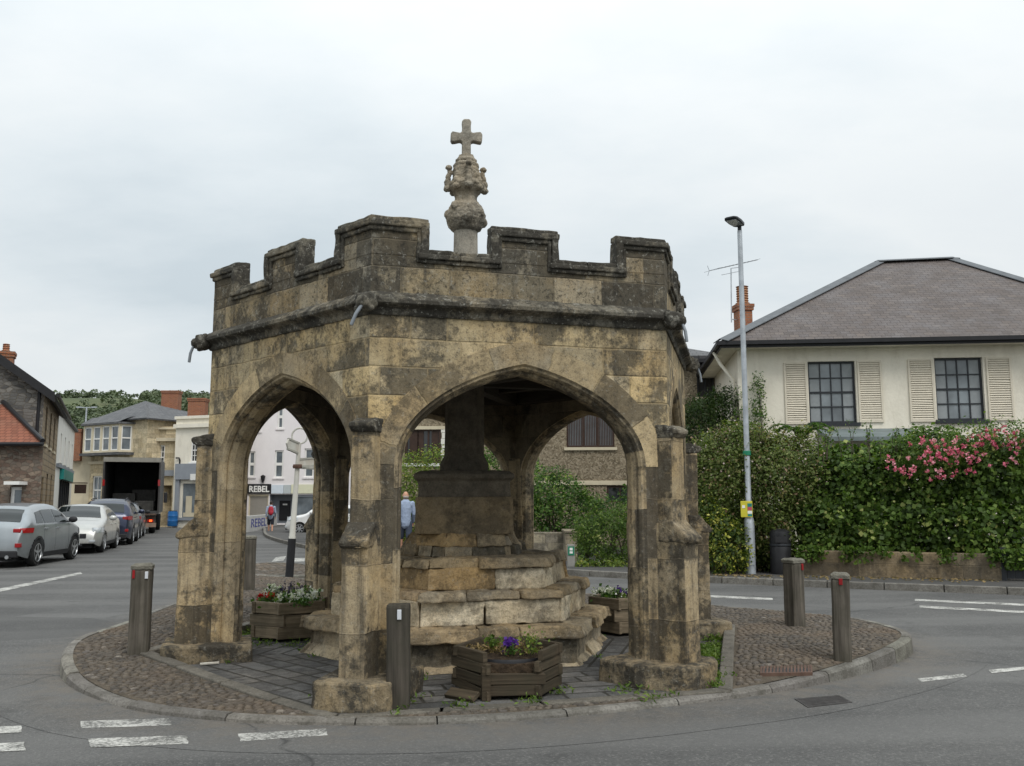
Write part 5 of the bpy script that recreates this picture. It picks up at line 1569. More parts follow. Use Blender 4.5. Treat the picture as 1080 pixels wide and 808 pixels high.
# bath stone building with the bay windows
B0, B1 = at(92, 550, 59.5), at(150.5, 550, 56.5)
bath = thing('bath_stone_building', 'honey coloured stone building with a first floor bay window and grey hipped roof', 'building', (B0.x, B0.y, 0))
BW = Wall(B0, B1); bz = at(121, 443.5, 58).z
ops = [hrect(97, 502, 106.5, 532, B0, B1), hrect(118, 500, 130, 534, B0, B1)]
rect_building(bath, B0, B1, 9.0, ROADZ, bz, M['bath'], ops)
for o_ in ops: window(bath, BW, o_, 2, 2, 'white', 'glass2', 0.09, 0.05, 0.12, 'bath2', True)
by = hrect(97.5, 449, 140.5, 478, B0, B1); pr = 0.75
bq = [BW.p(by[0], 0, 0), BW.p(by[0] + 0.15, -pr, 0), BW.p(by[1] - 0.35, -pr, 0), BW.p(by[1], 0, 0)]
bwall = MB(); trims = []
for i in range(3):
    W_ = Wall(bq[i], bq[i + 1])
    if i == 1: os_ = [(0.12 + W_.L * q, W_.L * q + W_.L * 0.25 - 0.10, by[2] + 0.12, by[3] - 0.1) for q in (0.0, 0.25, 0.5, 0.74)]
    else: os_ = [(0.12, W_.L - 0.1, by[2] + 0.12, by[3] - 0.1)] if W_.L > 0.5 else []
    W_.panel(bwall, by[2], by[3], os_, 0.1); trims.append((W_, os_))
bwall.face([(p.x, p.y, by[2]) for p in bq])
bo = bwall.build('bay_window', M['bath2'], bath)
for W_, os_ in trims:
    for o_ in os_:
        mb = MB(); fr = 0.07
        for (a_, b_, c_, d_) in ((o_[0], o_[0] + fr, o_[2], o_[3]), (o_[1] - fr, o_[1], o_[2], o_[3]), (o_[0] + fr, o_[1] - fr, o_[2], o_[2] + fr), (o_[0] + fr, o_[1] - fr, o_[3] - fr, o_[3]), (o_[0] + fr, o_[1] - fr, (o_[2] + o_[3]) / 2 - 0.04, (o_[2] + o_[3]) / 2 + 0.04)):
            W_.box(mb, a_, b_, 0.03, 0.09, c_, d_)
        mb.build('sash', M['white'], bo)
        mb = MB(); mb.face([W_.p(o_[0], 0.08, o_[2]), W_.p(o_[1], 0.08, o_[2]), W_.p(o_[1], 0.08, o_[3]), W_.p(o_[0], 0.08, o_[3])]); mb.build('pane', M['glass2'], bo)
for i in (0, 1, 2, 3):
    pass
mb = MB()
b2 = [BW.p(by[0] - 0.15, 0, 0), BW.p(by[0] + 0.05, -pr - 0.15, 0), BW.p(by[1] - 0.27, -pr - 0.15, 0), BW.p(by[1] + 0.15, 0, 0)]
mb.prism([(p.x, p.y) for p in b2], by[3] + 0.002, by[3] + 0.12)
mb.prism([(p.x, p.y) for p in b2], by[2] - 0.16, by[2] - 0.003)
mb.face([(b2[0].x, b2[0].y, by[3] + 0.6)] + [(p.x, p.y, by[3] + 0.12) for p in b2[1:3]] + [(b2[3].x, b2[3].y, by[3] + 0.6)])
mb.build('bay_roof', M['greyslate'], bo)
mb = MB(); q = hrect(92, 486, 150, 489, B0, B1); BW.box(mb, -0.05, BW.L + 0.05, -0.15, 0.0, q[2], q[3]); mb.build('string_course', M['bath2'], bath)
o_ = 0.4; e = [BW.p(-o_, -o_, bz), BW.p(BW.L + o_, -o_, bz), BW.p(BW.L + o_, 9 + o_, bz), BW.p(-o_, 9 + o_, bz)]
ap0 = at(153.5, 422, 61.5); ap1 = at(178, 422.5, 66.0)
ap0.z = ap1.z = at(153.5, 422, 61.0).z
for poly in ([e[0], e[1], ap0], [e[1], e[2], ap1, ap0], [e[2], e[3], ap1], [e[3], e[0], ap0, ap1]):
    mb = MB(); slab_roof(mb, [Vector(p) for p in poly], 0.1); mb.build('roof', M['greyslate'], bath)
cq = at(181, 418, 65); chimney(bath, cq.x, cq.y, cq.z - 1.6, at(181, 412.5, 65).z, 1.2, 0.7, 0, 0.0)
# lower wing with two sashes, doorway arch
V0, V1 = at(151.5, 550, 57.3), at(182.5, 550, 57.3)
VW = Wall(V0, V1); vz = at(165, 450, 57.3).z
ops = [hrect(152.5, 470, 161, 484.5, V0, V1), hrect(166, 469.5, 173.5, 495, V0, V1), hrect(167, 512, 180.5, 556, V0, V1), hrect(162.5, 520, 166, 554, V0, V1)]
ops[2][2] = ops[3][2] = 0.0
wing = thing('building_wing', 'lower parapeted stone wing with two white sash windows and a dark doorway', 'building', (V0.x, V0.y, 0))
rect_building(wing, V0, V1, 7.0, ROADZ, vz, M['bath'], ops)
for o_ in ops[:2]: window(wing, VW, o_, 2, 4, 'white', 'glass', 0.08, 0.035, 0.12, 'bath2', True)
mb = MB(); VW.box(mb, ops[2][0], ops[2][1], 1.0, 1.05, 0, ops[2][3]); mb.build('passage_door', M['brownboard'], wing)
mb = MB(); VW.box(mb, ops[3][0], ops[3][1], 0.06, 0.12, 0, ops[3][3]); mb.build('door', M['white'], wing)
for y0, y1, pr_ in ((451, 453, 0.15), (462, 465.5, 0.25), (496, 502, 0.18)):
    q = hrect(152, y0, 182, y1, V0, V1); mb = MB(); VW.box(mb, -0.02, VW.L, -pr_, 0.0, q[2], q[3]); mb.build('cornice', M['bath2'] if y0 != 496 else M['greypaint'], wing)

# white corner shop partly behind the near-left pier
X0, X1 = at(181, 550, 56.3), at(233, 550, 55.0)
corner = thing('corner_shop', 'cream rendered building with a grey blue shop front left of the cross', 'building', (X0.x, X0.y, 0))
XW = Wall(X0, X1); xz = at(200, 440, 56).z
ops = [hrect(201, 462, 213, 487.5, X0, X1), hrect(192, 510, 210, 546, X0, X1), hrect(213, 510, 229, 546, X0, X1)]
rect_building(corner, X0, X1, 2.4, ROADZ, xz, M['cream'], ops)
window(corner, XW, ops[0], 4, 4, 'white', 'glass', 0.09, 0.035, 0.1, 'white', True)
mb = MB()
fz = hrect(186, 489, 231, 549, X0, X1)
XW.box(mb, fz[0], fz[1], -0.22, -0.002, ops[1][3] + 0.25, fz[3]); XW.box(mb, fz[0], fz[0] + 0.28, -0.14, -0.003, fz[2], ops[1][3] + 0.25)
XW.box(mb, ops[1][1] + 0.02, ops[2][0] - 0.02, -0.12, -0.003, fz[2], ops[1][3] + 0.25); XW.box(mb, fz[0] + 0.28, ops[2][1], -0.12, -0.003, fz[2], ops[1][2])
mb.build('shop_front', M['greypaint'], corner)
for o_ in ops[1:]:
    mb = MB(); mb.face([XW.p(o_[0], 0.06, o_[2]), XW.p(o_[1], 0.06, o_[2]), XW.p(o_[1], 0.06, o_[3]), XW.p(o_[0], 0.06, o_[3])]); wq = mb.build('shop_window', M['glass2'], corner)
    mb = MB(); XW.box(mb, o_[0] + 0.25, o_[0] + 0.7, 0.045, 0.055, o_[2] + 0.2, o_[2] + 1.3); XW.box(mb, o_[0] + 0.1, o_[1] - 0.1, 0.04, 0.05, o_[2] + 0.05, o_[2] + 0.3); mb.build('display', M['bath2'], wq)
for y0, y1, pr_ in ((438.5, 441.5, 0.12), (447, 451, 0.2)):
    q = hrect(182, y0, 232, y1, X0, X1); mb = MB(); XW.box(mb, -0.05, XW.L, -pr_, 0.0, q[2], q[3]); mb.build('cornice', M['cream'], corner)
signboard(corner, XW, hrect(203.5, 500, 213, 506.5, X0, X1), M['white'], 0.25, 'notice')
mb = MB(); q0 = XW.p(0.35, -0.08, 0); za_, zb_ = at(189.5, 483, 56).z, at(189, 498, 56).z
mb.tube([q0 + Vector((-0.15, 0, za_)), q0 + Vector((0.05, 0, za_)), q0 + Vector((0.1, 0, za_ - 0.15)), q0 + Vector((0.1, 0, zb_))], 0.05, 8); mb.build('downpipe', M['black'], corner)
mb = MB(); XW.box(mb, 0, XW.L, 0.3, 2.4, xz - 0.4, xz - 0.05); mb.build('roof', M['greyslate'], corner)
cq = at(209, 430, 57.2); chimney(corner, cq.x, cq.y, cq.z - 1.6, at(209, 420.5, 57.2).z, 1.05, 0.8, 0, 0.05)

# --- garden walls on the right and behind
gw = MB(); gw0, gw1 = gp(846, 606.5, PAVZ), gp(1061, 612.5, PAVZ)
GWl = Wall(gw0, gw1)
gtop = at(950, 582.5, (gw0.y + gw1.y) / 2).z
GWl.box(gw, 0, GWl.L, 0.0, 0.32, -0.05, gtop)
gwo = gw.build('garden_wall', M['gardenwall'], bevel=0.02, subd=3, disp=0.02, dscale=0.3)
tag(gwo, 'low brown stained garden wall under the ivy hedge beside the far pavement', 'wall')
wb = MB(); q0, q1 = at(560, 590, 24.4), at(600.5, 590, 24.2); WBl = Wall(q0, q1); WBl.box(wb, -2.0, WBl.L, 0, 0.3, 0.0, at(580, 561.5, 24.3).z)
wo_ = wb.build('garden_wall', M['greywall'], bevel=0.02); tag(wo_, 'grey stone garden wall below the green hedge, seen through the front arch', 'wall')
wb = MB(); q0, q1 = at(596.5, 590, 23.3), at(609, 590, 23.3); zt = at(600, 562, 23.3).z
wb.box(q0.x, q1.x, 23.3, 24.6, 0.0, zt); wb.box(q0.x - 0.03, q1.x + 0.03, 23.27, 24.63, zt, zt + 0.06)
wo_ = wb.build('gate_pier', M['greywall'], bevel=0.012); tag(wo_, 'stone gate pier at the end of the grey garden wall', 'gate pier')
pst = thing('marker_post', 'short concrete post with a small green sign at the driveway edge', 'post', gp(602.5, 598, PAVZ))
wb = MB(); q = gp(602.5, 598, PAVZ); hh = at(602, 574.5, q.y).z
wb.box(q.x - 0.085, q.x + 0.085, q.y, q.y + 0.12, PAVZ, hh); wb.build('post', M['concrete'], pst, bevel=0.01)
wb = MB(); wb.box(q.x - 0.07, q.x + 0.07, q.y - 0.012, q.y - 0.001, hh - 0.24, hh - 0.04); gs_ = wb.build('sign_plate', M['green'], pst)
wb = MB(); wb.box(q.x - 0.035, q.x + 0.035, q.y - 0.018, q.y - 0.013, hh - 0.13, hh - 0.07); wb.box(q.x - 0.035, q.x + 0.035, q.y - 0.018, q.y - 0.013, hh - 0.2, hh - 0.15); wb.build('sign_mark', M['white'], gs_)
# gate at the right edge
gt = thing('gate', 'dark boarded gate beside the end of the garden wall at the right edge', 'gate', gp(1063, 612, PAVZ))
ga, gb = gp(1063, 612.5, PAVZ), gp(1063, 612.5, PAVZ) + Vector((1.15, -0.4, 0)); GTl = Wall(ga, gb)
zt = at(1070, 583, ga.y).z
wb = MB()
for i in range(9): GTl.box(wb, i * 0.13, i * 0.13 + 0.124, 0.0, 0.03, 0.08, zt)
wb.build('boards', M['darkgrey'], gt)
wb = MB(); GTl.box(wb, 0.0, 1.17, 0.03, 0.07, 0.2, 0.3); GTl.box(wb, 0, 1.17, 0.03, 0.07, zt - 0.2, zt - 0.1); GTl.box(wb, -0.1, -0.01, -0.02, 0.08, -0.02, zt + 0.1); wb.build('frame', M['darkgrey'], gt)
nt = thing('notice_board', 'small white notice on a post behind the gate at the right edge', 'notice', at(1078, 580, ga.y + 0.6))
q = at(1080, 566, ga.y + 0.6); wb = MB(); wb.box(q.x - 0.13, q.x + 0.2, q.y - 0.01, q.y + 0.01, q.z - 0.12, q.z + 0.12); wb.build('panel', M['white'], nt)
wb = MB(); wb.box(q.x + 0.0, q.x + 0.05, q.y + 0.011, q.y + 0.05, 0.0, q.z + 0.1); wb.build('post', M['darkgrey'], nt)
# ramp wall with the painted name
r0, r1 = at(253, 560, 46.0), at(292, 560, 56.5)
RWl = Wall((r0.x, r0.y), (r1.x, r1.y))
wb = MB(); RWl.box(wb, 0, RWl.L, 0, 0.25, ROADZ - 0.02, 0.75)
rwo = wb.build('ramp_wall', plain('ramp_render', (0.42, 0.41, 0.39), 0.85, 0.06, 2, grime=0.3, gcol=(0.2, 0.19, 0.17)), bevel=0.01)
tag(rwo, 'low pale rendered ramp wall carrying blue painted lettering by the shop', 'wall')
u0 = hit(262, 555, r0, r1)[0]; u1 = hit(283, 546, r0, r1)[0]
bl = plain('blue_lettering', (0.03, 0.04, 0.22), 0.5, 0.1)
text_mesh('lettering', 'REBEL', 0.66, bl, frame_matrix(RWl.p((u0 + u1) / 2, -0.01, 0.33), RWl.t, (0, 0, 1)), rwo, bold=False, xs=max(1.0, (u1 - u0) / 2.2), extrude=0.004)
# ------------------------------------------------------------------ vegetation
G = {}
G['ivy'] = leafmat('ivy_leaf', [(0.0, (0.03, 0.055, 0.011)), (0.4, (0.07, 0.125, 0.022)), (0.72, (0.125, 0.20, 0.036)), (0.9, (0.21, 0.28, 0.065)), (1.0, (0.40, 0.42, 0.14))])
G['abelia'] = leafmat('abelia_leaf', [(0.0, (0.045, 0.07, 0.016)), (0.35, (0.10, 0.14, 0.032)), (0.65, (0.17, 0.21, 0.06)), (0.85, (0.25, 0.235, 0.095)), (1.0, (0.33, 0.21, 0.135))])
G['hedge'] = leafmat('hedge_leaf', [(0.0, (0.022, 0.052, 0.012)), (0.5, (0.06, 0.125, 0.024)), (0.8, (0.13, 0.22, 0.04)), (1.0, (0.26, 0.34, 0.075))])
G['lime'] = leafmat('lime_leaf', [(0.0, (0.07, 0.11, 0.02)), (0.5, (0.15, 0.22, 0.04)), (0.8, (0.30, 0.33, 0.07)), (1.0, (0.42, 0.37, 0.08))])
G['yellow'] = leafmat('variegated_leaf', [(0.0, (0.035, 0.065, 0.015)), (0.5, (0.07, 0.11, 0.02)), (0.68, (0.24, 0.27, 0.04)), (0.85, (0.5, 0.48, 0.08)), (1.0, (0.62, 0.58, 0.16))])
G['conifer'] = leafmat('conifer_leaf', [(0.0, (0.018, 0.035, 0.010)), (0.6, (0.04, 0.07, 0.018)), (1.0, (0.075, 0.11, 0.03))])
G['wood'] = leafmat('hazed_woodland_leaf', [(0.0, (0.085, 0.112, 0.068)), (0.5, (0.108, 0.138, 0.08)), (0.85, (0.13, 0.158, 0.088)), (1.0, (0.15, 0.17, 0.095))], 0.8, 0.1)  # lightened, greyed greens: distance haze put into the leaf colour
G['rose'] = leafmat('rose_petal', [(0.0, (0.5, 0.07, 0.15)), (0.5, (0.68, 0.17, 0.27)), (1.0, (0.78, 0.42, 0.48))], 0.6, 0.2)
G['palepink'] = leafmat('pale_petal', [(0.0, (0.5, 0.36, 0.33)), (1.0, (0.66, 0.56, 0.52))], 0.6, 0.2)
G['whitepetal'] = leafmat('white_petal', [(0.0, (0.66, 0.66, 0.62)), (1.0, (0.8, 0.8, 0.77))], 0.6, 0.2)
G['redpetal'] = leafmat('red_petal', [(0.0, (0.4, 0.01, 0.01)), (1.0, (0.6, 0.03, 0.02))], 0.6, 0.2)
G['purple'] = leafmat('purple_petal', [(0.0, (0.05, 0.015, 0.16)), (1.0, (0.13, 0.04, 0.36))], 0.6, 0.2)
G['lavender'] = leafmat('lavender_petal', [(0.0, (0.05, 0.045, 0.085)), (1.0, (0.11, 0.09, 0.16))], 0.7, 0.2)
G['grass'] = leafmat('grass_blade', [(0.0, (0.05, 0.09, 0.015)), (0.6, (0.11, 0.18, 0.03)), (1.0, (0.2, 0.25, 0.06))], 0.6, 0.3)
G['straw'] = leafmat('dry_stem', [(0.0, (0.16, 0.11, 0.05)), (1.0, (0.33, 0.24, 0.11))], 0.8, 0.2)

def leaves(name, P, size, colr, mat, parent=None, up=0.35, aspect=0.55, outv=None, jit=0.5, fold=0.25, kind=None):
    """one mesh of N folded leaf quads"""
    P = np.asarray(P, dtype=np.float64); N = len(P)
    nrm = rng.normal(size=(N, 3)); nrm /= np.linalg.norm(nrm, axis=1)[:, None]
    nrm[:, 2] += up
    if outv is not None: nrm += outv * 0.9
    nrm /= np.linalg.norm(nrm, axis=1)[:, None]
    a = rng.normal(size=(N, 3)); a -= nrm * (a * nrm).sum(1)[:, None]; a /= np.linalg.norm(a, axis=1)[:, None]
    b = np.cross(nrm, a)
    s = (size * (1 + jit * rng.uniform(-1, 1, N)))[:, None]
    off = np.array(world_off(parent)) if parent is not None else 0.0
    P = P - off
    v = np.empty((N, 4, 3))
    v[:, 0] = P - a * s * 0.5; v[:, 1] = P + b * s * 0.5 * aspect + nrm * s * fold * 0.3
    v[:, 2] = P + a * s * 0.5 - nrm * s * fold * 0.3; v[:, 3] = P - b * s * 0.5 * aspect + nrm * s * fold * 0.3
    me = bpy.data.meshes.new(name)
    me.vertices.add(4 * N); me.vertices.foreach_set('co', v.ravel().astype(np.float32))
    me.loops.add(4 * N); me.loops.foreach_set('vertex_index', np.arange(4 * N, dtype=np.int32))
    me.polygons.add(N); me.polygons.foreach_set('loop_start', np.arange(0, 4 * N, 4, dtype=np.int32))
    try: me.polygons.foreach_set('loop_total', np.full(N, 4, dtype=np.int32))
    except Exception: pass
    me.update(calc_edges=True)
    ca = me.color_attributes.new('Col', 'FLOAT_COLOR', 'CORNER')
    c = np.ones((N, 4), dtype=np.float32); c[:, :3] = np.clip(colr, 0, 1)[:, None]
    ca.data.foreach_set('color', np.repeat(c, 4, axis=0).ravel())
    me.materials.append(mat)
    o = bpy.data.objects.new(name, me); COL.objects.link(o)
    if parent is not None: o.parent = parent
    if kind: o['kind'] = kind
    return o

def crown_pts(ells, nclump, per, spread, front=True, noi=0.25, nf=1.1, rmin=0.62, seed=0, zmin=-1e9):
    """leaf points on lumpy ellipsoid shells; returns points, tone, outward direction"""
    r_ = np.random.default_rng(seed + 11)
    wts = np.array([e[3] * e[4] + e[3] * e[5] + e[4] * e[5] for e in ells]); wts = wts / wts.sum()
    P = []; T = []; O = []
    for q in range(nclump):
        e = ells[r_.choice(len(ells), p=wts)]
        for _ in range(30):
            d = r_.normal(size=3); d /= np.linalg.norm(d)
            if front and d[1] > 0.25 and r_.random() < 0.75: continue
            c = np.array(e[:3]); rr = np.array(e[3:6])
            nz = noise.noise(Vector((c + d * rr) * nf + seed))
            f = (rmin + (1.02 - rmin) * r_.random() ** 0.45) * (1 + noi * nz)
            p = c + d * rr * f
            if p[2] < zmin: continue
            # skip clumps buried in another ellipsoid
            bur = False
            for e2 in ells:
                if e2 is e: continue
                if (((p - np.array(e2[:3])) / (np.array(e2[3:6]) * 0.72)) ** 2).sum() < 1: bur = True; break
            if not bur: break
        k = max(3, int(per * r_.uniform(0.6, 1.4)))
        P.append(p + r_.normal(size=(k, 3)) * spread)
        T.append(np.clip(r_.normal(0.42, 0.23) + r_.normal(0, 0.15, k) + 0.22 * (f - 0.85) , 0, 1))
        O.append(np.repeat(d[None], k, 0))
    return np.concatenate(P), np.concatenate(T), np.concatenate(O)

def stems(name, base, tops, r0, r1, mat, parent):
    b = MB()
    for tp in tops:
        base_ = Vector(base) + Vector((random.uniform(-1, 1), random.uniform(-1, 1), 0)) * r0 * 2
        mid = base_.lerp(Vector(tp), 0.5) + Vector((random.uniform(-1, 1), random.uniform(-1, 1), 0.3)) * 0.12
        b.tube([base_, mid, tp], [r0, (r0 + r1) / 2, r1], 6)
    return b.build(name, mat, parent)

def bush(name, label, cat, ells, nclump, per, spread, leaf, mat, seed=0, stem=True, stemr=0.03, group=None, zmin=0.02, up=0.35, aspect=0.55, noi=0.25, nf=1.1, rmin=0.62):
    base = (sum(e[0] for e in ells) / len(ells), sum(e[1] for e in ells) / len(ells), 0.0)
    t = thing(name, label, cat, base, 0, group)
    P, T, O = crown_pts(ells, nclump, per, spread, True, noi, nf, rmin, seed, zmin)
    P[:, 2] = np.maximum(P[:, 2], zmin)
    leaves('foliage', P, leaf, T, mat, t, up, aspect, O)
    if stem:
        tops = []
        for e in ells:
            for _ in range(3): tops.append((e[0] + random.uniform(-.5, .5) * e[3], e[1] + random.uniform(-.4, .4) * e[4], e[2] + random.uniform(-.2, .6) * e[5]))
        b = MB()
        for e, k in [(e, k) for e in ells for k in range(3)]:
            tp = (e[0] + random.uniform(-.5, .5) * e[3], e[1] + random.uniform(-.3, .4) * e[4], e[2] + random.uniform(-.1, .6) * e[5])
            bs = Vector((e[0] + random.uniform(-.2, .2) * e[3], e[1] + random.uniform(-.1, .2) * e[4], 0.0))
            mid = bs.lerp(Vector(tp), 0.5) + Vector((random.uniform(-1, 1), random.uniform(-1, 1), 0)) * 0.1
            b.tube([bs, mid, tp], [stemr, stemr * 0.8, stemr * 0.35], 6)
        roots = sorted(((e[0], e[1] + .1, .01) for e in ells), key=lambda q: q[0])
        b.tube([(roots[0][0] - .3, roots[0][1], .01)] + roots, .02, 6)
        b.build('stems', M['bark'], t)
    return t, (P, T, O)

def E(px, pyc, Y, rx, ry, rz):
    q = at(px, pyc, Y); return (q.x, q.y, q.z, rx, ry, rz)

# right-hand hedge: abelia, ivy, rose, variegated shrub
ab = [E(742, 545, 20.6, 0.6, 0.7, 1.2), E(800, 545, 20.6, 0.9, 0.6, 1.2), E(846, 560, 20.3, 0.7, 0.6, 1.0), E(752, 520, 20.4, 0.75, 0.8, 1.2), E(785, 512, 20.2, 0.8, 0.8, 1.12), E(815, 515, 20.0, 0.8, 0.8, 1.15), E(845, 512, 20.0, 0.7, 0.8, 1.0), E(760, 570, 20.2, 0.9, 0.7, 0.9), E(825, 565, 19.9, 0.8, 0.6, 0.9), E(788, 482, 20.3, 0.7, 0.6, 0.6)]
abt, pts = bush('shrub', 'tall loose shrub with bronze tips and pale flowers behind the lamp post', 'shrub', ab, 4100, 16, 0.10, 0.068, G['abelia'], 1, nf=1.9, noi=0.45, rmin=0.5)
P, T, O = pts; sel = rng.random(len(P)) < 0.035; sel &= P[:, 2] > 1.7
leaves('blossom', P[sel] + O[sel] * 0.09, 0.04, rng.random(sel.sum()), G['palepink'], abt, 0.6, 0.9)
# long arching shoots on top
b = MB(); tips = []
for i in range(60):
    e = random.choice(ab[3:7] + [ab[9]]); x, y = e[0] + random.uniform(-.7, .7), e[1] + random.uniform(-.5, .3); z = e[2] + e[5] * 0.85
    d = Vector((random.uniform(-.25, .25), random.uniform(-.2, .1), random.uniform(.15, .42)))
    p0 = Vector((x, y, z)); p1 = p0 + d; b.tube([p0, p0.lerp(p1, .5) + Vector((0, 0, .04)), p1], [0.006, 0.005, 0.002], 5)
    for k in range(9): tips.append(p0.lerp(p1, 0.2 + k * 0.09) + Vector((random.gauss(0, .03), random.gauss(0, .03), random.gauss(0, .03))))
b.build('shoots', M['bark'], abt)['kind'] = 'stuff'
leaves('shoot_leaves', np.array([tuple(p) for p in tips]), 0.055, rng.normal(0.6, 0.2, len(tips)), G['abelia'], abt)

iv = []
for i, (px, top, Y) in enumerate([(868, 478, 19.7), (893, 474, 19.6), (918, 472, 19.4), (945, 468, 19.2), (972, 464, 19.0), (1000, 462, 18.8), (1028, 462, 18.6), (1052, 466, 18.4), (1078, 466, 19.0)]):
    q = at(px, top, Y); iv.append((q.x, Y + 0.15, q.z - 0.95 + random.uniform(-.08, .08), 0.62, 0.75, 0.98))
    q2 = at(px, 560, Y)
    if px < 1070: iv.append((q2.x, Y - 0.12, 0.98, 0.60, 0.62, 0.6))
ivt, pts = bush('ivy_hedge', 'dense dark green ivy hedge spilling over the brown garden wall', 'hedge', iv, 2900, 16, 0.088, 0.09, G['ivy'], 2, zmin=0.42, aspect=0.85, nf=1.9, noi=0.42, rmin=0.5)
# trailing ivy down the wall
P = []; 
for i in range(70):
    px = random.choice([random.gauss(1035, 14), random.gauss(960, 30), random.gauss(860, 8), random.gauss(900, 20)]); q = at(px, 580, 18.6); f = (q.x - gw0.x) / (gw1.x - gw0.x)
    y = gw0.y + (gw1.y - gw0.y) * f - 0.05; L = abs(random.gauss(0.1, 0.12)) if px < 1010 else random.uniform(0.1, 0.32)
    for k in range(int(10 + L * 50)): P.append((q.x + random.gauss(0, .06), y - random.uniform(0, .1), gtop + 0.1 - random.uniform(0, L + .08)))
leaves('trailing_leaves', np.array(P), 0.075, rng.normal(0.5, 0.2, len(P)), G['ivy'], ivt, 0.1, 0.85)
# rose
rs = [E(955, 480, 18.6, 0.5, 0.45, 0.32), E(990, 476, 18.4, 0.55, 0.45, 0.36), E(1025, 470, 18.3, 0.55, 0.45, 0.38), E(1060, 468, 18.2, 0.6, 0.5, 0.42), E(1085, 472, 18.2, 0.5, 0.5, 0.45)]
rt, pts = bush('rose_bush', 'rambling rose covered in pink blooms over the top of the ivy hedge', 'rose bush', rs, 420, 13, 0.09, 0.06, G['ivy'], 3, nf=2, stem=False)
BL = []
for (px, py, n, s) in ((1000, 482, 26, 13), (1012, 474, 16, 10), (985, 478, 16, 9), (1020, 484, 10, 8), (945, 490, 9, 8), (958, 495, 6, 7), (1060, 462, 18, 12), (1075, 470, 14, 9), (1040, 466, 8, 8), (1072, 490, 6, 6), (995, 500, 6, 5), (970, 470, 6, 8), (1030, 492, 4, 6)):
    for i in range(n): BL.append(tuple(at(px + random.gauss(0, s * 1.25), py + random.gauss(0, s * 0.7), 17.75 + random.uniform(-.1, .12))))
BP = []; BT = []
for c in BL:
    c = np.array(c); k = 14; tone = random.gauss(0.5, 0.22)
    BP.append(c + rng.normal(size=(k, 3)) * 0.02); BT.append(np.clip(tone + rng.normal(0, .15, k), 0, 1))
leaves('blooms', np.concatenate(BP), 0.038, np.concatenate(BT), G['rose'], rt, 0.3, 0.9)
# shoots of rose and tall weeds on top of the hedge
P = []; T = []; b = MB()
for i in range(46):
    px = random.uniform(860, 1075); q = at(px, random.uniform(462, 474), 18.7); L = random.uniform(.15, .5)
    p1 = q + Vector((random.uniform(-.15, .15), 0, L)); b.tube([q - Vector((0, 0, .3)), q.lerp(p1, .5), p1], [.007, .005, .002], 5)
    for k in range(int(6 + L * 22)): P.append(tuple(q.lerp(p1, random.random()) + Vector((random.gauss(0, .035), random.gauss(0, .035), 0)))); T.append(random.gauss(.6, .2))
b.build('shoots', M['bark'], rt)['kind'] = 'stuff'; leaves('shoot_leaves', np.array(P), 0.055, np.array(T), G['hedge'], rt)
# variegated shrub
ye = [E(765, 585, 19.3, 0.42, 0.35, 0.55), E(757, 560, 19.4, 0.32, 0.3, 0.5), E(778, 575, 19.25, 0.25, 0.3, 0.45), E(750, 540, 19.6, 0.22, 0.25, 0.3)]
bush('variegated_shrub', 'small shrub with yellow edged leaves at the foot of the lamp post', 'shrub', ye, 210, 12, 0.06, 0.07, G['yellow'], 4, stemr=0.012, nf=2.5, noi=0.4)
# dark conifer and fern-like shrubs beside the house
bush('conifer', 'dark feathery conifer between the pebbledash building and the shuttered house', 'conifer', [E(738, 452, 24.5, 0.7, 0.7, 0.8), E(748, 440, 24.6, 0.6, 0.6, 0.55), E(765, 445, 24.5, 0.5, 0.5, 0.9), E(745, 480, 24.2, 1.0, 0.7, 1.2)], 620, 16, 0.12, 0.10, G['conifer'], 5, aspect=0.3, nf=2, noi=0.4, up=0.1)
bush('climbing_ivy', 'narrow climber growing up the left corner of the shuttered house', 'climber', [E(799, 425, 23.75, 0.13, 0.12, 0.75), E(797, 455, 23.7, 0.2, 0.15, 0.6), E(781, 440, 23.9, 0.12, 0.1, 0.7), E(801, 408, 23.8, 0.06, 0.06, 0.3)], 130, 12, 0.07, 0.06, G['hedge'], 6, stemr=0.012, nf=3)
fr = thing('fern', 'arching fern fronds showing above the hedge below the first window', 'fern', (at(850, 470, 20.2).x, 20.2, 0))
P = []; b = MB(); c = at(846, 462, 20.2)
for i in range(13):
    a = random.uniform(-PI, 0.2); L = random.uniform(.5, .9)
    for k in range(26):
        f = k / 25; p = c + Vector((math.cos(a) * L * f, math.sin(a) * L * f * .5, 0.35 * math.sin(f * 2.6) * L))
        for sg in (-1, 1):
            for m_ in range(3): P.append(tuple(p + Vector((-math.sin(a), math.cos(a) * .5, -.1)) * sg * .04 * (m_ + 1) * (1 - f * .8)))
    b.tube([c + Vector((math.cos(a) * L * f, math.sin(a) * L * f * .5, 0.35 * math.sin(f * 2.6) * L)) for f in (0, .33, .66, 1)], [.01, .008, .005, .002], 5)
b.build('stems', M['bark'], fr); leaves('fronds', np.array(P), 0.055, rng.normal(.55, .15, len(P)), G['hedge'], fr, .6, .4)

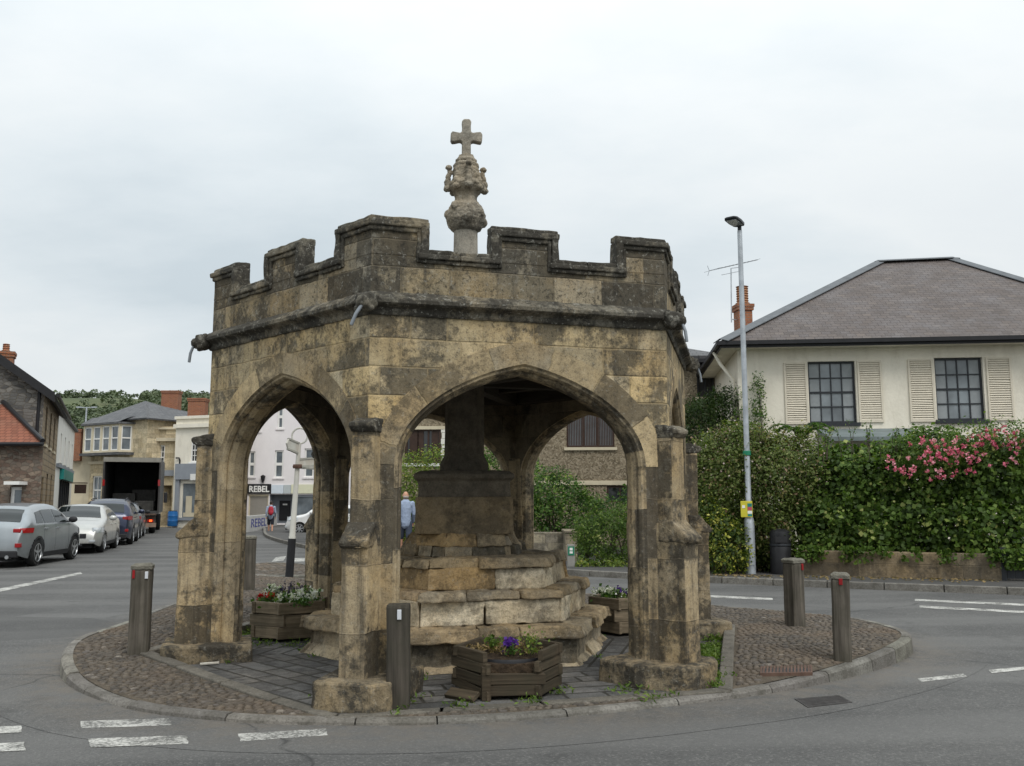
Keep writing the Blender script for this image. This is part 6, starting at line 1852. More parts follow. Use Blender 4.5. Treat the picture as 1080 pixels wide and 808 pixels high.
# hedges and shrubs seen through the arches
bush('flowering_hedge', 'pale green flowering hedge seen through the front arch behind the walking man', 'hedge', [E(430, 520, 28.2, 1.0, 0.8, 1.15), E(462, 512, 28.0, 0.95, 0.8, 1.2), E(415, 540, 28.0, 1.2, .8, 1.0), E(450, 550, 27.8, 1.4, .7, 0.9)], 900, 14, 0.10, 0.07, G['lime'], 7, nf=2)
bush('garden_hedge', 'broad bright green hedge above the grey garden wall, seen through the front arch', 'hedge', [E(500, 525, 27.2, 1.1, .9, 1.3), E(535, 520, 27.0, 1.1, 0.9, 1.45), E(572, 526, 25.9, 0.85, 0.8, 0.88), E(592, 531, 25.7, 0.8, 0.8, 0.82), E(612, 546, 25.6, 0.7, 0.7, 0.62), E(645, 545, 25.4, .8, .6, 0.52), E(580, 560, 25.3, 1.2, 0.6, 0.8), E(690, 540, 25.0, .9, .7, 1.1), E(716, 535, 24.5, 0.9, .7, 1.2)], 1700, 16, 0.10, 0.08, G['hedge'], 8, nf=1.6)
bush('clipped_shrub', 'rounded dark green shrub beside the driveway, seen through the front arch', 'shrub', [E(640, 572, 22.0, 0.62, 0.55, 0.72), E(655, 565, 22.2, 0.6, 0.55, 0.75), E(622, 560, 22.0, 0.4, 0.4, 0.42), E(632, 585, 21.9, 0.5, .45, .5)], 620, 15, 0.06, 0.05, G['ivy'], 9, nf=2.2, noi=0.15)
t, _ = bush('verge_plants', 'low strip of bright green ground plants along the driveway edge', 'plants', [E(x, 600, 21.4, 0.22, 0.16, 0.22) for x in (612, 622, 634, 646, 657)], 70, 10, 0.05, 0.06, G['lime'], 10, stem=False)

# ------------------------------------------------------------------ hill and woods
def hz(x, y):
    f = min(1, max(0, (y - 190) / 330)); f = f * f * (3 - 2 * f)
    base = 57.5 * f
    return base + noise.noise(Vector((x * 0.006, y * 0.006, 1.3))) * 3.2 * f + noise.noise(Vector((x * .03, y * .03, 5))) * 0.9 * f
b = MB(); nx, ny = 70, 26; vs = []
for j in range(ny):
    for i in range(nx):
        x = -480 + i * 900 / (nx - 1); y = 180 + j * 430 / (ny - 1); vs.append((x, y, hz(x, y) - 0.3))
b.mesh(vs, [(j * nx + i, j * nx + i + 1, (j + 1) * nx + i + 1, (j + 1) * nx + i) for j in range(ny - 1) for i in range(nx - 1)])
def hillmat():
    m, t = newmat('hill_grass'); pos = t.n('ShaderNodeTexCoord').outputs['Object']
    n = t.noise(pos, 0.02, 6, 0.6); n2 = t.noise(pos, 0.3, 5, .6)
    c = t.ramp(n, [(0.35, (0.07, 0.09, 0.04)), (0.55, (0.105, 0.12, 0.055)), (0.7, (0.15, 0.145, 0.075))])
    c = t.mix(t.ramp(n2, [(0.4, .5), (.6, 0.0)]), c, (0.06, 0.08, 0.035)); t.out(c, 0.95)
    return m
ho = b.build('hill', hillmat(), smooth=3.14); ho['kind'] = 'structure'
P = []; T = []; O = []
r_ = np.random.default_rng(5)
cnt = 0
while cnt < 3600:
    x = r_.uniform(-330, 60); y = r_.uniform(205, 525)
    px = x / y
    if px < -0.60 or px > 0.32: continue
    g = noise.noise(Vector((x * .011, y * .016, 9.1)))
    if g > 0.28 and 330 < y < 505: continue
    if 455 < y < 500 and r_.random() < 0.3 and x < -150: continue
    if -0.52 < px < -0.41 and 395 < y < 495 and r_.random() < 0.8: continue
    if -0.44 < px < -0.36 and 300 < y < 360 and r_.random() < 0.7: continue
    z = hz(x, y); s = r_.uniform(0.6, 1.25); rr = 2.9 * s; hh = 2.9 * s
    if y > 500: rr *= .75; hh *= .75
    n = 44; d = r_.normal(size=(n, 3)); d /= np.linalg.norm(d, axis=1)[:, None]; d[:, 2] = np.abs(d[:, 2]) * 1.0 - 0.15; d[:, 1] = -np.abs(d[:, 1]) * .9 + .15
    f = r_.uniform(0.7, 1.05, n)[:, None]
    P.append(np.array([x, y, z + hh * .55]) + d * f * np.array([rr, rr, hh])); tone = r_.normal(.42, .17); T.append(np.clip(tone + r_.normal(0, .12, n) + d[:, 2] * .12, 0, 1)); O.append(d); cnt += 1
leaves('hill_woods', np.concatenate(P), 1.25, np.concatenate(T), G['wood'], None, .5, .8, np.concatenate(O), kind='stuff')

# ------------------------------------------------------------------ weeds round the paving
P = []
def tuft(x, y, n, s, h): 
    for i in range(n): P.append((x + random.gauss(0, s), y + random.gauss(0, s), (-0.022 if y < 8.2 else 0.0) + abs(random.gauss(0, h)) + 0.006))
for i in range(230):       # right-hand gully
    f = random.random(); a, c = hexpt(RPAV - 0.02 - abs(random.gauss(0, .14)), 1), hexpt(RPAV - 0.02, 2)
    q = hexpt(RPAV - abs(random.gauss(0, .16)), 1).lerp(hexpt(RPAV - abs(random.gauss(0, .16)), 2), f)
    if noise.noise(q * 2.3) > -0.12: tuft(q.x, q.y, 14, 0.035, 0.03)
for i in range(120):       # left-hand gully
    q = hexpt(RPAV - abs(random.gauss(0, .12)), 4).lerp(hexpt(RPAV - abs(random.gauss(0, .12)), 5), random.random())
    if noise.noise(q * 2.3) > 0.0: tuft(q.x, q.y, 12, 0.035, 0.025)
for k in range(6):         # feet of the plinths
    for i in range(12):
        e, s = rad(k); q = Vector((CX, CY, 0)) + e * random.uniform(2.3, 3.1) + s * random.choice([-1, 1]) * random.uniform(.36, .46)
        if random.random() < .55: tuft(q.x, q.y, 10, .03, .018)
    for i in range(4):
        q = hexpt(1.78, k).lerp(hexpt(1.78, (k + 1) % 6), random.random()); 
        if random.random() < .5: tuft(q.x, q.y, 10, .03, .015)
for (px, py) in ((690, 735), (660, 728), (560, 738), (590, 728), (440, 716), (170, 690), (262, 672), (280, 680), (488, 741)):
    q = gp(px, py, 0); tuft(q.x, q.y, 40, .07, .02)
for x, y in ((-3.0, 10.4), (-2.9, 10.7), (-3.3, 9.9), (-2.3, 10.1)): tuft(x, y, 70, .12, .03)
Pn = np.array(P); leaves('weeds', Pn, 0.04, rng.normal(.5, .25, len(Pn)), G['grass'], None, .2, .35, kind='stuff')
# dead leaves under the hedge along the far pavement
P = []
for i in range(500):
    f = random.random(); px = 735 + f * 320; py = 605.5 + f * 6.0 + abs(random.gauss(0, 1.6)); q = gp(px, py, PAVZ); P.append((q.x, q.y, PAVZ + .012))
leaves('fallen_leaves', np.array(P), .06, rng.random(len(P)), G['straw'], None, 2.5, .7, kind='stuff')
# ------------------------------------------------------------------ vehicles
def lerp_prof(prof, x):
    for (a, za), (b_, zb) in zip(prof, prof[1:]):
        if x <= b_: 
            f = (x - a) / (b_ - a) if b_ > a else 0; f = f * f * (3 - 2 * f) * 0.35 + f * 0.65
            return za + (zb - za) * f
    return prof[-1][1]
def car(name, label, pos, ang, S, group=None, paint='silver'):
    """x forward, origin on the ground in the middle of the car"""
    L, Wd, H, belt, wr = S['L'], S['W'], S['H'], S['belt'], S['wr']
    prof = S['prof']; wx = S['wx']; body = S['paint']
    root = thing(name, label, 'car', (0, 0, 0), 0, group)
    zt = lambda x: lerp_prof(prof, x / L + 0.5)
    zb0 = 0.21
    def zbot(x):
        e = max(0, abs(x) - L * 0.36) / (L * 0.14); return zb0 + 0.12 * e * e
    def wmax(x):
        e = max(0, abs(x) - L * 0.33) / (L * 0.17); return Wd / 2 * (1 - S.get('tap', 0.2) * e ** 2.2)
    def hw(x, z):
        b_ = min(belt, zt(x) - 0.02)
        if z <= b_:
            q = (b_ - z) / max(0.05, b_ - zb0)
            return wmax(x) * (1 - 0.025 * (1 - q) ** 2 - 0.07 * max(0, q - 0.45) ** 2 * 3.3)
        q = (z - b_) / max(0.05, H - b_)
        return wmax(x) * (0.975 - 0.27 * q ** 1.15)
    NX, NZ, NT_ = 84, 22, 7
    xs = []
    for i in range(NX + 1):
        f = i / NX; f = f + 0.055 * math.sin(2 * PI * f) * -1; xs.append((f - 0.5) * L)
    def ring(x):
        z0, z1 = zbot(x), zt(x); pts = []
        for j in range(NZ + 1):
            s = j / NZ; z = z0 + (z1 - z0) * s; y = hw(x, z)
            if s > 0.86: y *= 1 - 0.10 * ((s - 0.86) / 0.14) ** 2
            for c in wx:
                dd = math.hypot(x - c, z - wr)
                if dd < wr * 1.13 and z < wr * 2.2: y = min(y, wmax(x) - 0.24)
            pts.append((y, z))
        yt = pts[-1][0]
        for j in range(1, NT_ + 1):
            y = yt * (1 - j / NT_); pts.append((y, z1 + 0.035 * (1 - (y / max(yt, .01)) ** 2)))
        return pts
    b = MB(); rings = [ring(x) for x in xs]; n = len(rings[0]); vs = []
    for x, r_ in zip(xs, rings):
        full = [(y, z) for y, z in r_] + [(-y, z) for y, z in r_[-2::-1]]
        vs += [(x, y, z) for y, z in full]
    m = 2 * n - 1
    fs = [(i * m + j, i * m + j + 1, (i + 1) * m + j + 1, (i + 1) * m + j) for i in range(NX) for j in range(m - 1)]
    fs.append(tuple(range(m - 1, -1, -1))); fs.append(tuple(NX * m + j for j in range(m)))
    b.mesh(vs, fs); b.build('body', body, root, smooth=R(50))
    def patch(nm, mat, fn, nu=10, nv=6, parent=root, sides=(1, -1), th=True):
        out = []
        for s in sides:
            b = MB(); V = []
            for i in range(nu + 1):
                for j in range(nv + 1):
                    p = fn(i / nu, j / nv); V.append((p[0], p[1] * s, p[2]))
            b.mesh(V, [(i * (nv + 1) + j, (i + 1) * (nv + 1) + j, (i + 1) * (nv + 1) + j + 1, i * (nv + 1) + j + 1) for i in range(nu) for j in range(nv)])
            out.append(b.build(nm, mat, parent, smooth=R(60)))
        return out
    def side(x0, x1, zlo, zhi, off=0.008, xl=None, xh=None):
        """patch on the flank; zlo/zhi may be functions of x; xl/xh shift the ends at the top edge"""
        def fn(u, v):
            xa, xb = x0 + (xl or 0) * v, x1 + (xh or 0) * v
            x = xa + (xb - xa) * u
            a = zlo(x) if callable(zlo) else zlo; c = zhi(x) if callable(zhi) else zhi
            z = a + (c - a) * v
            s = min(1.0, (z - zbot(x)) / max(0.05, zt(x) - zbot(x))); y = hw(x, z)
            if s > 0.86: y *= 1 - 0.10 * ((s - 0.86) / 0.14) ** 2
            return (x, y + off, z)
        return fn
    def top(x0, x1, fy, off=0.008):
        def fn(u, v):
            x = x0 + (x1 - x0) * u; yt = hw(x, zt(x)) * 0.90; y = yt * fy * (2 * v - 1)
            return (x, y, zt(x) + 0.035 * (1 - (y / max(yt, .01)) ** 2) + off)
        return fn
    for (a, c, xl, xh) in S['sidewin']:
        patch('side_window', M['carglass'], side(a * L, c * L, lambda x: min(belt + 0.045, zt(x) - 0.05), lambda x: max(zt(x) - 0.13, min(belt + 0.05, zt(x) - .045)), 0.008, xl, xh), 12, 6)
    a, c = S['wind']; wso = patch('windscreen', M['carglass'], top(a * L, c * L, 0.93, 0.010), 10, 12, sides=(1,))
    a, c = S['rearwin']; patch('rear_window', M['carglass'], top(a * L, c * L, 0.88, 0.010), 8, 12, sides=(1,))
    a, c, z0, z1 = S['head']; patch('headlight', M['headlight'], side(a * L, c * L, z0, z1, 0.010, -0.06, 0.0), 8, 4)
    a, c, z0, z1 = S['tail']; patch('tail_light', M['taillight'], side(a * L, c * L, z0, z1, 0.010, 0.0, 0.05), 8, 4)
    zq = (z0 + z1) / 2; xq = -L / 2
    while zt(xq) < z1 and xq < 0: xq += .01
    for sg in (1, -1):
        b = MB(); yy = sorted((sg * Wd * .31, sg * Wd * .41)); b.box(xq - .055, xq + .1, yy[0], yy[1], z0 + .01, z1 - .01); b.build('tail_light', M['taillight'], root, bevel=.02)
    # doors shut lines, sill, handles
    for x in S['doors']:
        fn = side(x * L - 0.006, x * L + 0.006, 0.36, belt + 0.03, 0.003)
        for sg in (1, -1):
            V = []
            for i in range(2):
                for j in range(11): p = fn(i, j / 10); V.append((p[0], p[1] * sg, p[2]))
            sl = MB(); sl.mesh(V, [(j, j + 1, 11 + j + 1, 11 + j) for j in range(10)]); sl.build('door_gap', M['trim'], root)
    patch('sill_trim', M['trim'], side(wx[0] + wr * 1.15, wx[1] - wr * 1.15, 0.215, 0.33, 0.012), 6, 2)
    for c in wx:
        for sg in (1, -1):
            b = MB(); V = []; n_ = 22
            for i in range(n_ + 1):
                t = -0.12 + (PI + 0.24) * i / n_
                for r_ in (wr * 1.09, wr * 1.09 + S.get('arch', 0.045)):
                    x = c + r_ * math.cos(t); z = max(0.19, wr + r_ * math.sin(t)); V.append((x, (hw(x, z) + 0.012) * sg, z))
            b.mesh(V, [(2 * i, 2 * i + 1, 2 * i + 3, 2 * i + 2) for i in range(n_)]); b.build('arch_trim', M['trim'] if S.get('clad', True) else body, root)
    for x in S['handles']:
        for sg in (1, -1):
            b = MB(); z = belt - 0.10; y = hw(x * L, z); b.box(x * L - .09, x * L + .09, sg * y - .01 if sg > 0 else -y - .03, y + .03 if sg > 0 else -y + .01, z - .018, z + .018)
            b.build('door_handle', body, root, bevel=.008)
    for sg in (1, -1):
        x = S['mirror'] * L; z = belt + 0.10; y = hw(x, belt)
        b = MB(); b.ball((x, sg * (y + 0.13), z), 0.075, 0.12, 0.085, 12, 8); b.obox((x, sg * (y + .02), z - .05), (1, 0, 0), (0, 1, 0), (0, 0, 1), .03, .06, .02)
        b.build('wing_mirror', M['trim'] if S.get('darkmirror') else body, root, smooth=R(60))
    # front and rear faces
    xf, xr = L / 2, -L / 2
    b = MB(); b.box(xf - .10, xf + .012, -.52, .52, S['grz'][0], S['grz'][1]); b.build('grille', M['trim'], root, bevel=.02)
    b = MB(); b.box(xf - .08, xf + .018, -.42, .42, .24, .33); b.build('lower_intake', M['trim'], root, bevel=.01)
    b = MB(); b.box(xf + .004, xf + .026, -.26, .26, .36, .47); b.build('number_plate', M['white'], root)
    b = MB(); b.box(xr - .026, xr - .004, -.26, .26, S['rpz'], S['rpz'] + .11); b.build('number_plate', M['yellowplate'], root)
    b = MB(); b.box(xr - .03, xr + .14, -Wd * .40, Wd * .40, .25, .42); b.build('rear_bumper', M['trim'], root, bevel=.03)
    for sg in (1, -1):
        b = MB(); b.box(xr - .035, xr + .1, sg * Wd * .40 - .06, sg * Wd * .40 + .06, .50, .60); b.build('rear_reflector', M['taillight'], root, bevel=.01)
        b = MB(); b.box(xf - .12, xf + .014, sg * Wd * .37 - .09, sg * Wd * .37 + .09, .36, .43); b.build('fog_light', M['headlight'], root, bevel=.01)
    b = MB(); b.tube([(xr - .05, -Wd * .28, .27), (xr + .15, -Wd * .28, .27)], .045, 10); b.build('exhaust', M['rim'], root)
    b = MB()
    b.box(-L * .44, L * .44, -Wd * .34, Wd * .34, .17, .4); b.build('underbody', M['trim'], root)
    if S.get('rails'):
        for sg in (1, -1):
            b = MB(); xs_ = [-.30 * L + i * .07 * L for i in range(7)]
            b.tube([(x, sg * hw(x, zt(x)) * .86, zt(x) + .05) for x in xs_], .018, 6); b.build('roof_rail', M['trim'], root)
    # wheels
    for c in wx:
        for sg in (1, -1):
            yc = sg * (Wd / 2 - .125)
            b = MB(); w_ = .105
            b.lathe([(wr * .66, -w_), (wr * .9, -w_), (wr * .98, -w_ * .7), (wr, -w_ * .4), (wr, w_ * .4), (wr * .98, w_ * .7), (wr * .9, w_), (wr * .66, w_ * .9)], 32, (c, yc, wr), ((1, 0, 0), (0, 0, 1), (0, 1, 0)))
            wo = b.build('wheel', M['tyre'], root, smooth=R(40))
            b = MB(); o_ = sg * .108
            b.lathe([(wr * .62, o_ - sg * .02), (wr * .68, o_ + sg * .012), (wr * .645, o_ + sg * .014), (wr * .60, o_ - sg * .03)], 28, (c, yc, wr), ((1, 0, 0), (0, 0, 1), (0, 1, 0)))
            for k in range(S.get('spokes', 5)):
                t = 2 * PI * k / S.get('spokes', 5) + .3; d = Vector((math.cos(t), 0, math.sin(t))); s_ = Vector((-d.z, 0, d.x))
                b.obox(Vector((c, yc + o_ - sg * .008, wr)) + d * wr * .34, d, s_, (0, 1, 0), wr * .32, wr * .075, .014)
            b.lathe([(wr * .16, o_ - sg * .02), (wr * .15, o_ + sg * .008), (wr * .02, o_ + sg * .012)], 14, (c, yc, wr), ((1, 0, 0), (0, 0, 1), (0, 1, 0)))
            b.build('rim', M['rimdark'] if S.get('darkrim') else M['rim'], wo, smooth=R(40))
            b = MB(); b.lathe([(wr * .62, o_ - sg * .05), (wr * .3, o_ - sg * .05)], 24, (c, yc, wr), ((1, 0, 0), (0, 0, 1), (0, 1, 0))); b.build('brake_disc', M['trim'], wo)
    root.location = (pos[0], pos[1], ROADZ); root.rotation_euler = (0, 0, ang)
    return root
M['yellowplate'] = plain('yellow_plate', (0.62, 0.5, 0.06), .4, .04)
CP = {'silver': carpaint('silver_paint', (0.30, 0.325, 0.34), .55, .3), 'pearl': carpaint('pale_silver_paint', (0.47, 0.47, 0.445), .3, .3), 'blue': carpaint('dark_blue_paint', (0.014, 0.022, 0.055), .5, .28),
      'grey': carpaint('dark_grey_paint', (0.09, 0.10, 0.11), .5, .3), 'white': carpaint('white_car_paint', (0.74, 0.74, 0.73), 0.0, .3)}
SUVP = [(0, .60), (.012, .80), (.03, .98), (.07, 1.10), (.12, 1.30), (.20, 1.47), (.32, 1.53), (.48, 1.54), (.58, 1.49), (.66, 1.34), (.745, 1.10), (.80, 1.03), (.92, .93), (.965, .82), (.99, .66), (1, .5)]
cross_spec = dict(L=4.2, W=1.80, H=1.54, belt=1.02, wr=.335, prof=SUVP, wx=(-1.27, 1.32), sidewin=[(-.335, -.23, .12, .03), (-.215, -.045, .0, .0), (-.03, .195, 0, -.30)],
                  wind=(.105, .235), rearwin=(-.435, -.34), head=(.38, .485, .72, .88), tail=(-.472, -.385, .84, .96), doors=(-.222, -.035, .19), handles=(-.19, .0), mirror=.17, grz=(.46, .64), rpz=.62, arch=.05, paint=CP['silver'], darkmirror=True)
SALP = [(0, .6), (.01, .86), (.03, .97), (.12, 1.04), (.17, 1.12), (.27, 1.38), (.36, 1.46), (.5, 1.48), (.58, 1.43), (.66, 1.28), (.74, 1.06), (.80, .99), (.92, .88), (.97, .76), (.99, .62), (1, .45)]
sal_spec = dict(L=4.75, W=1.86, H=1.48, belt=.97, wr=.33, prof=SALP, wx=(-1.35, 1.42), sidewin=[(-.29, -.205, .42, .06), (-.195, -.03, .05, 0), (-.015, .20, 0, -.46)], wind=(.09, .235), rearwin=(-.37, -.235),
                head=(.365, .485, .64, .80), tail=(-.47, -.40, .78, .9), doors=(-.2, -.022, .19), handles=(-.16, .02), mirror=.165, grz=(.47, .62), rpz=.7, clad=False, paint=CP['pearl'], spokes=10)
SUV2 = [(0, .62), (.008, .95), (.025, 1.12), (.05, 1.25), (.09, 1.48), (.16, 1.60), (.32, 1.67), (.48, 1.68), (.58, 1.62), (.66, 1.44), (.74, 1.18), (.79, 1.11), (.92, 1.0), (.97, .88), (.99, .7), (1, .5)]
suv_spec = dict(L=4.55, W=1.85, H=1.68, belt=1.10, wr=.355, prof=SUV2, wx=(-1.3, 1.42), sidewin=[(-.385, -.25, .16, 0), (-.235, -.055, 0, 0), (-.04, .19, 0, -.32)], wind=(.10, .235), rearwin=(-.465, -.405),
                head=(.38, .485, .78, .94), tail=(-.482, -.40, .92, 1.06), doors=(-.243, -.047, .185), handles=(-.2, -.01), mirror=.165, grz=(.5, .72), rpz=.75, rails=True, paint=CP['blue'], arch=.06)
HATP = [(0, .6), (.012, .88), (.03, 1.0), (.07, 1.16), (.12, 1.34), (.2, 1.45), (.35, 1.49), (.5, 1.48), (.6, 1.41), (.68, 1.24), (.755, 1.02), (.8, .97), (.93, .87), (.97, .76), (.99, .6), (1, .45)]
hat_spec = dict(L=3.8, W=1.70, H=1.42, belt=.96, wr=.30, prof=[(a, z * .955) for a, z in HATP], wx=(-1.17, 1.22), sidewin=[(-.39, -.26, .1, 0), (-.245, -.05, 0, 0), (-.035, .20, 0, -.26)], wind=(.105, .245), rearwin=(-.44, -.35),
                head=(.35, .48, .66, .86), tail=(-.47, -.41, .72, .9), doors=(-.25, -.04, .195), handles=(-.21, 0.0), mirror=.18, grz=(.44, .54), rpz=.65, clad=False, paint=CP['white'], spokes=7)
def place(rear, front, spec, f_is_front=True):
    """rear/front wheel ground contacts of the flank we see -> centre and heading"""
    d = (front - rear).normalized(); ang = math.atan2(d.y, d.x)
    return d, ang
def put(name, label, px_rear, px_front, flank, spec, group):
    """pixel of the rear and front wheel contact of the visible flank (+1 left, -1 right side of the car)"""
    a = gp(*px_rear); c = gp(*px_front); d = (c - a); d.z = 0; d.normalize(); ang = math.atan2(d.y, d.x)
    left = Vector((-d.y, d.x, 0))
    wmid = (spec['wx'][0] + spec['wx'][1]) / 2
    mid = (a + c) / 2 - d * wmid - left * flank * (spec['W'] / 2 - .12)
    return car(name, label, (mid.x, mid.y), ang, spec, group)
GR = 'cars parked along the left kerb'
put('parked_car', 'silver crossover nearest the camera, seen from behind at the left edge', (35, 597), (73, 590.3), -1, cross_spec, GR)
put('parked_car', 'pale silver saloon facing the camera between the silver crossover and the dark blue one', (121.5, 577.5), (103.5, 583.5), 1, sal_spec, GR)
put('parked_car', 'dark blue tall car with roof rails parked behind the pale saloon', (134.5, 575.5), (144.5, 569.8), -1, suv_spec, GR)
s2 = dict(cross_spec); s2['paint'] = CP['grey']
put('parked_car', 'dark grey car mostly hidden in front of the blue car by the lorry', (145, 568.5), (150.5, 565.2), -1, s2, GR)
hq = gp(329, 564.2)
car('parked_car', 'small white hatchback by the shop, seen through the left arch', (hq.x + .5, hq.y + .9), R(188), hat_spec, 'cars parked by the shop')

# lorry with its box open
lq = gp(136, 563.5, ROADZ); lq.y = lq.y; 
lo = thing('lorry', 'box lorry with its dark rear open and a tail lift, parked in the street', 'lorry', (0, 0, 0))
LW_, LL, LZ0, LZ1 = 2.62, 6.6, 1.02, 3.72
b = MB(); th = .06
b.box(0, LL, -LW_ / 2, -LW_ / 2 + th, LZ0, LZ1); b.box(0, LL, LW_ / 2 - th, LW_ / 2, LZ0, LZ1); b.box(0.002, LL - .002, -LW_ / 2 + th, LW_ / 2 - th, LZ1 - th, LZ1 - .002); b.box(0.002, LL - .002, -LW_ / 2 + th, LW_ / 2 - th, LZ0 + .002, LZ0 + .1); b.box(LL - th, LL - .003, -LW_ / 2 + th, LW_ / 2 - th, LZ0 + .1, LZ1 - th)
b.build('box_body', plain('dirty_grey_panel', (0.07, 0.07, 0.07), .6, .25, 2), lo)
b = MB(); b.box(-.08, .0, -LW_ / 2 - .01, -LW_ / 2 + .07, LZ0 - .05, LZ1 - .21); dfm = plain('dark_frame', (.055, .052, .05), .5, .2); b.build('door_frame', dfm, lo)
b = MB(); b.box(-.08, .0, LW_ / 2 - .07, LW_ / 2 + .01, LZ0 - .05, LZ1 - .21); b.build('door_frame', dfm, lo)
b = MB(); b.box(-.09, .02, -LW_ / 2 - .01, LW_ / 2 + .01, LZ1 - .205, LZ1 + .02); b.build('header_panel', plain('grey_header', (.25, .24, .21), .5, .15), lo)
b = MB()
for i in range(9): b.box(1.0 + i * .6, 1.05 + i * .6, -LW_ / 2 + th, -LW_ / 2 + th + .02, LZ0 + .1, LZ1 - th); b.box(1.0 + i * .6, 1.05 + i * .6, LW_ / 2 - th - .02, LW_ / 2 - th, LZ0 + .1, LZ1 - th)
b.box(.05, 5.5, -.03, .03, LZ1 - .12, LZ1 - .065); b.build('inner_ribs', M['trim'], lo)
b = MB()
for (x, y, z, sx, sy, sz) in ((2.2, -.55, LZ0 + .1, .5, .45, .5), (3.4, .5, LZ0 + .1, .6, .55, .9), (4.6, -.4, LZ0 + .1, .6, .6, 1.1), (1.5, .75, LZ0 + .1, .3, .3, .35)): b.box(x - sx, x + sx, y - sy, y + sy, z + .002, z + sz)
b.build('load', plain('wrapped_load', (.12, .115, .105), .4, .3, 6), lo, bevel=.03)
b = MB(); b.box(-.35, -.1, -LW_ / 2 + .1, LW_ / 2 - .1, .92, 1.0); b.box(-.14, -.05, -LW_ / 2 + .15, LW_ / 2 - .15, .42, .9); b.build('tail_lift', plain('lift_brown', (.10, .07, .055), .7, .2), lo)
b = MB(); b.box(-.2, .1, -LW_ / 2 + .1, LW_ / 2 - .1, .34, .54); b.build('rear_bumper', plain('bumper_panel', (.24, .17, .13), .6, .15), lo)
b = MB(); b.box(.2, LL + 1.4, -.45, .45, .55, .9); b.build('chassis', M['trim'], lo)
for sg in (1, -1):
    b = MB(); b.box(-.22, -.19, sg * .95 - .14, sg * .95 + .14, .58, .72); b.build('tail_light', M['taillight'], lo)
    b = MB(); b.box(-.095, -.082, sg * (LW_ / 2 - .05) - .05, sg * (LW_ / 2 - .05) + .05, 2.35, 2.65); b.build('marker_light', M['taillight'], lo)
mo_, tt_ = newmat('lit_tail_lamp'); em = tt_.n('ShaderNodeEmission', None, Color=(1.0, .12, .02, 1), Strength=2.2); oo = tt_.n('ShaderNodeOutputMaterial'); tt_.t.links.new(em.outputs[0], oo.inputs[0])
b = MB(); b.box(-.235, -.225, -1.03, -.9, .60, .70); b.build('brake_light', mo_, lo)
for x, ys in ((1.6, (-.98, .98)), (5.4 + 1.5, (-1.05, 1.05))):
    for y in ys:
        b = MB(); b.lathe([(.24, -.14), (.42, -.15), (.46, -.1), (.46, .1), (.42, .15), (.24, .14)], 24, (x, y, .46), ((1, 0, 0), (0, 0, 1), (0, 1, 0))); wo = b.build('wheel', M['tyre'], lo, smooth=R(40))
        b = MB(); b.lathe([(.24, -.1), (.1, -.06), (.1, .06), (.24, .1)], 16, (x, y, .46), ((1, 0, 0), (0, 0, 1), (0, 1, 0))); b.build('rim', M['rim'], wo)
b = MB(); b.ext([(LL + .15, -1.15, .7), (LL + 1.9, -1.15, .7), (LL + 1.9, -1.15, 1.6), (LL + 1.7, -1.15, 2.6), (LL + .15, -1.15, 2.65)], (0, 2.3, 0)); cb = b.build('cab', CP['white'], lo, bevel=.06)
b = MB(); b.hexa([(LL + 1.92, -1.0, 1.62), (LL + 1.93, 1.0, 1.62), (LL + 1.90, 1.0, 1.62), (LL + 1.9, -1.0, 1.62), (LL + 1.73, -1.0, 2.5), (LL + 1.74, 1.0, 2.5), (LL + 1.7, 1.0, 2.5), (LL + 1.7, -1.0, 2.5)]); b.build('windscreen', M['carglass'], cb)
for sg in (1, -1):
    b = MB(); b.box(LL + .7, LL + 1.6, sg * 1.16 - .006, sg * 1.16 + .006, 1.6, 2.4); b.build('side_window', M['carglass'], cb)
    b = MB(); b.box(LL + 1.75, LL + 1.85, sg * 1.38 - .1, sg * 1.38 + .1, 1.5, 2.1); b.build('wing_mirror', M['trim'], cb, bevel=.03)
hd_ = Vector((-.33, .944, 0)); lo.location = (lq.x, lq.y, ROADZ); lo.rotation_euler = (0, 0, math.atan2(hd_.y, hd_.x))
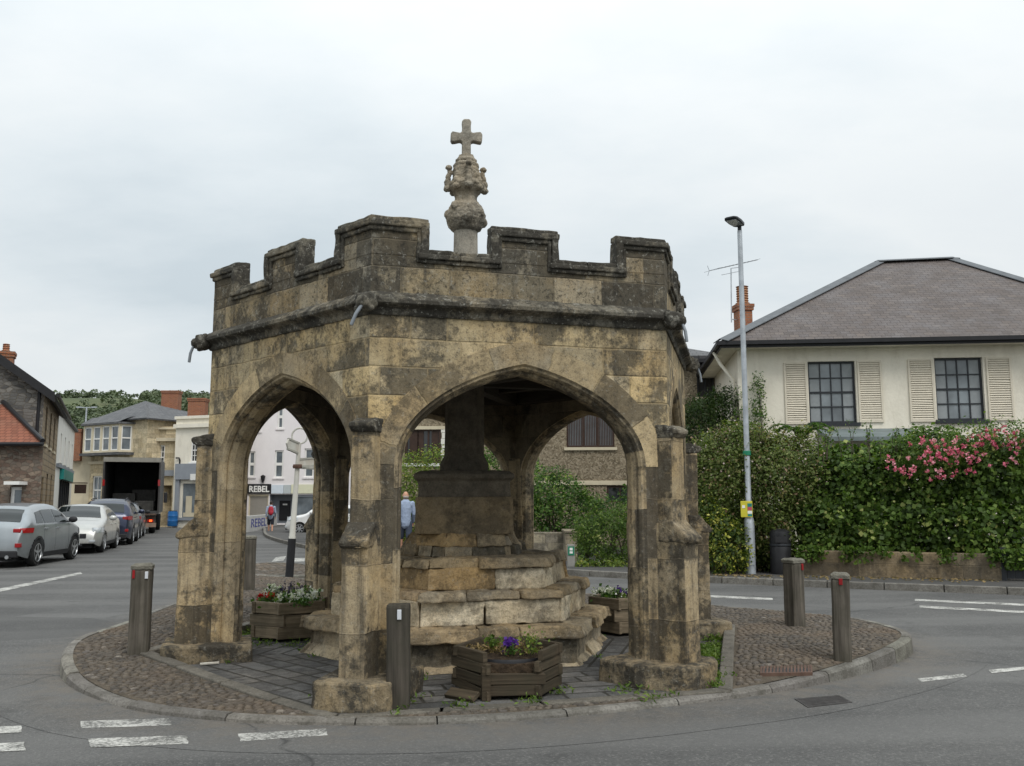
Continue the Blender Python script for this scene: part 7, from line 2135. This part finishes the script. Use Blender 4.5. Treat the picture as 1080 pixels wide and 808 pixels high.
# ------------------------------------------------------------------ bollards
def bollard(label, pos, h, w, mat, rz, lean=0.0, refl=(), cap=True):
    t = thing('bollard', label, 'bollard', pos, rz, 'timber bollards round the cross')
    x, y, z = pos; ox = Vector(pos)
    b = MB(); hw_ = w / 2; c = .018
    poly = [(-hw_ + c, -hw_), (hw_ - c, -hw_), (hw_, -hw_ + c), (hw_, hw_ - c), (hw_ - c, hw_), (-hw_ + c, hw_), (-hw_, hw_ - c), (-hw_, -hw_ + c)]
    ht = h - (.06 if cap else 0)
    b.mesh([(x + p[0] * s, y + p[1] * s, z + q) for s, q in ((1.0, -.1), (1.0, ht - .02), (.96, ht)) for p in poly],
           [(l * 8 + k, l * 8 + (k + 1) % 8, (l + 1) * 8 + (k + 1) % 8, (l + 1) * 8 + k) for l in range(2) for k in range(8)] + [tuple(range(16, 24))])
    b.build('post', mat, t, subd=2, disp=.012, dscale=.12)
    if cap:
        b = MB(); s = hw_ * 1.06
        b.mesh([(x + px * s, y + py * s, z + q) for px, py, q in ((-1, -1, ht + .003), (1, -1, ht + .003), (1, 1, ht + .003), (-1, 1, ht + .003), (-1, -1, ht + .04), (1, -1, ht + .04), (1, 1, ht + .04), (-1, 1, ht + .04), (-.7, -.7, h), (.7, -.7, h), (.7, .7, h), (-.7, .7, h))],
               [(3, 2, 1, 0)] + [(l * 4 + k, l * 4 + (k + 1) % 4, (l + 1) * 4 + (k + 1) % 4, (l + 1) * 4 + k) for l in range(2) for k in range(4)] + [(8, 9, 10, 11)])
        b.build('cap', M['capwood'], t, bevel=.005, subd=3, disp=.014, dscale=.05)
    for (face, m_, u, zz_, rw, rh) in refl:
        b = MB()
        if face == 'f': b.box(x + u - rw / 2, x + u + rw / 2, y - hw_ - .012, y - hw_ + .004, z + zz_ - rh / 2, z + zz_ + rh / 2)
        else: b.box(x + hw_ - .004, x + hw_ + .012, y + u - rw / 2, y + u + rw / 2, z + zz_ - rh / 2, z + zz_ + rh / 2)
        if face == 'l': 
            b = MB(); b.box(x - hw_ - .012, x - hw_ + .004, y + u - rw / 2, y + u + rw / 2, z + zz_ - rh / 2, z + zz_ + rh / 2)
        b.build('reflector', m_, t, bevel=.003)
    t.rotation_euler = (0, lean, rz)
    return t
M['capwood'] = plain('mossy_grey_cap', (0.17, 0.16, 0.13), .9, .25, 20, bump=.02, bscale=40, grime=.7, gcol=(.055, .055, .035))
bollard('weathered timber bollard with a mossy cap standing at the left edge of the cobbles', BOLL[0], .90, .19, M['wood_post'], .25, 0, (('f', M['red'], -.07, .80, .024, .08), ('f', M['silver'], .05, .79, .03, .07)))
bollard('dark brown timber bollard with a silver plate in front of the nearest pier', BOLL[1], .78, .175, M['wood_dark'], .02, -.012, (('f', M['silver'], .015, .71, .032, .075),), False)
bollard('weathered timber bollard at the right front near the cobbled edge and the road gully', BOLL[2], .82, .165, M['wood_post'], -.35, .01, (('f', M['red'], .005, .74, .034, .06),))
bollard('weathered timber bollard at the right further back, before the far road', BOLL[3], .83, .185, M['wood_post'], .5, 0, (('f', M['red'], .05, .73, .028, .075),))
bollard('pale grey timber bollard behind the left pier, seen through the left arch', BOLL[4], .93, .19, M['wood_post'], .2, 0, ())

# ------------------------------------------------------------------ planters and their flowers
def planter(label, c, rz, mat, broken=False, r=.44, h=.40):
    t = thing('planter', label, 'planter', c, 0, 'hexagonal timber planters under the arches')
    cx, cy, cz = c
    def hp(rr, k, z): a = rz + k * PI / 3; return Vector((cx + rr * math.cos(a), cy + rr * math.sin(a), cz + z))
    for k in range(6):
        rows_ = 4 if broken else 3
        for j in range(rows_):
            if broken and k == 4 and j >= 2: continue
            z0, z1 = .03 + (h - .03) * j / rows_, .03 + (h - .03) * (j + 1) / rows_ - .006
            a, e = hp(r, k, 0), hp(r, (k + 1) % 6, 0); d = (e - a).normalized(); n = Vector((d.y, -d.x, 0))
            ex = .035 if (j + k) % 2 else -.02
            p0, p1 = a - d * ex, e + d * ex
            dz0, dz1 = (random.uniform(-.006, .006) for _ in range(2)); ty = random.uniform(-.006, .006)
            if broken and k == 3: dz1 -= .012; ty += .012
            if broken and k == 3 and j == 0: dz1 -= .035; dz0 += .03
            P = [p0, p1, p1 - n * .042, p0 - n * .042]
            b = MB(); g = random.uniform(.4, .62); b.cc = (g, g * .97, g * .93)
            zz0 = [z0 + dz0, z0 + dz1, z0 + dz1, z0 + dz0]; zz1 = [z1 + dz0, z1 + dz1, z1 + dz1, z1 + dz0]
            b.hexa([(p.x + n.x * ty, p.y + n.y * ty, cz + q) for p, q in zip(P, zz0)] + [(p.x + n.x * ty, p.y + n.y * ty, cz + q) for p, q in zip(P, zz1)])
            b.build('plank', mat, t, bevel=.005, subd=2, disp=.008, dscale=.1)
    if broken:
        q = hp(r + .03, 3.62, 0); b = MB(); b.cc = (.55, .53, .5); b.rbox((q.x - .02, q.y - .03, cz + .035), rz + 3.6 * PI / 3 + PI / 2 + .15, .15, .05, .016, .5); b.build('fallen_plank', mat, t, bevel=.004)
        for q_, zt_ in ((hp(r - .01, 4, 0), .26), (hp(r - .05, 5, 0), .24)):
            b = MB(); b.cc = (.4, .38, .35); b.rbox((q_.x, q_.y, cz + zt_ / 2), rz, .035, .03, zt_ / 2); b.build('corner_post', mat, t, bevel=.004)
        b = MB(); b.lathe([(r * .72, .05), (r * .76, h * .72), (r * .74, h * .78), (r * .72, h * .70), (r * .5, h * .66)], 22, (cx, cy, cz)); b.build('liner', M['black'], t, smooth=R(40))
    b = MB(); b.lathe([(r * .86, .05), (r * .86, h * (.76 if not broken else .70)), (r * .5, h * (.86 if not broken else .74)), (.02, h * (.9 if not broken else .76))], 6, (cx, cy, cz), ph=rz)
    if broken: b = MB(); b.lathe([(r * .70, h * .6), (r * .71, h * .74), (r * .4, h * .78), (.02, h * .79)], 18, (cx, cy, cz))
    b.build('soil', M['soil'], t, smooth=R(50), subd=2, disp=.05, dscale=.06)
    if broken:      # higher back ledge of soil seen inside the rim
        b = MB(); b.lathe([(r * .90, .05), (r * .88, h * .70), (r * .72, h * .73), (r * .72, .05)], 6, (cx, cy, cz), ph=rz); b.build('back_soil', M['soil'], t)
    return t
p1c = gp(535.5, 724, 0.0); PL = [(p1c.x, p1c.y, -0.028), (-2.56, 10.72, 0.0), (1.36, 11.15, 0.0)]
planter('broken dark timber planter with a fallen plank, in front of the steps', PL[0], R(7), M['planter_dark'], True, .45, .385)
planter('sound timber planter full of white and red flowers under the left arch', PL[1], R(-28), M['planter'], False, .43, .43)
planter('timber planter half hidden behind the right front pier', PL[2], R(10), M['planter'], False, .43, .43)

def flower_plant(name, label, c, n_leaf, rad_, hgt, leafm, petals, leaf=.045, group=None, spikes=False):
    t = thing(name, label, 'flowers', c, 0, group)
    c = np.array(c)
    P = c + rng.normal(size=(n_leaf, 3)) * np.array([rad_ * .5, rad_ * .5, hgt * .35]) + np.array([0, 0, hgt * .45]); P[:, 2] = np.maximum(P[:, 2], c[2])
    leaves('foliage', P, leaf, rng.normal(.45, .2, n_leaf), leafm, t, .5, .7)
    for nm, mat, k, per, sp, sz in petals:
        Q = []; T = []
        for i in range(k):
            a = rng.uniform(0, 2 * PI); rr = rad_ * math.sqrt(rng.random()) * 1.0
            h0 = np.array([math.cos(a) * rr, math.sin(a) * rr, hgt * (1.0 - .35 * (rr / rad_) ** 2) + rng.uniform(-.02, .03)]) + c
            q = rng.normal(size=(per, 3)) * sp
            if spikes: q *= np.array([.35, .35, 3.0])
            Q.append(h0 + q); T.append(np.clip(rng.normal(.5, .2) + rng.normal(0, .15, per), 0, 1))
        leaves(nm, np.concatenate(Q), sz, np.concatenate(T), mat, t, .6, .9)
    st = MB()
    for i in range(7):
        a = rng.uniform(0, 2 * PI); st.tube([tuple(c), tuple(c + np.array([math.cos(a) * rad_ * .5, math.sin(a) * rad_ * .5, hgt * .8]))], [.005, .003], 5)
    st.build('stems', M['stem'], t)
    return t
M['stem'] = plain('green_stem', (.09, .13, .04), .8, .2, 20)
gb = 'bedding plants in the planters'
x, y, _ = PL[1]; zs_ = .37
flower_plant('white_flowers', 'white flower clump at the right side of the left arch planter', (x + .22, y - .08, zs_), 150, .16, .15, G['hedge'], [('petals', G['whitepetal'], 15, 22, .018, .03)], group=gb)
flower_plant('white_flowers', 'white flower clump at the front middle of the left arch planter', (x + .02, y - .24, zs_), 110, .12, .11, G['hedge'], [('petals', G['whitepetal'], 10, 22, .018, .03)], group=gb)
flower_plant('white_flowers', 'white flower clump at the back left of the left arch planter', (x - .20, y + .12, zs_), 110, .14, .17, G['hedge'], [('petals', G['whitepetal'], 11, 20, .018, .03)], group=gb)
flower_plant('red_flowers', 'red flowers at the front left of the left arch planter', (x - .22, y - .14, zs_), 140, .13, .10, G['hedge'], [('petals', G['redpetal'], 7, 22, .015, .028)], group=gb)
flower_plant('lavender', 'dull purple lavender in the middle of the left arch planter', (x + .03, y + .05, zs_), 120, .15, .18, G['abelia'], [('petals', G['lavender'], 26, 16, .012, .022)], group=gb, spikes=True)
flower_plant('trailing_plant', 'trailing green plant with tiny white flowers on the rim of the left arch planter', (x + .18, y - .30, zs_ + .02), 170, .12, .07, G['hedge'], [('petals', G['whitepetal'], 10, 4, .008, .02)], .035, gb)
x, y, _ = PL[2]
flower_plant('white_flowers', 'white flowers with dark centres at the left of the right hand planter', (x - .25, y - .08, zs_), 130, .14, .13, G['hedge'], [('petals', G['whitepetal'], 9, 18, .016, .03)], group=gb)
flower_plant('purple_flowers', 'deep purple flowers in the middle of the right hand planter', (x - .12, y + .05, zs_), 120, .13, .13, G['hedge'], [('petals', G['purple'], 5, 14, .014, .028)], group=gb)
flower_plant('white_flowers', 'white flowers close to the pier in the right hand planter', (x + .10, y - .2, zs_), 130, .15, .11, G['lime'], [('petals', G['whitepetal'], 9, 18, .016, .03)], group=gb)
flower_plant('red_flowers', 'red flowers beside the pier in the right hand planter', (x + .16, y + .02, zs_), 120, .13, .14, G['hedge'], [('petals', G['redpetal'], 5, 18, .014, .028)], group=gb)
x, y, _ = PL[0]; zs_ = .30
flower_plant('purple_flowers', 'bright purple pansies in the broken front planter', (x + .03, y - .17, zs_), 60, .07, .08, G['hedge'], [('petals', G['purple'], 5, 20, .014, .034)], .03, gb)
flower_plant('weed', 'leafy green weed at the right of the broken front planter', (x + .20, y - .16, zs_), 130, .13, .15, G['lime'], [], .03, gb)
flower_plant('weed', 'small green tuft at the back left of the broken front planter', (x - .13, y + .04, zs_ + .01), 90, .08, .09, G['grass'], [], .035, gb)
dp = thing('dead_plant', 'dry straw coloured stems lying on the soil of the broken front planter', 'plant', (x, y, zs_))
Pd = np.array([x, y, zs_ + .02]) + rng.normal(size=(420, 3)) * np.array([.17, .15, .014]) + np.array([-.06, .02, 0]); Pd = Pd[np.hypot(Pd[:, 0] - x, Pd[:, 1] - y) < .36]
leaves('stems', Pd, .045, rng.random(len(Pd)), G['straw'], dp, 1.0, .25, kind='stuff')

# ------------------------------------------------------------------ finger post
fq = gp(305, 609, 0.02); ft = thing('finger_post', 'old leaning white finger post with a black base on its own cobbled patch', 'signpost', fq)
top = at(315.5, 468, fq.y - .0); ax = (top - fq).normalized()
mid = fq + ax * ((at(308, 568, fq.y) - fq).length)
b = MB(); b.tube([fq - ax * .1, mid], [.085, .08], 12); b.build('base_sleeve', M['black'], ft, smooth=R(40))
b = MB(); b.tube([mid - ax * .05, mid + ax * .04, mid + ax * .06, fq + ax * ((at(314.5, 492, fq.y) - fq).length), top], [.07, .07, .062, .048, .042], 12); b.build('post', M['postwhite'], ft, smooth=R(40))
def arm(p0, p1, hh, nm='finger_arm'):
    d = (p1 - p0).normalized(); u = ax; L = (p1 - p0).length; n = d.cross(u).normalized()
    b = MB(); o = [p0 - u * hh, p0 + d * (L * .86) - u * hh, p1, p0 + d * (L * .86) + u * hh, p0 + u * hh]
    b.ext([q - n * .02 for q in o], n * .04); ao = b.build(nm, M['postwhite'], ft)
    b = MB()
    for sg in (-1, 1): b.ext([p0 + u * (hh * sg * 1.02 - .018) - n * .032, p0 + d * L * .86 + u * (hh * sg * 1.02 - .018) - n * .032, p0 + d * L * .86 + u * (hh * sg * 1.02 + .018) - n * .032, p0 + u * (hh * sg * 1.02 + .018) - n * .032], n * .064)
    b.build('arm_border', M['armborder'], ao)
M['armborder'] = plain('faded_border', (.33, .32, .28), .6, .2, 10)
jt = at(315, 473, fq.y); arm(jt, at(302, 467.5, fq.y - .35), .10)
jt = at(314.5, 488.5, fq.y); arm(jt, at(337, 486.5, fq.y + .1), .075)
arm(jt - ax * .0, jt + Vector((.25, 1.0, 0)), .09)
b = MB(); rc = top + ax * .16
for k in range(20):
    a0, a1 = 2 * PI * k / 20, 2 * PI * (k + 1) / 20
    b.tube([rc + Vector((math.cos(a0) * .16, 0, math.sin(a0) * .16)), rc + Vector((math.cos(a1) * .16, 0, math.sin(a1) * .16))], .02, 6)
b.build('finial_ring', M['postwhite'], ft)
b = MB(); b.lathe([(.09, -.04), (.10, 0), (.09, .04)], 12, fq + ax * ((at(314.5, 492, fq.y) - fq).length)); b.build('collar', M['rust'], ft)

# ------------------------------------------------------------------ lamp post, bin, far street lamp, drains
lp = gp(792, 605, PAVZ); lt = thing('lamp_post', 'tall galvanised street lamp in front of the hedge with a small yellow notice', 'street lamp', lp)
hh = at(778, 236, lp.y).z
b = MB(); b.lathe([(.105, 0), (.105, 1.02), (.095, 1.12), (.06, 1.2), (.058, 3.0), (.052, hh - .2)], 16, lp)
b.build('pole', M['galv'], lt, smooth=R(40))
b = MB(); b.obox((lp.x, lp.y - .105, .42), (1, 0, 0), (0, 1, 0), (0, 0, 1), .05, .01, .2); b.build('hatch', M['galv'], lt)
hp0 = Vector((lp.x, lp.y, hh - .06)); dn = Vector((-.62, -.78, .1)).normalized(); sn = dn.cross(Vector((0, 0, 1))).normalized(); un = sn.cross(dn)
b = MB(); b.tube([(lp.x, lp.y, hh - .25), hp0, hp0 + dn * .08], .045, 12); b.build('bracket', M['darkgrey'], lt)
b = MB(); c0 = hp0 + dn * .22 + un * .03
sec = []
for f, w_, h_ in ((-.26, .09, .045), (-.2, .125, .06), (0, .15, .06), (.2, .15, .045), (.27, .12, .025)): sec.append([c0 + dn * f + sn * (w_ * sx) + un * (h_ * sz) for sx, sz in ((-1, -.5), (1, -.5), (1, .5), (.6, 1), (-.6, 1), (-1, .5))])
vs_ = [p for s in sec for p in s]; b.mesh(vs_, [(i * 6 + k, i * 6 + (k + 1) % 6, (i + 1) * 6 + (k + 1) % 6, (i + 1) * 6 + k) for i in range(4) for k in range(6)] + [(5, 4, 3, 2, 1, 0), (24, 25, 26, 27, 28, 29)])
lh = b.build('lamp_head', M['darkgrey'], lt, bevel=.008)
b = MB(); b.obox(c0 - un * .034 + dn * .03, dn, sn, un, .17, .11, .006); b.build('lens', M['headlight'], lh)
b = MB(); z = at(790, 478, lp.y).z; b.lathe([(.075, -.05), (.085, -.04), (.085, .04), (.075, .05)], 14, (lp.x, lp.y, z)); b.build('green_band', M['green'], lt)
zs1, zs0 = at(789, 528.5, lp.y).z, at(789, 545.5, lp.y).z
b = MB(); sxu = Vector((.97, -.22, 0)).normalized(); sn_ = Vector((sxu.y, -sxu.x, 0)); oc = Vector((lp.x - .05, lp.y, (zs0 + zs1) / 2)) + sn_ * .10
b.obox(oc, sxu, sn_, (0, 0, 1), .12, .012, (zs1 - zs0) / 2); sb = b.build('notice', M['yellowsign'], lt, bevel=.008)
for (u, v, hu, hv, m_) in ((.065, .085, .045, .035, 'teal'), (.065, .01, .045, .035, 'pink_sign'), (.065, -.065, .045, .03, 'white'), (.065, -.125, .045, .02, 'teal'), (-.06, .05, .03, .03, 'white')):
    b = MB(); b.obox(oc + sxu * u + Vector((0, 0, v)) + sn_ * .014, sxu, sn_, (0, 0, 1), hu, .003, hv); b.build('panel', M[m_], sb)
bq = gp(824, 605.3, PAVZ); bt = thing('litter_bin', 'dark round litter bin standing against the hedge near the lamp post', 'litter bin', bq)
b = MB(); b.lathe([(.21, 0), (.215, .03), (.215, .55), (.205, .57)], 24, bq); b.build('body', M['black'], bt, smooth=R(40))
b = MB(); b.lathe([(.22, .575), (.225, .60), (.22, .62)], 24, bq); b.build('band', M['darkgrey'], bt, smooth=R(40))
b = MB(); b.lathe([(.21, .62), (.215, .8), (.2, .87), (.12, .92), (.02, .93)], 24, bq); b.build('hood', M['black'], bt, smooth=R(40))
b = MB(); b.obox(bq + Vector((-.04, -.213, .71)), (1, 0, 0), (0, 1, 0), (0, 0, 1), .12, .008, .06); b.build('opening', M['trim'], bt)
sl_ = at(89, 470, 72); st_ = at(89, 430, 72); slt = thing('street_lamp', 'distant twin armed street lamp before the wooded hill on the left', 'street lamp', (sl_.x, sl_.y, 0))
b = MB(); b.tube([(sl_.x, 72, 0), (sl_.x, 72, st_.z)], [.09, .06], 10); b.build('pole', M['galv'], slt)
b = MB(); b.box(sl_.x - .45, sl_.x + .45, 71.97, 72.03, st_.z - .02, st_.z + .04); b.build('arm', M['galv'], slt)
for sg in (-1, 1):
    b = MB(); b.box(sl_.x + sg * .6 - .2, sl_.x + sg * .6 + .2, 71.9, 72.1, st_.z - .03, st_.z + .07); b.build('lamp_head', M['galv'], slt, bevel=.02)
bb = gp(182, 554); bo_ = thing('barrel', 'blue plastic barrel by the dark doorway beside the corner shop', 'barrel', (at(182, 553, 56.0).x, 56.0, 0))
b = MB(); b.lathe([(.27, 0), (.3, .05), (.3, .3), (.31, .32), (.3, .34), (.3, .6), (.31, .62), (.3, .64), (.29, .86), (.25, .9)], 18, (at(182, 553, 56.0).x, 56.0, 0)); b.build('drum', plain('blue_plastic', (.02, .13, .36), .4, .1), bo_, smooth=R(40))
b = MB(); b.lathe([(.26, .9), (.26, .93), (.1, .95)], 18, (at(182, 553, 56.0).x, 56.0, 0)); b.build('lid', M['black'], bo_)

def grate(name, label, quad, mat, nb, z, along=0):
    q = [gp(*p, z=z) for p in quad]; c = sum(q, Vector()) / 4
    t = thing(name, label, 'drain cover', c)
    b = MB(); b.face([(p.x, p.y, z + .003) for p in q]); b.build('pit', M['black'], t)
    b = MB()
    def pt(u, v): return q[0].lerp(q[1], u).lerp(q[3].lerp(q[2], u), v)
    def bar(u0, u1, v0, v1):
        P = [pt(u0, v0), pt(u1, v0), pt(u1, v1), pt(u0, v1)]; b.hexa([(p.x, p.y, z - .02) for p in P] + [(p.x, p.y, z + .012) for p in P])
    f = .06; bar(0, 1, 0, f); bar(0, 1, 1 - f, 1); bar(0, f * .6, f, 1 - f); bar(1 - f * .6, 1, f, 1 - f)
    b.build('frame', mat, t)
    for i in range(nb):
        b = MB(); c_ = (i + .5) / nb
        if along == 0: bar(f * .6 + .93 * (c_ - .28 / nb), f * .6 + .93 * (c_ + .28 / nb), f, 1 - f)
        else: bar(f * .6, 1 - f * .6, f + .88 * (c_ - .27 / nb), f + .88 * (c_ + .27 / nb))
        b.build('bar', mat, t)
grate('road_gully', 'black slotted road gully at the kerb on the right', [(838, 738.5), (885, 734.5), (899, 742), (852, 747.5)], plain('gully_iron', (.05, .046, .044), .7, .3, 14), 7, ROADZ - .004, 1)
q_ = gp(830, 705, .05); grate('drain_cover', 'rusty ribbed drain cover let into the cobbles on the right', [(803, 700), (856, 699.2), (857, 710.5), (801.5, 711.5)], plain('rusty_cover', (.115, .07, .052), .85, .25, 12), 14, zf(q_.x, q_.y) + .006, 0)
b = MB(); s0, s1 = gp(211, 700.5, .01), gp(231, 699, .01); b.tube([s0, s1], .012, 6); o = b.build('stick', M['postwhite']); tag(o, 'pale broken stick lying on the paving by the left pier', 'stick')

# ------------------------------------------------------------------ people
def person(label, loc, rz, H, clothes, stride=.25, hair=None, shirt='jumper'):
    """walking figure facing +Y (away from the camera); local z up"""
    t = thing('person', label, 'person', loc, rz)
    s = H / 1.75; base = Vector(loc)
    def V(x, y, z): return base + Vector((x, y, z)) * s
    def limb(b, pts, rads, n=10):
        b.tube([V(*p) for p in pts], [r_ * s for r_ in rads], n)
        for p, r_ in zip(pts, rads): b.ball(V(*p), r_ * s, r_ * s, r_ * s, n, 6)
    hip, kn = .92, .50
    legs = []
    for sg, ph in ((-1, 1), (1, -1)):
        st = stride * ph
        foot = (sg * .09, st * .95, .085 if ph > 0 else .12)
        knee = (sg * .095, st * .5 + .04, kn)
        legs.append([(sg * .09, 0, hip - .03), knee, foot])
    arms = []
    for sg, ph in ((-1, -1), (1, 1)):
        arms.append([(sg * .185, 0, 1.42), (sg * .235, -.04 + ph * .05, 1.13), (sg * .235, .08 + ph * .13, .90)])
    b = MB()
    limb(b, [(0, 0, hip), (0, -.01, 1.1), (0, 0, 1.3), (0, 0, 1.4)], [.135, .12, .14, .13], 14)
    limb(b, [(-.12, 0, 1.38), (.12, 0, 1.38)], [.085, .085])
    limb(b, [(0, .005, 1.42), (0, .015, 1.54)], [.058, .052])
    b.ball(V(0, .02, 1.635), .077 * s, .098 * s, .115 * s, 18, 12)
    b.ball(V(0, .045, 1.585), .06 * s, .07 * s, .07 * s, 12, 8)
    b.ball(V(0, .122, 1.62), .014 * s, .022 * s, .022 * s, 8, 6)
    for sg in (-1, 1):
        b.ball(V(sg * .078, .015, 1.63), .012 * s, .022 * s, .034 * s, 8, 6)
        b.ball(V(sg * .03, .105, 1.645), .014 * s, .012 * s, .012 * s, 8, 6)
    b.ball(V(0, .108, 1.575), .024 * s, .012 * s, .010 * s, 8, 6)
    for L in legs: limb(b, L, [.085, .058, .04]); 
    for L in legs:
        f = L[2]; limb(b, [(f[0], f[1], f[2] - .02), (f[0] + .01, f[1] + .13, f[2] - .05)], [.042, .034])
    for A in arms:
        limb(b, A, [.055, .042, .03]); w = Vector(A[2]); sg = 1 if w.x > 0 else -1
        limb(b, [tuple(w), tuple(w + Vector((0, .02, -.075)))], [.028, .034])
        for k in range(4):
            f0 = w + Vector((0, .045 - k * .018, -.085)); ln = (.06, .072, .067, .05)[k]
            limb(b, [tuple(f0), tuple(f0 + Vector((-sg * .008, .006, -ln * .5))), tuple(f0 + Vector((-sg * .022, .012, -ln)))], [.0095, .009, .0075], 7)
        th = w + Vector((-sg * .01, .035, -.035)); limb(b, [tuple(th), tuple(th + Vector((-sg * .012, .035, -.03))), tuple(th + Vector((-sg * .016, .045, -.062)))], [.012, .011, .009], 7)
    body = b.build('body', M['skin'], t, smooth=3.14, remesh=.0085 * s)
    sm = body.modifiers.new('smooth', 'SMOOTH'); sm.iterations = 3; sm.factor = .5
    # clothes
    b = MB(); g = .014
    limb(b, [(0, 0, hip - .04), (0, -.01, 1.1), (0, 0, 1.3), (0, 0, 1.4)], [.15 + g * .5, .135 + g, .15 + g, .135 + g], 14); limb(b, [(-.125, 0, 1.385), (.125, 0, 1.385)], [.09 + g * .7] * 2)
    sl = clothes.get('sleeve', 1.0)
    for A in arms:
        a0, a1, a2 = [Vector(q) for q in A]; e = a1.lerp(a2, .92) if sl > .9 else a0.lerp(a1, .7)
        limb(b, [tuple(a0), tuple(a1 if sl > .9 else e)] + ([tuple(e)] if sl > .9 else []), [.07, .056] + ([.045] if sl > .9 else []))
    o = b.build(shirt, clothes['top'], t, smooth=3.14, remesh=.012 * s, disp=.016, dscale=.08); 
    b = MB(); limb(b, [(0, 0, hip + .04), (0, 0, hip - .02)], [.148, .155], 14)
    for L in legs:
        a0, a1 = Vector(L[0]), Vector(L[1]); limb(b, [tuple(a0), tuple(a0.lerp(a1, .95))], [.105, .088])
    b.build('shorts', clothes['shorts'], t, smooth=3.14, remesh=.012 * s, disp=.012, dscale=.08)
    for L in legs:
        f = L[2]; b = MB(); limb(b, [(f[0], f[1] - .035, f[2] - .04), (f[0], f[1] + .05, f[2] - .05), (f[0] + .01, f[1] + .16, f[2] - .055)], [.044, .046, .038]); b.build('shoe', clothes['shoe'], t, smooth=3.14, remesh=.01)
    b = MB()
    if hair == 'short': b.ball(V(0, -.002, 1.665), .087 * s, .098 * s, .105 * s, 16, 10); b.build('hair', clothes['hair'], t, smooth=3.14, disp=.012, dscale=.03)
    elif hair == 'fringe': b.ball(V(0, -.03, 1.60), .079 * s, .066 * s, .05 * s, 14, 8); b.build('hair', clothes['hair'], t, smooth=3.14)
    return t
cl = dict(top=plain('pale_blue_jumper', (.30, .36, .48), .9, .08, 20, bump=.01), shorts=plain('slate_shorts', (.05, .06, .085), .9, .12, 15), shoe=plain('grey_shoe', (.25, .25, .26), .7, .1), hair=plain('grey_hair', (.35, .3, .26), .8, .2, 40))
pq = gp(427, 586, PAVZ)
person('man in a pale blue jumper and slate shorts walking away along the pavement', (pq.x, pq.y, PAVZ), R(14), 1.76, cl, .20, 'fringe')
cl2 = dict(top=plain('grey_blue_shirt', (.28, .33, .42), .9, .08, 20), shorts=plain('black_shorts', (.02, .022, .03), .9, .12), shoe=plain('dark_shoe', (.03, .03, .035), .7, .1), hair=plain('dark_hair', (.03, .022, .018), .6, .2, 40))
kq = gp(285, 562.5); kq.z = ROADZ
person('walker in black shorts with a red rucksack, seen through the left arch', tuple(kq), R(14), 1.60, cl2, .17, 'short', 'shirt')
rk = thing('rucksack', 'red rucksack on the back of the walker by the shop', 'rucksack', kq)
s = 1.60 / 1.75; b = MB(); m_ = Matrix.Rotation(R(14), 3, 'Z')
def KV(x, y, z): return Vector(kq) + (m_ @ Vector((x, y, z))) * s
for (x, y, z, rx, ry, rz_) in ((0, -.25, 1.22, .155, .10, .25), (0, -.24, 1.36, .13, .09, .12), (0, -.32, 1.12, .12, .07, .13)): b.ball(KV(x, y, z), rx * s, ry * s, rz_ * s, 14, 10)
b.build('bag', plain('red_nylon', (.36, .02, .035), .6, .12, 10), rk, smooth=3.14, remesh=.014)
for sg in (-1, 1):
    b = MB(); b.tube([KV(sg * .09, -.17, 1.4), KV(sg * .11, -.02, 1.50), KV(sg * .10, .15, 1.38), KV(sg * .13, .1, 1.15), KV(sg * .15, -.14, 1.05)], .018, 8); b.build('strap', M['black'], rk, smooth=R(50))
